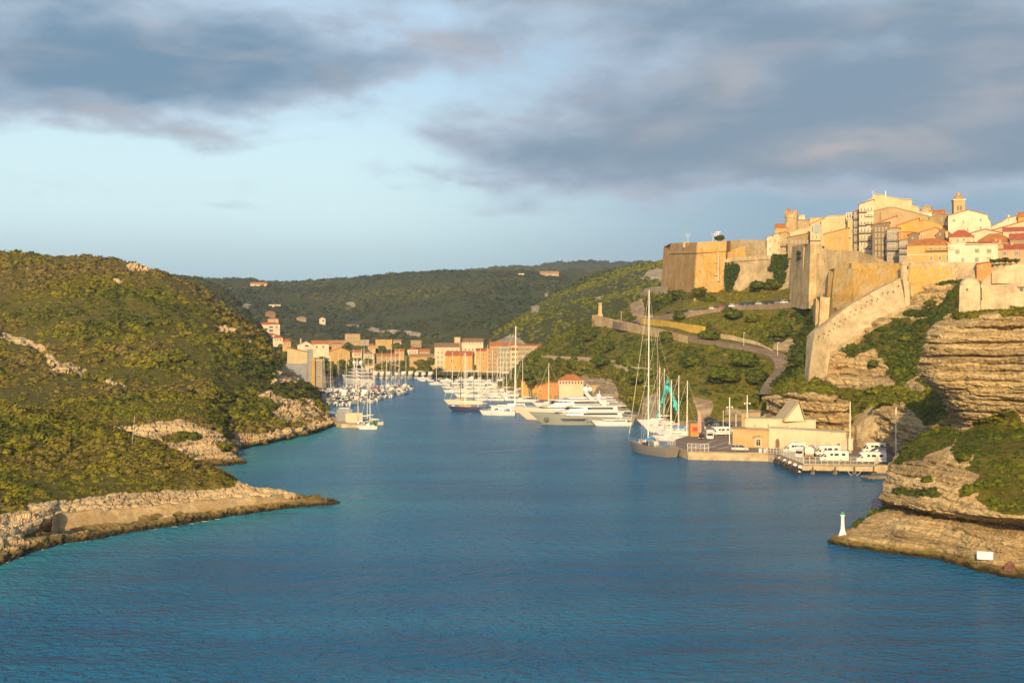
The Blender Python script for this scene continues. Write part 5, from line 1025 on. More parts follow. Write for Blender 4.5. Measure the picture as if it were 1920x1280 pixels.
# the glazed bay belongs to the house with the lean-to roof
lean = [x for x in bpy.data.objects if x.get('label', '').startswith('cream house with an orange lean-to')][0]
MB().box(((1532 - 1531.5) * 560 / F, -0.05, (470 - 429) * 560 / F), (2.6, 0.3, 4.2)).build('glazed_bay', M['bluewin'], lean)

# harbour-side row
HG = 'houses along the harbour quay'
HB = lambda *a, **k: house('quay_house', *a, group=HG, **k)
HB('pale pink four storey building, first along the far quay', 815, 861, 702, 650, 985, 14, 'w_pale', 'ridge', 'tilebrown', [(836, 860, 652, 688, 3, 3, 2.4, 5.5), (818, 832, 656, 692, 2, 4, 2.2, 4.5)], rise=3.2)
HB('white upper block with a row of dark attic windows behind the pale pink building', 860, 906, 700, 640.5, 1030, 14, 'w_white', 'ridge', 'tilebrown', [(862, 904, 641, 646, 8, 1, 2.2, 2.6), (862, 904, 648, 676, 6, 2, 2.4, 4.5)], rise=3)
HB('square cream stair tower rising between the two palest quay buildings', 852, 863, 700, 632.5, 1025, 8, 'w_cream', 'flat', 'tilebrown', [])
HB('bright yellow gabled house with a red roof in front of the pale pink building', 835, 886, 702, 666, 940, 12, 'w_yellow', 'ridge', 'tilered', [(848, 676, 6, 3), (876, 674, 2, 3), (842, 688, 2.4, 4), (854, 688, 2.4, 4), (870, 686, 2.4, 5)], rise=3.4, rot=-8)
HB('orange yellow narrow building with a tiny red roof', 893, 914, 704, 657, 930, 12, 'w_yellow', 'ridge', 'tilered', [(897, 910, 660, 694, 2, 4, 2.2, 5)], rise=1.8)
HB('salmon tall building with four rows of shutters', 913, 933, 704, 654, 925, 12, 'w_orange', 'flat', 'tile', [(915, 931, 656, 696, 3, 5, 2.2, 5)], shut='shutter')
HB('pinkish orange building filling the gap behind the salmon building', 918, 945, 700, 648, 960, 12, 'w_pink', 'ridge', 'tile', [(920, 943, 650, 660, 4, 1, 2.2, 4)], rise=3)
HB('pale green grey building of tall shuttered windows', 932, 958, 705, 649, 915, 12, 'w_grey', 'flat', 'tile', [(934, 956, 651, 698, 5, 5, 2.2, 5.6)], shut='shutterg')
HB('orange roofed house rising behind the pale green building', 942, 972, 700, 647, 965, 10, 'w_cream', 'ridge', 'tile', [], rise=2.2)
HB('narrow cream building with a little red roof between grey and tan', 957, 972, 706, 656, 905, 12, 'w_cream', 'ridge', 'tilered', [(959, 970, 659, 698, 3, 4, 2.1, 5)], rise=1.6, shut='shutter')
HB('tan corner building with a blank sunny gable at the row end', 971, 1016, 704, 647, 890, 13, 'w_tan', 'ridge', 'tilered', [(972, 996, 650, 694, 5, 5, 2.3, 5)], rise=0.9, shut='shutterg')
HB('mustard yellow warehouse with a gable and loft door behind the white yacht', 977, 1009, 742, [(977, 715), (995, 704), (1000, 706), (1009, 722)], 645, 12, 'w_yellow', 'tilt', 'tile', [(991, 732, 2, 13), (984, 710, 3, 2.4)])
HB('low orange shed with a tiled roof next to the mustard warehouse', 1007, 1048, 742, [(1007, 726), (1028, 717), (1048, 718)], 618, 10, 'w_orange', 'tilt', 'tile', [(1014, 733, 3, 6), (1036, 731, 2.4, 4)])
HB('harbour office with a wide orange hipped roof and glazed upper band', 1047, 1094, 745, 712, 590, 10, 'w_pale', 'hip', 'tile', [(1048, 1093, 712, 721, 8, 1, 4.2, 5)], rise=2.6)
HB('little tan kiosk building above the stern of the white yacht', 1102, 1126, 745, 722, 585, 6, 'w_tan', 'flat', 'tile', [(1107, 728, 2.2, 4), (1116, 728, 2.2, 4)])
VG = 'villas of the west side'
VL = lambda *a, **k: house('villa', *a, group=VG, **k)
ap = house('apartment_block', 'tall apartment block with an orange roof, blue grey shade painted on its sides and a yellow stair shaft', 539, 576, 735, [(539, 652), (576, 660)], 705, 14, 'w_cream', 'tilt', 'tile', [], cat='apartment block')
s_ = 705 / F
MB().box(((581 - 557.5) * s_, 5, (735 - 693) * s_), (12 * s_, 9, 66 * s_ + 3)).build('shaded_side_wing', M['w_blue'], ap); MB().box(((587 - 557.5) * s_, 0.5, (735 - 699) * s_), (6 * s_, 2.4, 54 * s_)).build('stair_shaft', M['w_yellow'], ap)  # shade on the side wall is put into its blue render
MB().box(((597 - 557.5) * s_, 5, (735 - 700) * s_), (14 * s_, 8, 54 * s_)).build('shaded_end_wing', M['w_grey'], ap); MB().box(((597 - 557.5) * s_, 4.9, (735 - 675) * s_), (14.6 * s_, 8.4, 4 * s_)).build('cornice', M['w_cream'], ap)  # end wing's grey likewise carries painted shade
for (px, py) in ((594, 692), (598, 692), (594, 706), (598, 706)):
    wo_ = bpy.data.objects.new('window', window_mesh(2.4 * s_, 4 * s_, None)); link(wo_, ap); wo_.location = ((px - 557.5) * s_, 0.98, (735 - py) * s_)
MB().box(((556 - 557.5) * s_, -0.3, (735 - 700) * s_), (38 * s_, 0.5, 38 * s_)).build('lower_shade_wall', M['w_blue'], ap)  # thin blue slab: the shade low on the front wall, as colour
VL('white gabled villa with an orange roof above the apartment block', 558, 588, 665, [(558, 647), (574, 640), (588, 648)], 800, 10, 'w_white', 'tilt', 'tile', [(575, 648, 8, 3.5)], chim=[(564, 638, 2.4)])
VL('low white villa with red tiles behind the gabled villa', 585, 616, 660, 644, 840, 9, 'w_white', 'ridge', 'tile', [(594, 650, 4, 4), (606, 650, 4, 4)], rise=2.2)
VL('villa with a broad red roof and white terrace high on the west slope', 480, 524, 626, 608, None, 11, 'w_white', 'hip', 'tilered', [(508, 613, 8, 3.5), (518, 613, 4, 3.5), (508, 620, 8, 3.5)], rise=2.6, balc=[(500, 524, 617, 'white')])
VL('lower terrace house beneath the red roofed villa', 492, 520, 638, 628, None, 9, 'w_pale', 'hip', 'tile', [(512, 633, 5, 3)], rise=1.8)
VL('small red roof above the terrace villa, half hidden by trees', 498, 516, 595, 586, None, 9, 'w_brown', 'hip', 'tilered', [], rise=2.2)
VL('second small roof stepping down to the terrace villa', 502, 522, 606, 598, None, 9, 'w_peach', 'hip', 'tileold', [(514, 602, 3, 3)], rise=1.6)
VL('yellow gabled house among green trees behind the large moored yacht', 619, 656, 676, [(619, 660), (637, 651.5), (656, 659)], 985, 12, 'w_ochre', 'tilt', 'tile', [(640, 665, 4, 3), (646, 660, 2, 2)])
VL('flat roofed grey tan block standing alone in the valley', 647, 675, 648, 626, None, 10, 'w_tan', 'flat', 'tile', [(650, 672, 629, 645, 4, 2, 2.6, 3)])
VL('long low pale wall building left of the grey tan block', 615, 648, 650, 638, None, 9, 'w_stone', 'flat', 'tile')
VL('small white annex right of the grey tan block', 675, 692, 648, 637, None, 9, 'w_grey', 'flat', 'tile', [(684, 642, 4, 3)])
VL('tan house with an overhanging flat roof among valley trees', 704, 735, 655, 636.5, None, 10, 'w_ochre', 'tilt', 'tileold', [(710, 641, 2, 2), (724, 644, 3, 3)])
VL('white ruin with one arch hole on the dark valley side', 599, 610, 608, [(599, 598), (604, 595), (610, 598)], None, 8, 'w_white', 'flat', 'tile', [(606, 601, 4, 4)])
VL('tiny white cottage pair higher on the shaded hillside', 504, 526, 576, 571, None, 9, 'w_pale', 'flat', 'tile', [])
VL('cream villa with an orange roof on the far skyline', 470, 500, 538, 532, None, 14, 'w_cream', 'ridge', 'tile', [(480, 535, 3, 3)], rise=3)
VL('row of cottages with dull red roofs on the far ridge', 1012, 1048, 517, 512.5, None, 14, 'w_tan', 'ridge', 'tileold', [(1020, 515, 3, 2.5), (1034, 515, 3, 2.5)], rise=4)
VL('pale concrete cistern at the end of the far ridge cottages', 972, 983, 516, 513, None, 12, 'w_white', 'flat', 'tile')
VL('hidden cottage with brown roof on the valley side', 556, 574, 602, 596, None, 9, 'w_stone', 'hip', 'tileold', [], rise=2)
VL('cream awning restaurant pavilion at the water head', 685, 748, 705, 684, 930, 10, 'w_cream', 'ridge', 'tileold', [(690, 744, 688, 700, 8, 1, 4, 8)], rise=1.2)
VL('ochre row house with shop awnings at the water head', 768, 816, 705, 668, 985, 10, 'w_ochre', 'ridge', 'tileold', [(772, 812, 672, 700, 6, 2, 2.6, 5)], rise=2)
VL('tan villa behind the masts between trees', 706, 748, 690, 667, 1010, 10, 'w_tan', 'ridge', 'tile', [(712, 742, 670, 684, 4, 1, 3, 5)], rise=2)

for (a_1, b_1, c_1, t_1, Y_1, w_1, rf, tl, lab) in ((606, 622, 668, 660, 1020, 'w_white', 'ridge', 'tile', 'little white house just left of the yellow gabled house'), (596, 606, 676, 668, 960, 'w_peach', 'hip', 'tile', 'small peach house peeping out above the shaded apartment wing'),
    (660, 678, 668, 660, 1050, 'w_cream', 'ridge', 'tile', 'cream cottage between the yellow gabled house and the tan villa'), (682, 700, 672, 663, 1040, 'w_pale', 'hip', 'tileold', 'pale cottage with a worn hipped roof left of the tan villa'), (740, 758, 668, 658, 1060, 'w_peach', 'ridge', 'tile', 'peach house just above the ochre row house roof'),
    (764, 784, 664, 655, 1075, 'w_white', 'hip', 'tilered', 'white cottage with a red hipped roof behind the ochre row house'), (786, 806, 668, 658, 1065, 'w_tan', 'ridge', 'tile', 'tan house close left of the pale pink quay building'), (622, 640, 652, 645, 1130, 'w_pink', 'ridge', 'tile', 'pink cottage below the long low pale building'),
    (690, 704, 655, 648, 1120, 'w_ochre', 'hip', 'tile', 'small ochre house between grey annex and tan overhang house'), (738, 752, 646, 640, 1180, 'w_pale', 'ridge', 'tileold', 'pale cottage on the valley side right of the tan overhang house'), (770, 790, 644, 638, 1210, 'w_stone', 'flat', 'tileold', 'low stone barn at the upper edge of the valley'),
    (530, 545, 648, 640, 850, 'w_peach', 'hip', 'tile', 'peach house left of the white gabled villa'), (512, 530, 640, 633, 900, 'w_white', 'hip', 'tilered', 'white house with a red roof under the terrace villa')):
    VL(lab, a_1, b_1, c_1, t_1, Y_1, 9, w_1, rf, tl, [(a_1 + 2, b_1 - 2, t_1 + 1.5, c_1 - 1, 3, 1, 2.4, 3.6)], rise=2)
for i, (px, Y, w, l) in enumerate(((846, 925, 13, 'long cream cafe awning on the quay before the yellow gabled house'), (884, 918, 11, 'white cafe awning before the orange yellow quay building'), (922, 905, 12, 'cream cafe awning before the salmon quay building'), (954, 890, 10, 'pale awning before the grey green quay building'), (790, 915, 12, 'white market awning on the quay under the ochre row house'))):
    o = thing('cafe_awning', l, 'awning', G(px, Y, 1.7)); MB().prism([(-w / 2, -2, 2.6), (w / 2, -2, 2.6), (w / 2, 2, 3.5), (-w / 2, 2, 3.5), ], (0, 0, .15)).build('canopy', M['sail' if i % 2 else 'cream'], o)
    for k in range(5): MB().box((-w / 2 + .2 + (w - .4) * k / 4, -1.9, 1.3), (.12, .12, 2.6)).build('post', M['steel'], o)
# ------------------------------------------------------------------ quay, pier and roads
QZ = 2.0
def slab(name, label, cat, poly, z, th, m, kind=None, mtop=None):
    """flat deck from (photo px, distance) corners"""
    pts = [G(px, Y, z) for px, Y in poly]; c = sum(pts, Vector()) / len(pts)
    mb = MB(); n = len(pts); v = [p - c for p in pts] + [p - c - Vector((0, 0, th)) for p in pts]
    mb.mat(0).add(v, [tuple(range(n))]); mb.mat(1).add(v, [tuple(range(2 * n - 1, n - 1, -1))] + [(i, (i + 1) % n, n + (i + 1) % n, n + i) for i in range(n)])
    o = mb.build(name, [mtop or m, m], None, False, c); tag(o, label, cat, kind=kind); return o
slab('quay', None, None, [(1256, 352), (1290, 331), (1440, 327), (1456, 323), (1507, 303), (1640, 300), (1700, 300), (1790, 310), (1760, 345), (1620, 368), (1520, 385), (1440, 440), (1350, 480), (1250, 520), (1180, 545), (1110, 615), (1030, 680), (985, 720), (960, 800), (1060, 900), (1060, 905), (930, 905), (925, 800), (935, 720), (960, 672), (1050, 610), (1110, 570), (1200, 500), (1260, 455), (1300, 435), (1318, 425), (1300, 390), (1268, 372)], QZ, 2.6, M['concrete'], 'structure', M['asphalt'])
slab('far_quay', None, None, [(560, 690), (600, 690), (612, 760), (640, 860), (700, 893), (930, 893), (940, 960), (560, 960), (520, 800)], 1.6, 2.2, M['concrete'], 'structure', M['concrete_dark'])
# quay kerb and painted lines
mb = MB()
for a, b in (((1258, 350.5), (1290.5, 331.6)), ((1290.5, 331.6), (1439, 327.8))):
    A, B = G(a[0], a[1], QZ), G(b[0], b[1], QZ); d = (B - A); mb.box((A + B) / 2 + Vector((0, 0.5, 0.09)), (d.length, 0.7, 0.2), math.atan2(d.y, d.x))
tag(mb.build('kerb', M['concrete']), kind='structure')
mb = MB()
for (a, b) in (((1300, 345), (1345, 370)), ((1322, 342), (1372, 366)), ((1345, 340), (1400, 362)), ((1300, 352), (1400, 338)), ((1520, 322), (1700, 322)), ((1520, 313), (1600, 316))):
    A, B = G(a[0], a[1], QZ + 0.006), G(b[0], b[1], QZ + 0.006); d = B - A; mb.box((A + B) / 2, (d.length, 0.25, 0.004), math.atan2(d.y, d.x))
tag(mb.build('road_marking', M['board']), kind='structure')
# ferry pier: beam, piles, sloping left edge with tyres
pier = thing('ferry_pier', 'brown concrete ferry pier on piles with a sloping side hung with tyres', 'pier', G(1560, 300, 0))
o0 = pier.location
def rel(px, Y, z): return G(px, Y, z) - o0
mb = MB(); mb.prism([rel(1500, 299.5, 1.95), rel(1646, 297, 1.95), rel(1646, 297, 0.75), rel(1500, 299.5, 0.75)], (0, 1.6, 0)); mb.build('edge_beam', M['concrete'], pier)
mb = MB(); mb.prism([rel(1455, 322, 2.3), rel(1462, 320, 2.3), rel(1504, 299, 1.6), rel(1496, 298.5, 1.2), rel(1452, 321, 1.9)], (0, 0, -1.0)); mb.build('sloping_ledge', M['concrete_dark'], pier)
for px in (1524, 1530, 1566, 1602, 1638):
    if px == 1530: continue
    MB().lathe([(0.55, -2), (0.55, 0.6), (0.9, 0.95)], rel(px, 298.5, 0), 10).build('pile', M['concrete_dark'], pier)
    MB().box(rel(px, 296.9, 1.3), (0.35, 0.25, 1.3)).build('fender_post', M['darkgrey'], pier)
for i in range(9):
    t = i / 8; px = 1456 + 42 * t; Y = 320.5 - 22.5 * t
    tr = MB(); c = rel(px, Y - 0.9, 0.65 + 0.1 * (i % 2))
    k = []
    for a in range(10):
        th = 2 * math.pi * a / 10; k.append(c + Vector((0.75 * math.cos(th), -0.1, 0.75 * math.sin(th))))
    tr.path(k + k[:1], 0.30, 6); tr.build('tyre', M['black'], pier)
for i in range(5):
    t = i / 4; MB().lathe([(0.1, -.2), (0.45, 0), (0.45, 1.5), (0.1, 1.7)], rel(1462 + 38 * t, 317.5 - 19.5 * t, 0.5), 8).build('fender', M['board'], pier)
# floating pontoon
po = thing('pontoon', 'small brown floating pontoon beside the near rocks', 'pontoon', G(1640, 288, 0), R(14))
MB().box((0, 0, 0.55), (5.4, 3.6, 0.4)).build('deck', M['concrete_dark'], po); MB().box((0, 0, 0.15), (5.0, 3.2, 0.5)).build('float', M['darkgrey'], po)
for s in (-1, 1): MB().box((s * 2.0, -1.5, -0.3), (0.4, 0.4, 1.2)).build('leg', M['black'], po)
tag(MB().path([G(1588, 297, 1.4), G(1592, 296, 0.4), G(1597, 295, 0)], 0.06).path([G(1617, 297, 1.4), G(1612, 296, 0.4), G(1606, 295, 0)], 0.06).build('mooring_line', M['sail']), 'pair of pale mooring lines dropping from the pier beam into the water', 'rope')
def fence(label, a, b, h=2.0, n=14, group=None, solid=False):
    A, B = G(*a, QZ), G(*b, QZ); d = B - A; o = thing('metal_fence', label, 'fence', A, math.atan2(d.y, d.x), group); L = d.length
    for i in range(n + 1): MB().box((L * i / n, 0, h / 2), (0.09, 0.09, h)).build('post', M['steel'], o)
    mb = MB(); k = int(L / 0.28)
    for i in range(k): mb.box((L * (i + .5) / k, 0, h * 0.53), (0.035, 0.035, h * .9))
    for z in (0.12, h * 0.5, h - 0.05): mb.box((L / 2, 0, z), (L, 0.06, 0.07))
    mb.build('panel', M['steel'], o); return o
fence('long pale security fence along the pier edge before the campers', (1507, 301.5), (1640, 299.5), 2.0, 12)
fence('tall oblique security fence between quay and ferry pier', (1464, 323), (1506, 302), 2.3, 7)
fence('short fence closing the pier beside the near rocks', (1640, 299.5), (1662, 312), 2.0, 5)
fence('square fenced cage at the quay edge in front of parking lines', (1289, 333), (1329, 331.5), 2.4, 5)
fence('fence panel by the stern of the grey maxi yacht', (1252, 354), (1266, 350), 2.3, 3)
fence('grey barrier fence beside the orange terminal front', (1428, 329), (1462, 326), 1.8, 6)

def ribbon(name, pts, width, m, label=None, lift=0.35, kind='structure', bv=None, n=10, skirt=2.0, z=None):
    """a road laid along ground points picked through the photo"""
    C = []
    for p in pts: C.append(p if isinstance(p, Vector) else (pick(*p) if len(p) == 2 else P(*p)))
    A = catmull(np.array([[tuple(c)] for c in C]), n, 0)[:, 0]; t = np.gradient(A, axis=0); t[:, 2] = 0; t /= np.linalg.norm(t, axis=1, keepdims=True); s = np.stack([t[:, 1], -t[:, 0], 0 * t[:, 0]], 1)
    l = A - s * width / 2; r = A + s * width / 2; zz = A[:, 2] + lift
    for k in range(3): zz[1:-1] = (zz[:-2] + zz[1:-1] * 2 + zz[2:]) / 4
    l[:, 2] = r[:, 2] = zz; ld = l.copy(); rd = r.copy(); ld[:, 2] -= skirt; rd[:, 2] -= skirt
    g = np.stack([ld, l, r, rd], 0); o = grid_mesh(name, g, m, smooth=False); tag(o, label, None if not label else 'road', kind=kind); return A, zz
ROADS = []
a_, z_ = ribbon('lower_road', [(1122, 599), (1160, 604), (1200, 611), (1250, 621), (1300, 633), (1350, 642), (1400, 650), (1440, 660), (1466, 676), (1472, 694), (1460, 712), (1450, 728), (1446, 742)], 8.0, M['asphalt'], lift=0.5, skirt=4); ROADS.append(a_)
a2_, z2_ = ribbon('upper_road', [(1196, 602), (1240, 593), (1290, 587), (1350, 579), (1400, 574), (1460, 570.5), (1528, 566)], 6.0, M['asphalt'], lift=0.3, skirt=3); ROADS.append(a2_)

# ------------------------------------------------------------------ vehicles
def car_proto(name, paint, L=4.2, Wd=1.75, Hh=1.5, van=False):
    root = thing(name, None, 'car')
    h0, h1 = 0.28, (0.85 if not van else 1.0); x = L / 2; y = Wd / 2
    mb = MB(); prof = [(-x, h0), (-x, h1), (-x * .95, h1 + .02), (x * 0.5, h1), (x * 0.97, h1 - 0.18), (x, h1 - .3), (x, h0)]
    mb.prism([(a, -y, b) for a, b in prof], (0, Wd, 0)); mb.build('body', M[paint], root)
    mb = MB(); cab = [(-x * .92, h1), (-x * .80, Hh), (x * .12, Hh), (x * .50, h1)] if not van else [(-x * .96, h1), (-x * .92, Hh), (x * .25, Hh), (x * .60, h1)]
    mb.prism([(a, -y * .86, b) for a, b in cab], (0, Wd * .86, 0)); c = mb.build('cabin_windows', M['glass'], root)
    mb = MB(); mb.prism([(cab[1][0] - .05, -y * .87, Hh - .06), (cab[1][0], -y * .87, Hh + .04), (cab[2][0], -y * .87, Hh + .04), (cab[2][0] + .1, -y * .87, Hh - .06)], (0, Wd * .87, 0))
    for q in (0.33, 0.66): u_ = cab[1][0] * (1 - q) + cab[2][0] * q; mb.box((u_, 0, (h1 + Hh) / 2), (0.09, Wd * .875, Hh - h1))
    mb.build('roof', M[paint], root)
    for sx_ in (-.62, .62):
        for sy_ in (-1, 1):
            w = MB(); w.mat(0).tube((sx_ * x, sy_ * (y - .2), .32), (sx_ * x, sy_ * (y + .01), .32), .32, .32, 12); w.mat(1).tube((sx_ * x, sy_ * (y - .02), .32), (sx_ * x, sy_ * (y + .03), .32), .18, .18, 10); w.build('wheel', [M['black'], M['steel']], root)
    for s in (-1, 1): MB().box((x, s * y * .66, h1 - .38), (0.05, .34, .14)).build('headlight', M['board'], root)
    return root
def motorhome(label, px, Y, rz, L=6.6, group='motorhomes parked on the ferry pier', z=QZ, stripe='grey', over=True):
    root = thing('motorhome', label, 'motorhome', G(px, Y, z), rz, group); y = 1.1; x = L / 2
    mb = MB(); mb.prism([(-x, -y, .45), (-x, -y, 2.85), (x * (0.55 if over else .30), -y, 2.9), (x * (0.80 if over else .5), -y, 2.45), (x * .62, -y, 2.05), (x * .45, -y, .45)], (0, 2 * y, 0)); mb.build('living_box', M['vanwhite'], root)
    mb = MB(); mb.prism([(x * .45, -y * .92, .4), (x * .45, -y * .92, 2.0), (x * .66, -y * .92, 2.0), (x * .88, -y * .92, 1.25), (x, -y * .92, 1.05), (x, -y * .92, .4)], (0, 2 * y * .92, 0)); mb.build('cab', M['vanwhite'], root)
    mb = MB(); mb.prism([(x * .50, -y * .935, 1.2), (x * .50, -y * .935, 1.85), (x * .65, -y * .935, 1.85), (x * .80, -y * .935, 1.3)], (0, 2 * y * .935, 0)); mb.build('cab_window', M['glass'], root)
    MB().prism([(x * .675, -y * .8, 1.95), (x * .885, -y * .8, 1.29), (x * .90, -y * .8, 1.30), (x * .69, -y * .8, 1.97)], (0, y * 1.6, 0)).build('windscreen', M['glass'], root)
    for (a, w) in ((-.65, .9), (-.15, 1.1), (.2, .7)):
        for s in (-1, 1): MB().box((a * x, s * y, 1.95), (w, .06, .55)).build('window', M['glass'], root)
    for s in (-1, 1):
        MB().prism([(-x * .95, s * (y + .01), 1.0), (-x * .2, s * (y + .01), 1.25), (x * .3, s * (y + .01), 1.1), (x * .3, s * (y + .01), 1.2), (-x * .2, s * (y + .01), 1.4), (-x * .95, s * (y + .01), 1.15)], (0, s * .03, 0)).build('side_stripe', M[stripe], root)
    MB().box((-x * .2, 0, 2.93), (1.0, .7, .2)).build('roof_hatch', M['grey'], root)
    for sx_ in (-.45, .66):
        for s in (-1, 1):
            w = MB(); w.mat(0).tube((sx_ * x, s * (y - .25), .36), (sx_ * x, s * (y + .01), .36), .36, .36, 12); w.mat(1).tube((sx_ * x, s * (y - .02), .36), (sx_ * x, s * (y + .03), .36), .2, .2, 10); w.build('wheel', [M['black'], M['steel']], root)
    return root
motorhome('white motorhome side on behind the fence, in front of the grey tanker', 1563, 308, R(176), 7.2)
motorhome('white motorhome nearest the rocks with an arched roof awning', 1633, 305, R(172), 7.4)
motorhome('white motorhome with a blue side picture parked behind by the cut rock', 1638, 330, R(178), 6.2, stripe='navy')
motorhome('motorhome seen nose on at the end of the long security fence', 1500, 318, R(250), 5.4)
motorhome('white motorhome standing between tanker and gabled terminal', 1551, 322, R(178), 6.6)
motorhome('cream motorhome facing the water in the middle of the quay', 1331, 372, R(262), 6.2, 'motorhomes on the quay', over=True)
motorhome('grey sided motorhome parked behind the cream one on the quay', 1351, 385, R(190), 6.6, 'motorhomes on the quay', stripe='grey')
aw = thing('awning', 'black curved awning frame over the nearest motorhome', 'awning', G(1650, 309, QZ), R(172))
MB().path([(3, -1.3, 0), (2.4, -1.3, 2.4), (0.6, -1.3, 3.5), (-1.5, -1.3, 3.6), (-3, -1.3, 3.0)], 0.12, 6).build('frame', M['black'], aw)
MB().prism([(2.3, -1.3, 2.4), (0.6, -1.3, 3.5), (-1.5, -1.3, 3.6), (-3, -1.3, 3.0), (-3, -1.3, 2.9), (-1.5, -1.3, 3.5), (0.6, -1.3, 3.4), (2.3, -1.3, 2.3)], (0, 2.4, 0)).build('canopy', M['darkgrey'], aw)
tk = thing('tanker_truck', 'silver tanker truck with orange tail lamps parked among the motorhomes', 'truck', G(1520, 318, QZ), R(70))
MB().tube((-3.2, 0, 2.0), (2.2, 0, 2.0), 1.25, 1.25, 16).build('tank', M['steel'], tk); MB().box((2.9, 0, 1.7), (1.5, 2.3, 2.4)).build('cab', M['board'], tk); MB().box((-.3, 0, .75), (6.2, 1.6, .3)).build('chassis', M['darkgrey'], tk)
MB().box((-3.3, 0, .95), (.12, 2.2, .6)).build('tail_board', M['orange'], tk)
for a in (-2.4, -1.2, 2.4):
    for s in (-1, 1): MB().tube((a, s * .8, .5), (a, s * 1.15, .5), .5, .5, 12).build('wheel', M['black'], tk)
vn = motorhome('low white delivery van half hidden behind the tanker', 1489, 330, R(180), 6.0, 'vans', over=False); vn['category'] = 'van'; vn.name = 'delivery_van'
suv = car_proto('parked_car', 'car_silver', 4.7, 1.85, 1.75, True); suv.location = G(1387, 336, QZ); suv.rotation_euler.z = R(-6); suv['label'] = 'silver people carrier with dark windows alone on the quay edge'; suv['group'] = 'cars on the quay'
base = {c: car_proto('parked_car', c) for c in ('car_black', 'car_white', 'car_grey', 'car_blue', 'car_red', 'car_silver')}
used = set()
def put_car(c, loc, rz, label, group):
    o = base[c] if c not in used else copy_tree(base[c])
    used.add(c); o.location = loc; o.rotation_euler = (0, 0, rz); o['label'] = label; o['group'] = group; return o
put_car('car_black', G(1315, 372, QZ), R(258), 'black hatchback next to the cream motorhome on the quay', 'cars on the quay')
for i, (px, Y, c, l) in enumerate(((1322, 452, 'car_white', 'white car first of the row below the cave rock'), (1331, 444, 'car_black', 'black car second in the row below the cave rock'), (1340, 436, 'car_blue', 'dark blue car beside the black car below the cave rock'), (1333, 425, 'car_black', 'black car with its nose to the row below the cave rock'),
        (1348, 428, 'car_grey', 'grey car behind the tall lamp mast in the quay car park'), (1356, 421, 'car_black', 'black car just left of the tall lamp mast'), (1346, 412, 'car_silver', 'silver car facing the orange kiosk'), (1364, 413, 'car_blue', 'blue car tight behind the tall lamp mast'),
        (1372, 405, 'car_black', 'black car against the terminal terrace corner'), (1380, 398, 'car_white', 'white car tucked under the terminal terrace'), (1310, 440, 'car_grey', 'grey car behind the catamaran masts'), (1300, 452, 'car_black', 'black car parked deepest behind the masts'))):
    put_car(c, G(px, Y, QZ), R(20 + 8 * (i % 3)), l, 'cars in the quay car park')
cs = ['car_black', 'car_black', 'car_blue', 'car_grey', 'car_black', 'car_silver', 'car_black', 'car_red', 'car_black', 'car_white', 'car_grey', 'car_black', 'car_blue', 'car_black', 'car_silver', 'car_black', 'car_black', 'car_grey', 'car_white', 'car_black', 'car_black', 'car_blue']
NAMES = {'car_black': 'black', 'car_white': 'white', 'car_blue': 'dark blue', 'car_grey': 'grey', 'car_silver': 'silver', 'car_red': 'red'}
cnt = {}
for i, c in enumerate(cs):
    t = 0.30 + 0.66 * i / (len(cs) - 1) if i > 5 else 0.22 + 0.02 * i * 2.4; k = t * (len(a2_) - 1); j = min(int(k), len(a2_) - 2); q = a2_[j] * (1 - k + j) + a2_[j + 1] * (k - j); d = a2_[j + 1] - a2_[j]
    n_ = NAMES[c]; lab = '%s car in the long row parked under the curtain wall' % n_
    put_car(c, Vector((q[0], q[1] - 0.6, z2_[j] + .02)), math.atan2(d[1], d[0]) + R(12), lab, '%s cars parked under the curtain wall' % n_)
def on_road(A, z, px): 
    x = 960 + A[:, 0] * F / A[:, 1]; j = int(np.argmin(np.abs(x - px))); d = A[min(j + 1, len(A) - 1)] - A[max(j - 1, 0)]; return Vector((A[j, 0], A[j, 1], z[j] + .02)), math.atan2(d[1], d[0])
for px, c, l in ((1193, 'car_blue', 'blue car driving on the lower road by the mustard wall'), (1154, 'car_blue', 'dark blue car near the memorial pillar'), (1138, 'car_silver', 'silver car parked at the memorial pillar')):
    q, a = on_road(a_, z_, px); put_car(c, q, a, l, 'cars on the lower road')
q, a = on_road(a2_, z2_, 1222); put_car('car_white', q, a, 'white car at the start of the parking road', 'cars on the lower road')

# ------------------------------------------------------------------ terminal buildings
def tb_(name, label, px0, px1, base, top, Y, dep, wall, wins=(), roof='flat', **k): return house(name, label, px0, px1, base, top, Y, dep, wall, roof, 'w_pale', wins, over=0.12, ext=2, cat='terminal building', **k)
tb_('terminal_building', 'orange plastered terminal front with one white framed window on the quay', 1375, 1447, 838, [(1375, 806), (1447, 808)], 345, 9, 'w_peach', [(1421.5, 829, 9, 13), (1399, 832, 1.4, 9)])
tm = tb_('terminal_building', 'long cream terminal block with an arched door and slit windows', 1446, 1594, 846, [(1446, 806), (1556, 810), (1556.5, 811), (1582, 811), (1582.5, 821), (1594, 822)], 340, 8, 'w_pale', [(1531, 831, 1.2, 10), (1536, 831, 1.2, 10), (1546, 831, 1.2, 9), (1550, 831, 1.2, 9), (1554, 831, 1.2, 9), (1473, 829, 1.2, 9), (1569, 835, 5.5, 11), (1561, 833.5, 2, 1.6)])
s_ = 340 / F; mb = MB(); mb.prism([((a - 1520) * s_, -.06, (846 - b) * s_) for a, b in ((1455.5, 842), (1455.5, 828), (1457, 824.5), (1459.5, 823), (1462, 824.5), (1463, 828), (1463, 842))], (0, -.06, 0)); mb.build('arched_door', plain('brown_door', (0.16, 0.09, 0.05), .7), tm)
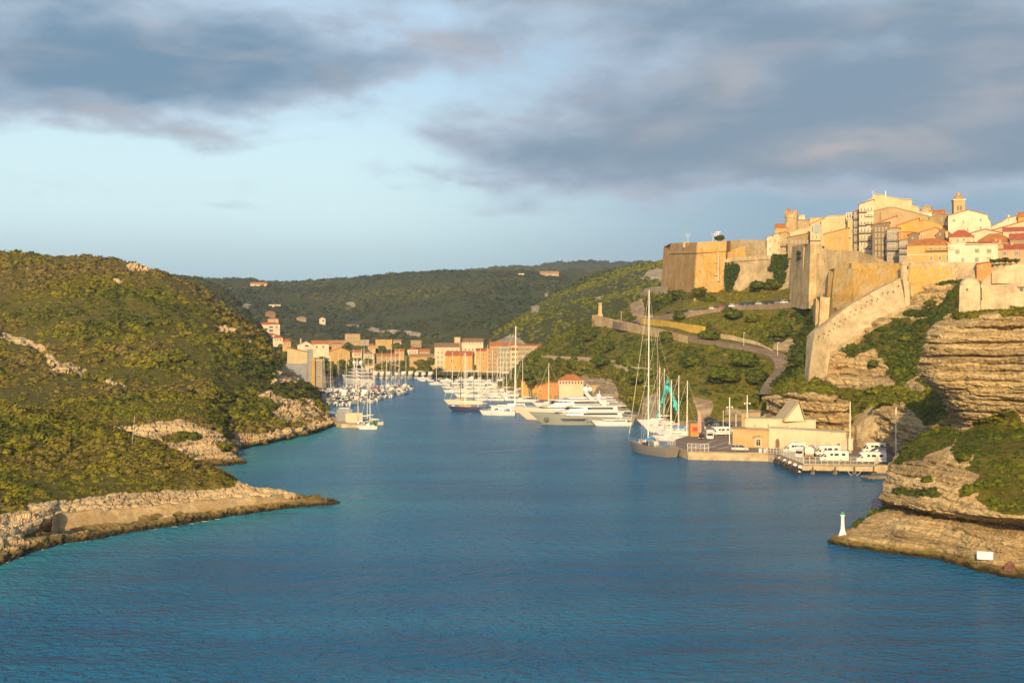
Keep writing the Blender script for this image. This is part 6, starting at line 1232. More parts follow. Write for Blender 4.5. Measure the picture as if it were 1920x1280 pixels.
tb_('terminal_building', 'upper cream terrace block with three small windows behind the orange front', 1400, 1526, 812, [(1400, 787), (1470, 787), (1526, 788)], 352, 7, 'w_pale', [(1417.5, 799, 2.6, 6), (1441.5, 800, 2.6, 12), (1477, 801, 3, 6), (1507, 803, 2.2, 10)])
gb = thing('terminal_building', 'white triangular gable with a steep stone roof above the terminal', 'terminal building', G(1486, 350, 0), 0); s_ = 350 / F; zb = CH - (HZ) * 0
def gp_(px, py, dy=0): p = P(px, py, 350) - gb.location; return Vector((p.x, dy, p.z))
mv = P(1481, 757, 362) - P(1498, 755, 350); mv.z = 0
MB().prism([gp_(1471, 790), gp_(1508, 789), gp_(1498, 755.5)], mv).build('gable_wall', M['w_white'], gb)
q_ = [gp_(1470.4, 790, -.3), gp_(1498, 754.6, -.3)]; up_ = Vector((-.12, 0, .12))
MB().prism([q_[0] + up_, q_[1] + up_, q_[1] + up_ + mv * 1.04, q_[0] + up_ + mv * 1.04], (-.2, 0, .15)).build('roof', M['w_cream'], gb)
q_ = [gp_(1508.8, 790, -.3), gp_(1498.2, 754.6, -.3)]; up_ = Vector((.12, 0, .08))
MB().prism([q_[0] + up_, q_[1] + up_, q_[1] + up_ + mv * 1.04, q_[0] + up_ + mv * 1.04], (.2, 0, .12)).build('roof', M['w_tan'], gb)
tb_('terminal_building', 'small tan store with flat roof at the inner end of the terrace', 1391, 1425, 812, [(1391, 776), (1425, 774)], 372, 8, 'w_tan')
fo2 = thing('terrace_railing', 'thin metal railing along the terminal terrace', 'railing', G(1400, 343, CH - (806 - HZ) * 343 / F))
mb = MB(); Lr = 125 * 343 / F
for i in range(26): mb.box((Lr * i / 25, 0, .5), (.06, .06, 1.0))
for z in (.5, 1.0): mb.box((Lr / 2, 0, z), (Lr, .06, .06))
mb.build('rail', M['steel'], fo2)
hd = thing('window_hood', 'curved stone hood above the white framed terminal window', 'hood', G(1421, 344.6, CH - (819 - HZ) * 345 / F))
MB().path([(-1.6, -.2, 0), (-.8, -.2, .35), (0, -.2, .45), (.8, -.2, .35), (1.6, -.2, 0)], .15, 6).build('hood_moulding', M['w_tan'], hd)

def lamp(px, Y, z, h, label, arms=1, r=0.17):
    o = thing('light_mast', label, 'light mast', G(px, Y, z), 0, 'light masts on the quay'); MB().tube((0, 0, 0), (0, 0, h), r, r * .75, 8).build('pole', M['mast'], o)
    mb = MB(); mb.box((0, 0, h * .98), (.3, .3, .5))
    if arms: mb.box((0, 0, h * .8), (2.0, .15, .15)); mb.box((-.8, 0, h * .78), (.4, .3, .3)); mb.box((.8, 0, h * .78), (.4, .3, .3))
    mb.build('floodlight', M['steel'], o); MB().box((0, 0, .25), (.7, .7, .5)).build('base', M['concrete'], o)
lamp(1368, 355, QZ, 88 * 355 / F, 'white light mast at the corner of the orange terminal front', 1)
lamp(1401, 357, QZ + 3, 72 * 357 / F, 'white light mast with cross arms rising from the terminal terrace', 1)
lamp(1380, 372, QZ, 46 * 372 / F, 'short thin white mast between the two tall terminal light masts', 0, .13)
lamp(1594, 330, QZ, 96 * 330 / F, 'slender white light mast at the end of the long terminal block', 0)
lamp(1680, 314, QZ, 98 * 314 / F, 'slender white light mast beside the near rocks behind the motorhomes', 0)
lamp(1356, 405, QZ, 36 * 405 / F, 'small street lamp mast among the quay cars', 0, .1)
for px, l in ((1392, 'thin lamp post on the straight part of the lower road'), (1454, 'thin lamp post at the road bend above the cave'), (1165, 'thin lamp post near the blue car on the lower road')):
    q, a = on_road(a_, z_, px); o = thing('street_lamp', l, 'street lamp', q + Vector((0, -3.5, -.3)), 0, 'street lamps on the lower road'); MB().tube((0, 0, 0), (0, 0, 5.5), .11, .08).build('post', M['steel'], o); MB().box((.3, 0, 5.5), (.9, .22, .14)).build('lamp_head', M['board'], o)
# kiosk, banner, stacked things on the quay
k = thing('kiosk', 'small orange quay kiosk with a counter opening', 'kiosk', G(1302, 383, QZ), R(8)); MB().box((0, 0, 2.0), (3.3, 2.6, 4.0)).build('wall', M['orange'], k); MB().box((0, 0, 4.1), (3.7, 3.0, .25)).build('roof', M['w_tan'], k); MB().box((0, -1.33, 2.4), (2.2, .1, 1.2)).build('counter_opening', M['red'], k); MB().box((0, -1.5, 1.7), (2.6, .5, .1)).build('counter', M['teak'], k)
fb = thing('feather_banner', 'tall salmon feather banner beside the kiosk', 'banner', G(1309, 381, QZ)); hb = 46 * 381 / F
MB().tube((0, 0, 0), (0, 0, hb), .06, .03).build('pole', M['steel'], fb); MB().prism([(0.05, 0, 1.2), (1.0, 0, 1.3), (1.05, 0, hb * .8), (.5, 0, hb * .97), (0.05, 0, hb)], (0, .05, 0)).build('flag', plain('salmon_cloth', (.58, .25, .17), .8), fb)
for px, Y, l, m in ((1425, 331, 'white waste bin left of the barrier fence', 'board'), (1434, 330, 'white sandwich board beside the barrier fence', 'board')):
    o = thing('sign_board', l, 'sign', G(px, Y, QZ)); MB().box((0, 0, .6), (.7, .12, 1.1), .2).build('board', M[m], o); MB().box((0, .3, .5), (.6, .1, 1.0), .2).build('leg', M['grey'], o)
ls = thing('lifebuoy_post', 'red lifebuoy cabinet on the cream terminal wall', 'lifebuoy', G(1582, 339, QZ + 2.2)); MB().box((0, 0, .0), (1.0, .25, 1.5)).build('cabinet', M['red'], ls); MB().lathe([(.15, 0), (.34, .05), (.34, .1), (.15, .15)], (0, -.2, 0), 12).build('ring', M['board'], ls)

# people: on the maxi yacht and strolling along the quay
PROTO_P = {}
def person(label, loc, rz, shirt, trousers, sit=False, group=None):
    o = thing('person', label, 'person', loc, rz, group); hs = 0.0
    mb = MB()
    def sec(z, a, b, x=0, y=0, n=8): return [(x + a * math.cos(2 * math.pi * i / n), y + b * math.sin(2 * math.pi * i / n), z) for i in range(n)]
    mb.loftsec([sec(.90, .16, .11), sec(1.05, .15, .10), sec(1.25, .19, .12), sec(1.42, .21, .11), sec(1.48, .09, .08), sec(1.54, .055, .06), sec(1.58, .075, .09), sec(1.66, .085, .105), sec(1.75, .07, .09), sec(1.79, .02, .03)], True, True)
    for s in (-1, 1):
        mb.loftsec([sec(.92, .085, .1, s * .09), sec(.5, .06, .07, s * .1, .01), sec(.46, .062, .07, s * .1), sec(.1, .04, .05, s * .11), sec(0, .05, .1, s * .11, -.05)], True, True)
        mb.loftsec([sec(1.42, .05, .055, s * .22), sec(1.12, .042, .045, s * .28, .02), sec(.86, .033, .035, s * .29, -.06), sec(.74, .03, .04, s * .29, -.1)], True, True)
    mb.build('body', M['skin'], o, True)
    c = MB(); c.loftsec([sec(.88, .18, .13), sec(1.05, .165, .115), sec(1.25, .20, .135), sec(1.43, .215, .12), sec(1.47, .1, .09)], True, True)
    for s in (-1, 1): c.loftsec([sec(1.44, .065, .07, s * .21), sec(1.2, .06, .06, s * .27, .01)], True, True)
    c.build('shirt', M[shirt], o, True)
    c = MB(); c.loftsec([sec(.95, .18, .13), sec(.84, .185, .135)], True, True)
    for s in (-1, 1): c.loftsec([sec(.9, .1, .115, s * .09), sec(.5, .08, .085, s * .1, .01), sec(.12, .06, .07, s * .11)], True, True)
    c.build('trousers', M[trousers], o, True)
    MB().lathe([(.09, 1.66), (.095, 1.73), (.075, 1.8), (.02, 1.825)], n=8).build('hair', M['darkgrey'], o, True); return o
person('person in white walking by the barrier fence on the quay', G(1438, 329.5, QZ), .4, 'board', 'sail'); person('person in a red top standing beside the barrier fence', G(1442, 329, QZ), 1.2, 'red', 'grey')
person('person in a dark top by the orange kiosk', G(1318, 378, QZ), .2, 'darkgrey', 'navy'); person('person in white in front of the quay cars', G(1322, 402, QZ), 2.0, 'board', 'grey'); person('person in blue by the lamp mast among quay cars', G(1358, 398, QZ), 2.0, 'skyblue', 'grey')
# ------------------------------------------------------------------ boats
def hull_mb(L, B, H0, H1, rake=0.10, keel=0.7, n=13, transom=0.86, fine=2.2, zoff=0.0):
    mb = MB(); secs = []
    for i in range(n):
        t = i / (n - 1); b = B / 2 * ((transom + (1 - transom) * min(t / .35, 1) ** .7) if t < .5 else max(1 - ((t - .5) / .5) ** fine, 0.015)); h = H0 + (H1 - H0) * t ** 2
        x = -L / 2 + L * t * (1 - rake) ; f = t ** 5 * L * rake * 1.0
        lv = lambda z: x + f * max(min(z / H1, 1), -.2) + (0 if t > .02 else -0.02 * L * z / H1)
        secs.append([(lv(h), -b, h), (lv(h * .5), -b * .95, h * .5), (lv(0.0), -b * .84, 0.0), (lv(-keel), 0, -keel), (lv(0.0), b * .84, 0.0), (lv(h * .5), b * .95, h * .5), (lv(h), b, h), (lv(h), 0, h * 0.98 + .04)])
    mb.loftsec(secs, True, True); return mb
def deckbox(mb, x0, x1, w0, w1, z0, z1, rf=1.2, rb=0.4, r=0.12):
    """a deckhouse with a raked front and rounded plan"""
    def ring(a, b, z, s): return [(a, -w0 * s / 2, z), (a + (b - a) * .55, -w0 * s / 2, z), (b - (b - a) * .08, -w1 * s / 2, z), (b, -w1 * s * .28, z), (b, w1 * s * .28, z), (b - (b - a) * .08, w1 * s / 2, z), (a + (b - a) * .55, w0 * s / 2, z), (a, w0 * s / 2, z)]
    return mb.loftsec([ring(x0, x1, z0, 1), ring(x0 + rb * .5, x1 - rf * .55, (z0 + z1) / 2, .985), ring(x0 + rb, x1 - rf, z1, .94)], True, True)
def superyacht(label, px, Y, rz, L=42, B=8.4, hullm='white', decks=3, group=None, domes=2, mast='white', hw=True, stripe=None, name='superyacht', topm='white'):
    o = thing(name, label, 'yacht', G(px, Y, 0), R(rz), group); H0, H1 = 2.6, 4.6; k = L / 42.0
    hull_mb(L, B, H0 * k + .5, H1 * k + .6, .14, 1.0, 17, .9, 2.6).build('hull', M[hullm], o, False)
    h0 = H0 * k + .5
    if stripe: MB().loftsec([[(-L * .46, s * B * .475, h0 * .42), (L * .2, s * B * .487, h0 * .5), (L * .2, s * B * .487, h0 * .62), (-L * .46, s * B * .475, h0 * .56)] for s in (-1, 1)], True, True).build('stripe', M[stripe], o)
    if hw:
        for s in (-1, 1):
            MB().prism([(-L * .02, s * (B * .49 - .05), h0 * .55), (L * .17, s * (B * .485 - .05), h0 * .62), (L * .205, s * (B * .48 - .05), h0 * .86), (-L * .06, s * (B * .495 - .05), h0 * .80)], (0, s * .16, 0)).build('hull_window', M['glass'], o)
            MB().box((L * .335, s * B * .30, h0 * .75), (1.6, .5, 1.3)).build('anchor_pocket', M['darkgrey'], o)
            for q in (-.12, -.09, -.06, -.25, -.22):
                MB().tube((L * q, s * B * .48, h0 * .42), (L * q, s * B * .5, h0 * .42), .24, .24, 8).build('porthole', M['glass'], o)
    # bulwark and decks
    z = h0 + .1; dh = 2.05 * min(k * 1.05, 1.1)
    spans = [(-.40, .27, .90, .70), (-.36, .16, .80, .62), (-.28, .05, .66, .5)][:decks]
    for i, (a, b, wa, wb) in enumerate(spans):
        mb = MB(); deckbox(mb, L * a, L * b, B * wa, B * wb * .8, z - .3, z + dh, 2.4 * k, .8 * k); mb.build('deckhouse', M[topm], o)
        mb = MB(); deckbox(mb, L * (a + .05), L * (b + .0) - .12, B * wa * 1.005 + .08, B * wb * .81, z + dh * .38, z + dh * .78, .9 * k, .2 * k); w = mb.build('window_band', M['glass'], o)
        mb = MB(); deckbox(mb, L * (a - .075), L * (b - .015), B * min(wa * 1.10, .98), B * wb * .86, z + dh - .02, z + dh + .24, .5, .1); mb.build('deck_overhang', M[topm], o)
        mb = MB(); zr = z + dh + .24; nn = 14
        for s in (-1, 1):
            for q in range(nn): mb.box((L * (a - .06) + L * (b - a) * .55 * q / nn, s * B * wa * .5, zr + .4), (.05, .05, .8))
            mb.box((L * (a - .06) + L * (b - a) * .27, s * B * wa * .5, zr + .8), (L * (b - a) * .55, .06, .06))
        mb.build('rail', M['steel'], o); z += dh
    # radar arch, mast, domes
    ax = L * (spans[-1][0] * .55); mb = MB()
    for s in (-1, 1): mb.prism([(ax - 2.4 * k, s * B * .24, z), (ax - .6 * k, s * B * .24, z), (ax + 1.6 * k, s * B * .20, z + 2.6 * k), (ax + .6 * k, s * B * .20, z + 2.6 * k)], (0, s * .35, 0))
    mb.box((ax + 1.0 * k, 0, z + 2.6 * k), (2.0 * k, B * .46, .35)); mb.build('radar_arch', M[mast if mast != 'none' else 'white'], o)
    mb = MB(); mb.tube((ax + .8 * k, 0, z + 2.6 * k), (ax + .4 * k, 0, z + 6.2 * k), .28 * k, .12 * k, 8); mb.box((ax + .7 * k, 0, z + 4.2 * k), (.25, 2.6 * k, .16)); mb.box((ax + 1.3 * k, 0, z + 3.4 * k), (.4, 2.2 * k, .18)); mb.build('mast', M[mast if mast != 'none' else 'white'], o)
    for i in range(domes):
        s = -1 if i % 2 else 1; mb = MB(); r = (.95 if i < 2 else .6) * k; mb.sphere((ax + (1.0 - .2 * i) * k, s * B * .21, z + 2.9 * k + r), r, 14, 8, (1, 1, 1.15)); mb.build('radome', M['dome'], o, True)
    MB().box((-L * .47, 0, .6), (L * .06, B * .7, .35)).build('swim_platform', M['teak'], o)
    mb = MB(); mb.tube((-L * .47, 0, h0), (-L * .5, 0, h0 + 2.2), .06, .04); mb.build('flagstaff', M['steel'], o)
    return o
def sailboat(label, px, Y, rz, L=13, B=None, mh=18, hullm='white', group=None, mastm='mast', deckm='cream', boom=True, mr=.15, name='sailing_yacht', mizzen=None, spray=None, mx=.06, bow_up=0.0):
    B = B or L * .28; o = thing(name, label, 'sailing boat', G(px, Y, 0), R(rz), group); H = L * .085 + .35
    hull_mb(L, B, H, H * 1.22, .12, .6, 13, .72, 1.9).build('hull', M[hullm], o, False)
    mb = MB(); deckbox(mb, -L * .12, L * .24, B * .52, B * .34, H * .95, H + L * .05, L * .06, .3); mb.build('coachroof', M[deckm], o)
    mb = MB(); deckbox(mb, -L * .10, L * .19, B * .53, B * .35, H + L * .012, H + L * .034, L * .03, .2); mb.build('cabin_window', M['glass'], o)
    m0 = Vector((L * mx, 0, H)); top = m0 + Vector((-.012 * mh, 0, mh)); mb = MB(); mb.tube(m0, top, mr, mr * .62, 8); ms = mb.build('mast', M[mastm], o)
    mb = MB()
    for q in (.38, .68): mb.tube(m0.lerp(top, q) + Vector((0, -B * .38 * (1.1 - q * .6), 0)), m0.lerp(top, q) + Vector((0, B * .38 * (1.1 - q * .6), 0)), .04)
    mb.build('spreader', M[mastm], ms)
    mb = MB(); bow = Vector((L * .49, 0, H * 1.2)); st = Vector((-L * .49, 0, H)); r = .022
    mb.tube(top, st, r, r, 4); mb.tube(top, bow, r, r, 4)
    for s in (-1, 1): mb.tube(m0.lerp(top, .97), Vector((L * (mx - .03), s * B * .46, H)), r, r, 4); mb.tube(m0.lerp(top, .4), Vector((L * (mx - .06), s * B * .44, H)), r, r, 4)
    mb.build('rigging', M['steel'], o)
    mb = MB(); mb.tube(bow.lerp(top, .04), bow.lerp(top, .93), .055 * (L / 13) ** .5, .03, 6); mb.build('furled_jib', M['sail'], o)
    if boom:
        b0 = m0 + Vector((-.2, 0, L * .09)); b1 = Vector((-L * .36, 0, H + L * .10)); mb = MB(); mb.tube(b0, b1, .09, .07); bo = mb.build('boom', M[mastm], o); mb = MB(); mb.tube(b0 + Vector((-.2, 0, .25)), b1 + Vector((.4, 0, .2)), .24, .15, 8); mb.build('stowed_sail', M[spray or 'sail'], o, True)
    if mizzen:
        z0 = Vector((-L * .28, 0, H)); z1 = z0 + Vector((-.1, 0, mizzen)); mb = MB(); mb.tube(z0, z1, mr * .85, mr * .55, 8); mb.build('mizzen_mast', M[mastm], o); mb = MB(); mb.tube(z0 + Vector((-.1, 0, 1.6)), z0 + Vector((-L * .24, 0, 1.7)), .2, .13, 8); mb.build('mizzen_sail', M['sail'], o, True)
    if spray:
        mb = MB(); deckbox(mb, -L * .30, -L * .10, B * .6, B * .5, H + .9, H + 1.5, .5, .2); mb.build('spray_hood', M[spray], o)
    mb = MB()
    for s in (-1, 1):
        for i in range(7): mb.tube((-L * .45 + L * .13 * i, s * B * (.44 if i < 5 else .33), H), (-L * .45 + L * .13 * i, s * B * (.44 if i < 5 else .33), H + .65), .02, .02, 4)
        mb.path([(-L * .45, s * B * .40, H + .62), (0, s * B * .46, H + .64), (L * .33, s * B * .33, H + .7), (L * .47, 0, H * 1.2 + .6)], .02, 4)
    mb.build('guardrail', M['steel'], o); return o
def motorboat(name, label, L=6.5, B=2.5, style=0, group=None, hullm='white', canopy=None):
    o = thing(name, label, 'motorboat', (0, 0, 0), 0, group); H = .75 + L * .035
    hull_mb(L, B, H, H * 1.3, .14, .4, 9, .9, 2.2).build('hull', M[hullm], o, False)
    if style == 0:    # open boat with console and windscreen
        MB().box((-.05 * L, 0, H + .35), (L * .16, B * .4, .9)).build('console', M['white'], o); MB().prism([(.03 * L, -B * .24, H + .7), (.10 * L, -B * .24, H + .7), (.02 * L, -B * .24, H + 1.35)], (0, B * .48, 0)).build('windscreen', M['glass'], o)
        MB().box((-L * .30, 0, H + .15), (L * .14, B * .6, .4)).build('bench_seat', M['cream'], o)
    elif style == 1:  # cuddy cabin with hard top
        mb = MB(); deckbox(mb, -.10 * L, .30 * L, B * .72, B * .5, H - .1, H + 1.0, L * .10, .1); mb.build('cabin', M['white'], o); mb = MB(); deckbox(mb, -.08 * L, .27 * L, B * .735, B * .51, H + .35, H + .8, L * .06, .1); mb.build('cabin_window', M['glass'], o)
        mb = MB(); deckbox(mb, -.2 * L, .16 * L, B * .74, B * .6, H + 1.55, H + 1.68, .2, .1)
        for sx_ in (-.17, .06):
            for s in (-1, 1): mb.tube((sx_ * L, s * B * .33, H + .8), (sx_ * L, s * B * .33, H + 1.58), .04)
        mb.build('hard_top', M[canopy or 'white'], o)
    elif style == 2:  # flybridge cruiser
        mb = MB(); deckbox(mb, -.30 * L, .26 * L, B * .8, B * .55, H - .1, H + 1.25, L * .13, .2); mb.build('cabin', M['white'], o); mb = MB(); deckbox(mb, -.26 * L, .23 * L, B * .815, B * .56, H + .5, H + 1.0, L * .07, .1); mb.build('cabin_window', M['glass'], o)
        mb = MB(); deckbox(mb, -.34 * L, .08 * L, B * .74, B * .55, H + 1.25, H + 1.8, L * .06, .1); mb.build('flybridge', M['cream'], o); mb = MB(); mb.prism([(-.24 * L, -B * .36, H + 1.7), (-.2 * L, -B * .36, H + 1.7), (-.16 * L, -B * .33, H + 2.8), (-.22 * L, -B * .33, H + 2.8)], (0, B * .70, 0)); mb.build('radar_arch', M['white'], o)
    if canopy and style != 1:
        mb = MB(); deckbox(mb, -.42 * L, -.02 * L, B * .8, B * .7, H + 1.45, H + 1.6, .3, .2)
        for sx_ in (-.38, -.06):
            for s in (-1, 1): mb.tube((sx_ * L, s * B * .36, H), (sx_ * L, s * B * .36, H + 1.5), .035)
        mb.build('canopy', M[canopy], o)
    MB().box((-L * .49, 0, H * .6), (.45, .5, 1.1)).build('outboard', M['darkgrey'], o)
    mb = MB(); mb.path([(L * .05, -B * .42, H + .45), (L * .33, -B * .3, H + .6), (L * .46, 0, H + .75), (L * .33, B * .3, H + .6), (L * .05, B * .42, H + .45)], .03, 4); mb.build('bow_rail', M['steel'], o)
    return o
# large yachts, bows out
superyacht('grey hulled superyacht with cream decks lying nearest across the harbour', 1088, 456, 183, 40, 8.6, 'hullgrey', 2, 'superyachts on the town quay', 1, 'white', topm='white')
superyacht('large white superyacht with flared bow just behind the grey hulled one', 1062, 482, 184, 45, 9.0, 'cream', 2, 'superyachts on the town quay', 3, 'white', hw=False)
superyacht('white motor yacht with navy side stripe behind the large white superyacht', 1078, 520, 186, 38, 8.0, 'white', 2, 'superyachts on the town quay', 2, 'darkgrey', hw=False, stripe='navy')
superyacht('plain grey support yacht with a dark crowded deck behind the maxi yacht mast', 1200, 478, 182, 22, 6.2, 'hullgrey', 1, 'superyachts on the town quay', 0, 'darkgrey', hw=False, topm='darkgrey')
superyacht('slim white day yacht moored alongside the grey hulled superyacht', 1146, 449, 183, 15, 3.8, 'white', 1, 'superyachts on the town quay', 0, 'white', hw=False)
superyacht('big three decked white yacht seen stern first beyond the crowded marina', 664, 800, 118, 48, 11, 'white', 3, None, 2, 'white', hw=False)
# sailing yachts
sailboat('graphite maxi yacht with an immense mast tied to the quay corner', 1217, 349, 114, 25, 6.2, 45.5, 'hulldark', None, 'mast', 'cream', True, .21, 'maxi_yacht', None, None, .02)
sailboat('white sloop with the tallest white mast among the middle yachts', 972, 524, 182, 26, 6, 35.5, 'white', None, 'mast', 'white', True, .32)
sailboat('classic wooden ketch with a navy hull and cream deck', 876, 531, 176, 17.5, 4.4, 24.5, 'navy', None, 'mast', 'orangewood', True, .19, 'classic_ketch', 21.5)
sailboat('white schooner with long bow behind the navy ketch', 868, 580, 180, 19, 4.6, 26, 'cream', None, 'mastdark', 'teak', True, .19, 'schooner', 24)
sailboat('slim white sloop farther in, behind the white schooner', 878, 640, 180, 15, 4, 20, 'white', None, 'mast', 'cream', True, .17)
sailboat('sloop with a single mast behind the orange shed', 1032, 560, 183, 16, 4.2, 19, 'white', None, 'mast', 'cream', True, .2)
CB = 'sailing yachts beside the quay corner'
for i, (px, Y, rz, L, mh, l, sp) in enumerate(((1240, 430, 170, 13.5, 21.5, 'white sloop with the hindmost mast by the teal sails', None), (1249, 420, 172, 14, 21, 'white sloop whose mast carries the teal sails', None), (1262, 410, 172, 12.5, 17.5, 'white sloop with a blue sail cover beside the teal sails', 'blue'),
        (1276, 402, 172, 13, 19.5, 'white sloop with a long boom between two blue covered boats', 'skyblue'), (1292, 396, 174, 12.5, 18, 'white sloop with the innermost mast next to the quay cars', None), (1262, 388, 173, 13.5, 14.2, 'white sloop showing its broad flank nearest the quay fence', None))):
    sailboat(l, px, Y, rz, L, None, mh, 'white', CB, 'mast', 'white', True, .17, spray=sp)
sailboat('white yacht tied behind the maxi yacht with a leaning dark second mast', 1236, 452, 172, 17, None, 34, 'white', CB, 'mastdark', 'white', True, .16)
# teal sail hung up to dry between the masts
ds = thing('drying_sail', 'teal sail strung up in ragged folds to dry between the masts', 'sail', G(1251, 417, 0))
def tq(px, py): return P(px, py, 417) - ds.location
mb = MB()
for (px, py, w, h) in ((1251.5, 716, 6, 9), (1250, 727, 9, 13), (1246, 737, 6, 9), (1243, 746, 5, 10), (1241, 753, 5, 7), (1239, 761, 3, 8), (1234, 772, 5, 8), (1232, 780, 4, 10), (1257, 730, 5, 12), (1258, 737, 6, 8), (1262, 747, 7, 11), (1266, 757, 9, 15), (1268, 766, 5, 9)):
    for j in range(2):
        a = rnd.uniform(-.4, .4); pts = []
        for k in range(7):
            t = 2 * math.pi * k / 7; r = rnd.uniform(.38, .56); pts.append(tq(px + w * r * math.cos(t + a), py + h * r * math.sin(t + a)) + Vector((0, rnd.uniform(-.5, .5) + j * .6, 0)))
        mb.prism(pts, (0, .08, 0))
mb.build('folds', M['teal'], ds)
mb = MB(); mb.path([tq(1252, 705), tq(1243, 746), tq(1228, 792)], .04, 4).path([tq(1253, 705), tq(1262, 747), tq(1272, 780)], .04, 4); mb.build('halyard', M['steel'], ds)
# crew and umbrella on the maxi yacht
my = G(1216, 346, 0)
pa = thing('parasol', 'blue parasol open over the crew on the maxi yacht stern', 'parasol', G(1216, 342.5, 2.5)); MB().lathe([(1.9, 2.0), (1.2, 2.35), (.05, 2.65)], n=10).build('canopy', M['skyblue'], pa); MB().tube((0, 0, 0), (0, 0, 2.5), .05, .05).build('pole', M['steel'], pa)
for i, (px, Y, c, t, l) in enumerate(((1202, 348, 'red', 'grey', 'person in a red top, outermost on the maxi yacht'), (1206, 346, 'board', 'navy', 'person in white between the red top and the parasol'), (1210, 347, 'board', 'grey', 'person in a white top under the rim of the parasol'), (1214, 344, 'red', 'navy', 'person in red directly under the parasol'), (1220, 343.5, 'board', 'darkgrey', 'person in white with dark trousers under the parasol'), (1228, 341, 'board', 'sail', 'person in white standing by the maxi yacht mast'))):
    person(l, G(px, Y, 2.5), i * 1.1, c, t)
# small boats by kind, copied into the berths
LG = 'in the crowded rows of the west marina'; RG = 'in the town side marina'
kinds = [('motorboat', 'small white open motorboat ', 6.2, 2.4, 0, 'white', None), ('motorboat', 'small white motorboat with a navy canopy ', 6.5, 2.5, 0, 'white', 'navy'), ('motorboat', 'small white cabin boat with a hard top ', 7, 2.6, 1, 'white', 'white'), ('motorboat', 'white flybridge cruiser ', 9.5, 3.3, 2, 'white', None),
         ('motorboat', 'small cream open motorboat ', 6.0, 2.3, 0, 'cream', None), ('motorboat', 'little wooden topped fishing boat ', 6.4, 2.4, 1, 'cream', 'teak'), ('motorboat', 'small dark hulled motorboat with a pale canopy ', 7, 2.5, 0, 'navy', 'sail')]
proto = [motorboat(n, l, L, B, s, None, h, c) for (n, l, L, B, s, h, c) in kinds]; first = [True] * len(proto)
def put_boat(k, px, Y, rz, where, label=None, group=None, sc=1.0):
    o = proto[k] if first[k] else copy_tree(proto[k]); first[k] = False
    o.location = G(px, Y, 0); o.rotation_euler = (0, 0, R(rz)); o.scale = (sc,) * 3; o['label'] = label or (kinds[k][1] + where); o['group'] = group or (kinds[k][1].strip() + 's ' + where); return o
r2 = random.Random(5)
rows = [(572, 612, 668, 0), (586, 606, 700, 1), (603, 604, 712, 0), (622, 604, 722, 1), (642, 606, 738, 0), (664, 606, 752, 1), (690, 608, 764, 0), (718, 612, 772, 1), (750, 618, 768, 0)]
for (Y, a, b, d) in rows:
    x = a + r2.uniform(0, 4)
    while x < b:
        k = r2.choices(range(7), (5, 3, 4, 2.2, 3, 1.6, 1.4))[0]; put_boat(k, x, Y + r2.uniform(-3, 3), (262 if d else 82) + r2.uniform(-14, 14), LG, sc=r2.uniform(.85, 1.2)); x += (3.3 if k != 3 else 4.2) * F / Y * r2.uniform(.85, 1.2)
for (Y, a, b) in ((850, 792, 905), (800, 815, 975), (750, 838, 982), (705, 862, 982), (668, 880, 980), (610, 905, 985)):
    x = a
    while x < b:
        k = r2.choices(range(7), (2, 2, 3, 6, 2, 1, 1))[0]; put_boat(k, x, Y + r2.uniform(-6, 6), 180 + r2.uniform(-25, 25), RG, sc=r2.uniform(.8, 1.15)); x += r2.uniform(5.5, 8.5) * F / Y
for i, px in enumerate((704, 716, 728, 743, 756, 769, 781, 793, 806)):
    put_boat(3, px, 884 + (i % 3), 272 + r2.uniform(-8, 8), 'along the far quay', sc=r2.uniform(1.15, 1.5))
put_boat(1, 737, 880, 268, '', 'white boat under a bright turquoise cover at the far quay', 'covered boats at the far quay', 1.4)
bt_ = [o for o in bpy.data.objects if o.get('label', '').startswith('white boat under a bright turq')][0]; recolour(bt_, M['navy'], M['teal'])
put_boat(1, 698, 668, 200, '', 'motorboat under a red canopy in the middle of the west marina', 'covered boats in the west marina', 1.5); recolour([o for o in bpy.data.objects if o.get('label', '').startswith('motorboat under a red canopy')][0], M['navy'], M['red'])
for i, (px, py, l) in enumerate(((792, 712, 'white day boat, outermost of the town side moorings'), (808, 709, 'white tour boat with an awning at the town side'), (836, 716, 'small white tender at the head of the town side pontoon'))): put_boat((0, 2, 0)[i], px, YW(py), 190, '', l, 'outer boats of the town side', 1.5)
put_boat(0, 922, 507, 178, '', 'cream launch moored off the navy ketch stern', 'launches off the ketch', 1.7); put_boat(2, 940, 505, 176, '', 'white cabin launch beside the cream launch', 'launches off the ketch', 1.7)
# sailing boats of the west marina: bare masts standing out of the crowd
SG = 'sailing boats in the west marina'
sp_ = sailboat('white sailing boat with a bare mast ' + LG, 607, 690, 85, 10, None, 22, 'white', SG, 'mast', 'cream', True, .12)
for i, (px, Y, s) in enumerate(((619, 680, .95), (635, 740, .9), (663, 700, 1.1), (669, 650, .95), (678, 720, 1.1), (683, 730, 1.15), (699, 760, 1.1), (701.5, 735, 1.08), (716, 745, 1.0), (734, 735, 1.08), (741, 760, 1.0), (749, 750, 1.05), (761, 720, .9), (650, 715, .9), (690, 690, .85), (725, 765, .85))):
    c = copy_tree(sp_); c.location = G(px, Y, 0); c.rotation_euler.z = R(85 + (i * 37) % 30 - 15 + 180 * (i % 2)); c.scale = (1, 1, s)
SG2 = 'sailing boats in the town side marina'
sp2 = sailboat('white sailing boat with a bare mast ' + RG, 902, 700, 178, 12, None, 24, 'white', SG2, 'mast', 'cream', True, .13)
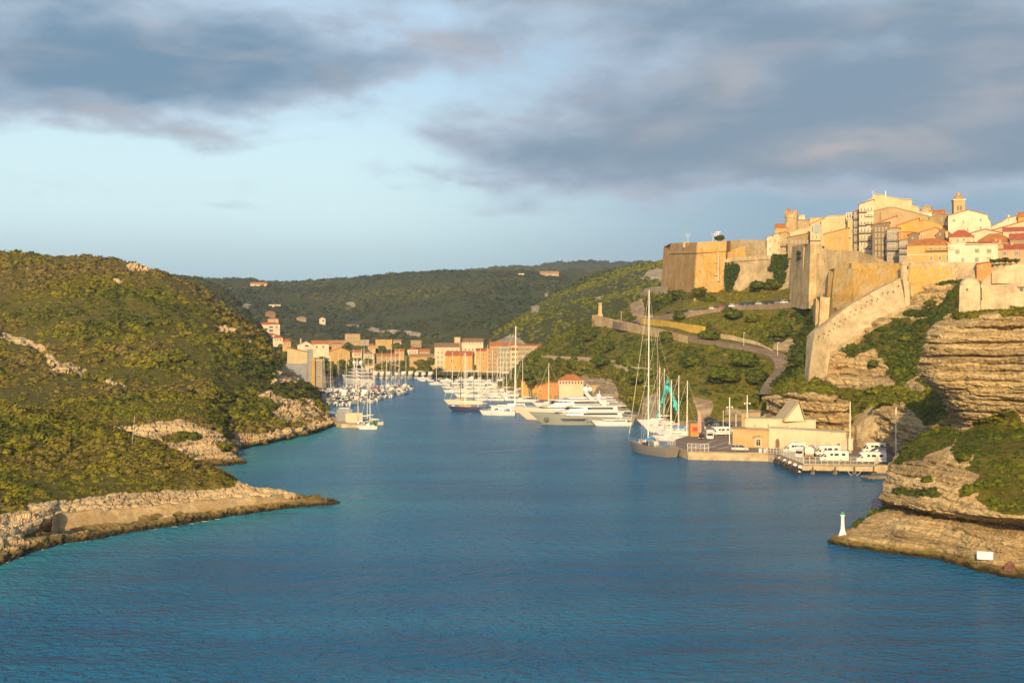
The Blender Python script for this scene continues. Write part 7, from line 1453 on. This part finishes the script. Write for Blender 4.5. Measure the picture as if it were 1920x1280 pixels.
for i, (px, Y, s) in enumerate(((916, 690, 1.1), (925, 730, 1.0), (934, 640, .85), (945, 700, .95), (952, 650, 1.0), (960, 720, 1.05), (968, 680, .9), (982, 600, .95), (850, 690, .95), (872, 700, .9), (890, 740, 1.05), (940, 780, 1.0), (820, 790, .7))):
    c = copy_tree(sp2); c.location = G(px, Y, 0); c.rotation_euler.z = R(180 + (i * 23) % 24 - 12); c.scale = (1, 1, s)
# catamaran at the marina end
ct = thing('catamaran', 'white catamaran with a dark gap between its hulls at the marina end', 'catamaran', G(750, YW(739), 0), R(262))
for s in (-1, 1):
    h_ = hull_mb(13, 1.7, 1.5, 1.9, .1, .4, 11, .8, 2); h_.v = [(a, b + s * 2.9, c) for a, b, c in h_.v]; h_.build('hull', M['white'], ct, True)
mb = MB(); deckbox(mb, -5, 2.5, 7.2, 6.0, 1.2, 2.0, .6, .2); mb.build('bridge_deck', M['cream'], ct); mb = MB(); deckbox(mb, -3.6, 2.2, 5.6, 4.0, 2.0, 3.2, 1.2, .2); mb.build('saloon', M['white'], ct); mb = MB(); deckbox(mb, -3.3, 1.9, 5.7, 4.0, 2.3, 2.9, .7, .1); mb.build('saloon_window', M['glass'], ct); mb = MB(); deckbox(mb, -5.5, -1.5, 5.6, 5.0, 3.7, 3.85, .2, .1); mb.build('bimini', M['sail'], ct)
# west dock
dk = slab('dock', 'small stone dock with stored gear jutting from the rocky west point', 'dock', [(628, 447), (640, 441), (702, 437), (706, 446), (668, 456), (640, 470), (622, 480)], 1.3, 2.4, M['concrete'])
for px, Y, w, h, d, l, m in ((646, 458, 6.0, 4.4, 3, 'pale blue grey container on the west dock', 'w_blue'), (657, 452, 3.4, 3.2, 3, 'white site cabin at the middle of the west dock', 'w_white'), (666, 449, 5.6, 3.6, 3, 'larger white container beside the site cabin', 'w_white')):
    o = thing('container', l, 'container', G(px, Y, 1.3), R(6)); MB().box((0, 0, h / 2), (w, d, h)).build('wall', M[m], o); mb = MB()
    for i in range(int(w / .5)): mb.box((-w / 2 + .25 + .5 * i, -d / 2 - .03, h / 2), (.12, .06, h * .94))
    mb.build('rib', M[m], o); MB().box((w * .2, -d / 2 - .05, h * .45), (.9, .08, h * .8)).build('door', M['grey'], o)
for px, Y, l, s in ((686, 443, 'jumble of stored nets and crates on the west dock', 3), (696, 440, 'green net heap at the outer end of the west dock', 2)):
    o = thing('gear_pile', l, 'gear pile', G(px, Y, 1.3)); mb = MB()
    for i in range(16): mb.mat(i % 3).box((rnd.uniform(-s, s), rnd.uniform(-.8, .8), .3 + .35 * rnd.random()), (rnd.uniform(.4, 1.0), .7, rnd.uniform(.5, 1.0)), rnd.random() * 3)
    mb.build('crates', [M['navy'] if s == 3 else M['net'], M['board'], M['grey'] if s == 3 else M['net']], o)
sailboat('sailing boat with two slanting spars behind the west dock', 674, 466, 174, 11, None, 15.5, 'navy', None, 'mast', 'cream', True, .13, mizzen=14)
sailboat('lone sailing boat moored at the end of the west dock', 696, 453, 190, 9, None, 14.5, 'cream', None, 'mast', 'cream', True, .11)
put_boat(2, 652, 480, 178, '', 'white cabin boat rafted behind the west dock containers', 'boats behind the west dock', 1.5); put_boat(6, 634, 486, 178, '', 'dark hulled boat moored under the rocky west point', 'boats behind the west dock', 1.7); put_boat(0, 688, 433.5, 185, '', 'small tender lying against the front of the west dock', 'boats before the west dock', 1.2)
for px, py, l, r in ((955, 775, 'large round white ball imitating a sun glint off the white superyacht bow', 1.9), (850, 767, 'round white mooring buoy off the navy ketch bow', 1.2)):
    o = thing('white_ball', l, 'buoy', G(px, YW(py) - 2, .3)); MB().sphere((0, 0, .5), r, 14, 9).build('float', M['dome'], o, True); MB().tube((0, 0, r + .3), (0, 0, r + .9), .09, .09).build('ring_post', M['steel'], o)  # the larger ball imitates a sun glint, the smaller is a buoy

# ------------------------------------------------------------------ small things on the headlands
bc = thing('beacon', 'small white flared harbour beacon with a green lantern on the rock point', 'beacon', pick(1580, 1001) + Vector((0, 0, -.3))); hb = 44 * 206 / F
MB().lathe([(.85, 0), (.55, .5), (.37, 1.1), (.30, 1.8), (.27, hb * .82), (.38, hb * .84), (.38, hb * .88)], n=18).build('tower', M['board'], bc, True); MB().lathe([(.22, hb * .88), (.26, hb * .91), (.26, hb * .97), (.14, hb), (.03, hb * 1.02)], n=14).build('lantern', M['green'], bc, True)
q = pick(1847, 1056); sg = thing('notice_board', 'white notice board on two short posts above the waterline', 'sign', q, -math.atan2(q.x, q.y)); s_ = q.y / F
MB().box((0, 0, 15 * s_), (28 * s_, .08, 14.5 * s_)).build('board', M['board'], sg)
for s in (-1, 1): MB().box((s * 12.5 * s_, .08, 4 * s_), (.07, .07, 22 * s_)).build('post', M['darkgrey'], sg)
mb = MB()
for i in range(5): mb.box((rnd.uniform(-.1, .1), -.045, (20 - 2.2 * i) * s_), (rnd.uniform(14, 22) * s_, .01, .05))
mb.build('faded_lines', M['ink'], sg)
q = pick(1702, 992); pq = thing('carved_plaque', 'pale carved stone panel with a round emblem set in the low rock face', 'plaque', q + Vector((0, -.35, 0)), -math.atan2(q.x, q.y)); s_ = q.y / F
MB().box((0, 0, 0), (11 * s_, .3, 15 * s_)).build('panel', M['mason_pale'], pq); MB().box((14 * s_, 0, 1 * s_), (10 * s_, .3, 11 * s_)).build('panel', M['mason'], pq)
mb = MB()
for sx_ in (-1, 1):
    for sz in (-1, 1): mb.box((sx_ * 2.3 * s_, -.17, sz * 3.4 * s_), (3.4 * s_, .06, 5 * s_))
mb.build('carving', M['mason_grey'], pq)
mb = MB(); n = 12; k = [Vector((14 * s_ + 3.2 * s_ * math.cos(2 * math.pi * i / n), -.17, s_ + 3.2 * s_ * math.sin(2 * math.pi * i / n))) for i in range(n)]; mb.path(k + k[:1], .05, 5); mb.build('emblem', M['board'], pq)
q = pick(1893, 1070); mb = MB(); mb.box((0, 0, .5), (1.5, 1.1, 1.0), .3, .8); mb.box((-.3, -.1, 1.1), (.5, .5, .5), .8, .6); mb.box((.4, .1, 1.1), (.5, .6, .6), .2, .5)
tag(mb.build('rusty_block', plain('rust', (.16, .075, .05), .9, var=.4, scale=2), None, False, q, .4), 'rusty reddish iron block on the low rock by the notice board', 'block')
hbw = superyacht('white passenger boat bow with a round emblem poking out behind the rock ledge', 1690, 246, 178, 9, 3.2, 'hullgrey', 1, None, 0, 'white', hw=False, name='passenger_boat'); hbw['category'] = 'boat'
MB().lathe([(.42, 0), (.42, .1), (.3, .12)], (0, 0, 0), 14).build('emblem', M['glass'], hbw, False, (2.6, 1.35, 1.3), 0).rotation_euler = (R(-90), 0, 0)
q = pick(612, 940); tag(MB().lathe([(.22, -.3), (.2, .5), (.28, .6), (.12, 1.3), (.1, 1.6)], n=8).build('mooring_post', M['darkgrey'], None, False, q), 'small dark mooring post at the tip of the flat rock spit', 'post')
q = pick(247, 832); tag(MB().tube((0, 0, -.5), (.7, 0, 6.6), .05, .04).build('pole', M['cream'], None, False, q), 'thin leaning pale pole on the bare rock of the second cape', 'pole')
rampart('sea_wall', 'long smooth brown sea wall built along the front cape shore', 'wall', [(100, 966, 209.7), (112, 962, 214.2), (200, 955, 221.2), (300, 946, 228.2), (400, 936.5, 235.2), (480, 930.5, 240.2), (529, 927, 245.2)], [(96, 996, 207.7), (110, 993, 211.7), (200, 981, 218.7), (300, 966, 225.7), (400, 953, 232.7), (480, 945, 238.7), (540, 939.5, 243.7)], 2.0, masonry('sea_wall_render', (0.47, 0.345, 0.18), (.42, .27, .10), .5, .8, scale=.3), seed=33, rough=.3, drop=1.5)

# ------------------------------------------------------------------ planting
def offroad(A, w):
    def f(p):
        d = np.full(len(p), 1e9)
        for r in A:
            for q in r[::2]: d = np.minimum(d, (p[:, 0] - q[0]) ** 2 + (p[:, 1] - q[1]) ** 2)
        return d < w * w
    return f
scrub('scrub', 'L1', 3600, 0.8, 3.0, M['scrub'], seed=1, patch=14, pw=2.2, ts=.72)
scrub('scrub', 'L2', 1100, 1.0, 2.8, M['scrub'], seed=2, patch=20)
scrub('scrub', 'L3', 12000, 1.1, 4.4, M['scrub'], seed=3, patch=32, pw=2.2, ts=.88)
big = offroad(ROADS, 6.5)
scrub('scrub', 'RS', 5200, 1.0, 3.6, M['bush'], seed=4, patch=25, avoid=big, pw=2.0, ts=.9)
scrub('scrub', 'RC', 2300, 0.7, 2.6, M['bush'], seed=5, patch=25, ts=.6)
scrub('scrub', 'PR', 5000, 0.35, 1.3, M['bush'], seed=6, patch=12, ts=.7)
Pg, veg = LAND['RS']; px_, py_ = pix(Pg)
scrub('dry_grass', 'RS', 2600, 0.4, 1.1, M['grass'], FAR, seed=8, avoid=offroad(ROADS, 5.0), dens=np.clip(veg - .3, 0, 1) * (fbm(Pg, 22, 3, 91) > 0.05))
for k, n, a, b in (('dark_hill', 14000, 5, 10), ('far_ridge', 4000, 7, 14), ('harbour_hill', 9500, 2.8, 6.5), ('west_hill', 2600, 2.8, 6.5), ('valley_floor', 1300, 1.5, 4)):
    scrub('forest', k, n, a, b, M['forest'] if k != 'harbour_hill' else M['bush'], FAR, seed=len(k), patch=120, ts=.8 if k != 'harbour_hill' else .6, tb=.0)
def plant(name, label, cat, base, w, h, m, tint=.4, trunk=.25, n=16, seed=0, group=None, protos=None):
    o = thing(name, label, cat, base, 0, group); r = np.random.default_rng(seed)
    d = r.normal(size=(n, 3)); d /= np.linalg.norm(d, axis=1, keepdims=True); d *= r.uniform(.25, .8, (n, 1)) ** .6
    z0 = h * trunk; p = d * np.array([w / 2 * .8, w / 2 * .8, (h - z0) / 2 * .8]) + np.array([0, 0, z0 + (h - z0) / 2]); p[:, 2] -= .2 * w * .3
    cr = instance_mesh('crown', p, np.full(n, w * .27) * r.uniform(.75, 1.25, n), np.clip(tint + r.normal(0, .12, n), 0, 1), protos or BUSH, m, None, r.uniform(.8, 1.1, n), seed, o)
    mb = MB(); rr = max(.12, w * .035); mb.tube((0, 0, -.8), (.05 * w, 0, h * .5), rr, rr * .6, 7)
    for i in range(4):
        q = p[i]; mb.tube((.03 * w, 0, h * max(trunk, .15) * .9), tuple(q), rr * .5, rr * .2, 5)
    mb.build('trunk', M['bark'], o); return o
TR = [(603, 672, 800, 9, 'dark tree between the apartment block and the gabled villa'), (614, 690, 830, 12, 'broad green tree beside the shaded apartment wing'), (624, 700, 850, 11, 'green tree right behind the moored big yacht'), (640, 684, 930, 10, 'pale green tree under the yellow gabled house'), (664, 680, 960, 11, 'round tree between yellow house and tan villa'),
      (651, 648, 1120, 10, 'tall tree before the grey tan block'), (684, 662, 1080, 10, 'dark tree between grey annex and tan house'), (744, 648, 1120, 12, 'large round dark tree right of the tan valley house'), (762, 652, 1100, 12, 'second round tree right of the tan valley house'), (778, 660, 1080, 9, 'tree above the ochre row house'),
      (758, 692, 905, 8, 'green tree on the far quay by the ochre row house'), (772, 700, 900, 7, 'small dark tree on the far quay'), (798, 692, 900, 9, 'tree standing before the ochre row house end'), (716, 650, 1110, 8, 'tree in front of the tan valley house'), (632, 660, 1040, 9, 'leafy tree above the yellow gabled house'),
      (545, 632, 900, 9, 'dark cypress like tree below the terrace villa'), (530, 640, 880, 9, 'spreading tree above the apartment roof'), (590, 636, 1000, 9, 'tree behind the low white villa'), (993, 690, 640, 9, 'dark green tree clinging above the mustard warehouse'), (1350, 452, 625, 7, 'round shrub tree on the bastion roof by the aerials'), (806, 676, 960, 9, 'tree squeezed beside the pale pink building')]
for i, (px, py, Y, s, l) in enumerate(TR):
    b = P(px, py, Y); g_ = b.z if px in (1350,) else min(b.z, max(ground(b.x, b.y), 1.2)); h = s * 1.0 if px != 1350 else 3.2
    plant('tree', l, 'tree', Vector((b.x, b.y, g_ - .3)), s * (1.05 if px != 1350 else .8), max(h, (b.z - g_) + s * .45) if px != 1350 else h, M['bush'], .15 + .5 * rnd.random(), .22, 18, 100 + i, None)
r3 = random.Random(12)
for i in range(30):
    px = r3.uniform(600, 815); Y = r3.uniform(905, 1150); gx = (px - 960) * Y / F; gz = max(ground(gx, Y), 1.3); s_ = r3.uniform(6, 10)
    plant('tree', 'leafy green tree standing among the houses at the harbour head', 'tree', Vector((gx, Y, gz - .3)), s_ * 1.1, s_ * r3.uniform(.8, 1.2), M['bush'], .2 + .5 * r3.random(), .2, 14, 500 + i, 'trees among the houses at the harbour head')
SH = [(1105, 640, 9, 'rounded bush below the pointed retaining wall end'), (1140, 660, 8, 'wide dark bush on the slope under the memorial pillar'), (1128, 692, 11, 'dark rounded bush below the long terrace wall'), (1075, 690, 9, 'leafy bush above the harbour office roof'), (1200, 720, 12, 'tall dark bush beside the pale rock under the lower terrace wall'),
      (1330, 640, 10, 'dark bush just under the middle of the lower road'), (1395, 690, 11, 'large dark bush left of the road bend'), (1300, 690, 10, 'spreading bush behind the teal sail masts'), (1360, 720, 12, 'dense dark bush above the quay car park'), (1420, 720, 10, 'bush directly under the road bend'),
      (1460, 640, 8, 'dark bush above the road bend next to the ramp wall'), (1500, 690, 9, 'bush at the foot of the ramp wall'), (1372, 600, 10, 'long dark bush between the two roads'), (1410, 606, 7, 'small dark bush right of the long one between the roads'), (1418, 548, 9, 'rounded bright bush under the ivy of the curtain wall'), (1450, 545, 9, 'dark bush right of the bright one under the ivy'),
      (1310, 556, 8, 'bush against the sunlit foot of the bastion'), (1240, 566, 8, 'bush beside the rounded wall end under the bastion'), (1270, 560, 8, 'dark bush at the shaded foot of the bastion'), (1275, 600, 7, 'bush above the mustard wall'), (1340, 720, 8, 'bush between the car park and the teal sail masts'), (1250, 640, 8, 'dark bush below the mustard wall'),
      (1640, 690, 6, 'bush in the gully between the ramp rocks and the near cliff'), (1700, 640, 7, 'dense bush beside the near cliff edge under the fort'), (1745, 575, 6, 'bush line climbing toward the small fort'), (1660, 760, 7, 'dark bush overhanging the cut rock face'), (1625, 770, 6, 'bush above the gap beside the cut rock')]
for i, (px, py, w, l) in enumerate(SH):
    b = pick(px, py)
    if b is None: continue
    k = b.y / 560.0; plant('bush', l, 'bush', b, w * (.75 if px > 1600 else 1), w * .62 * (.75 if px > 1600 else 1), M['bush'], .02 + .3 * rnd.random(), .02, 18, 200 + i)
for i, (px, py, w, l) in enumerate(((1806, 862, 2.6, 'round dark bush on the near cliff beside the pale bare block'), (1846, 912, 2.8, 'bush spilling over the ledge left of the large green patch'), (1738, 900, 1.6, 'small bush alone on the grey ledge rock'), (1640, 956, 2.0, 'green cushion plant on top of the low rock point'), (1886, 776, 2.4, 'bush hanging at the foot of the bedded cliff'), (1800, 596, 2.6, 'low bush before the fort guardhouse'), (1900, 578, 3.2, 'dark bush under the fort front wall'))):
    b = pick(px, py); plant('bush', l, 'bush', b + Vector((0, 0, -.3)), w, w * .55, M['bush'], .2 + .2 * rnd.random(), .02, 16, 300 + i)
b = P(1885, 492, 411); plant('hedge', 'dark clipped hedge on the rampart before the pink house', 'hedge', b, 3, 2.0, M['bush'], .05, .02, 10, 400)
for i in range(5): b = P(1862 + 11 * i, 493, 411); plant('hedge', 'dark clipped hedge bush in the row on the rampart before the white and pink houses', 'hedge', b, 2.6, 1.5 + .2 * (i % 3), M['bush'], .05, .02, 9, 401 + i, 'hedge bushes on the rampart')
def ivy(label, poly, Y, n, tint, seed, m='ivy'):
    xs, ys = [p[0] for p in poly], [p[1] for p in poly]; r = np.random.default_rng(seed); pts = []
    while len(pts) < n:
        x, y = r.uniform(min(xs), max(xs)), r.uniform(min(ys), max(ys))
        if inpoly(np.array([x]), np.array([y]), poly)[0]: pts.append(tuple(P(x, y, Y(x, y))))
    o = instance_mesh('ivy', np.array(pts), r.uniform(.5, 1.0, n), np.clip(tint + r.normal(0, .15, n), 0, 1), FAR, M[m], None, r.uniform(.6, 1, n), seed); tag(o, label, 'ivy'); return o
cw = lambda x, y: np.interp(x, [1350, 1370, 1420, 1470, 1500], [609, 605, 595, 579, 567.5]) - (y - 480) * .09 - .5
ivy('bright green ivy cascading over the curtain wall under the town', [(1448, 477), (1476, 477), (1477, 492), (1474, 510), (1469, 531), (1454, 530), (1451, 505), (1442, 509), (1441, 500), (1447, 495)], cw, 420, .6, 1)
ivy('dull grey green ivy patch on the curtain wall beside the bastion', [(1361, 494), (1372, 491), (1386, 498), (1384, 512), (1376, 528), (1372, 546), (1360, 543), (1358, 515)], cw, 300, .0, 2)
ivy('thin ivy strip in the corner between curtain wall and bulwark', [(1491, 474), (1499, 470), (1499, 490), (1494, 490)], lambda x, y: 534 + (1497 - x) * 4 - .5, 60, .1, 3)
# surf along the near western shore
pts = []
mb = MB(); L1w = [P(*p) for p in L1[1][:10]]
for (a, b, dn) in ((1, 2, 10), (2, 3, 9), (3, 4, 3), (5, 6, 6), (6, 7, 3)):
    for i in range(dn):
        c = L1w[a].lerp(L1w[b], rnd.random()) + Vector((rnd.uniform(-.3, .5), rnd.uniform(-1.9, -.9), .05)); w = rnd.uniform(.15, .8); k = 7; t0 = rnd.random()
        v = [c + Vector((w * rnd.uniform(.6, 1.3) * math.cos(2 * math.pi * j / k), w * .35 * rnd.uniform(.5, 1.3) * math.sin(2 * math.pi * j / k), .02)) for j in range(k)]; mb.add(v, [tuple(range(k))])
tag(mb.build('surf_foam', plain('foam', (.75, .75, .72), .9)), kind='stuff')
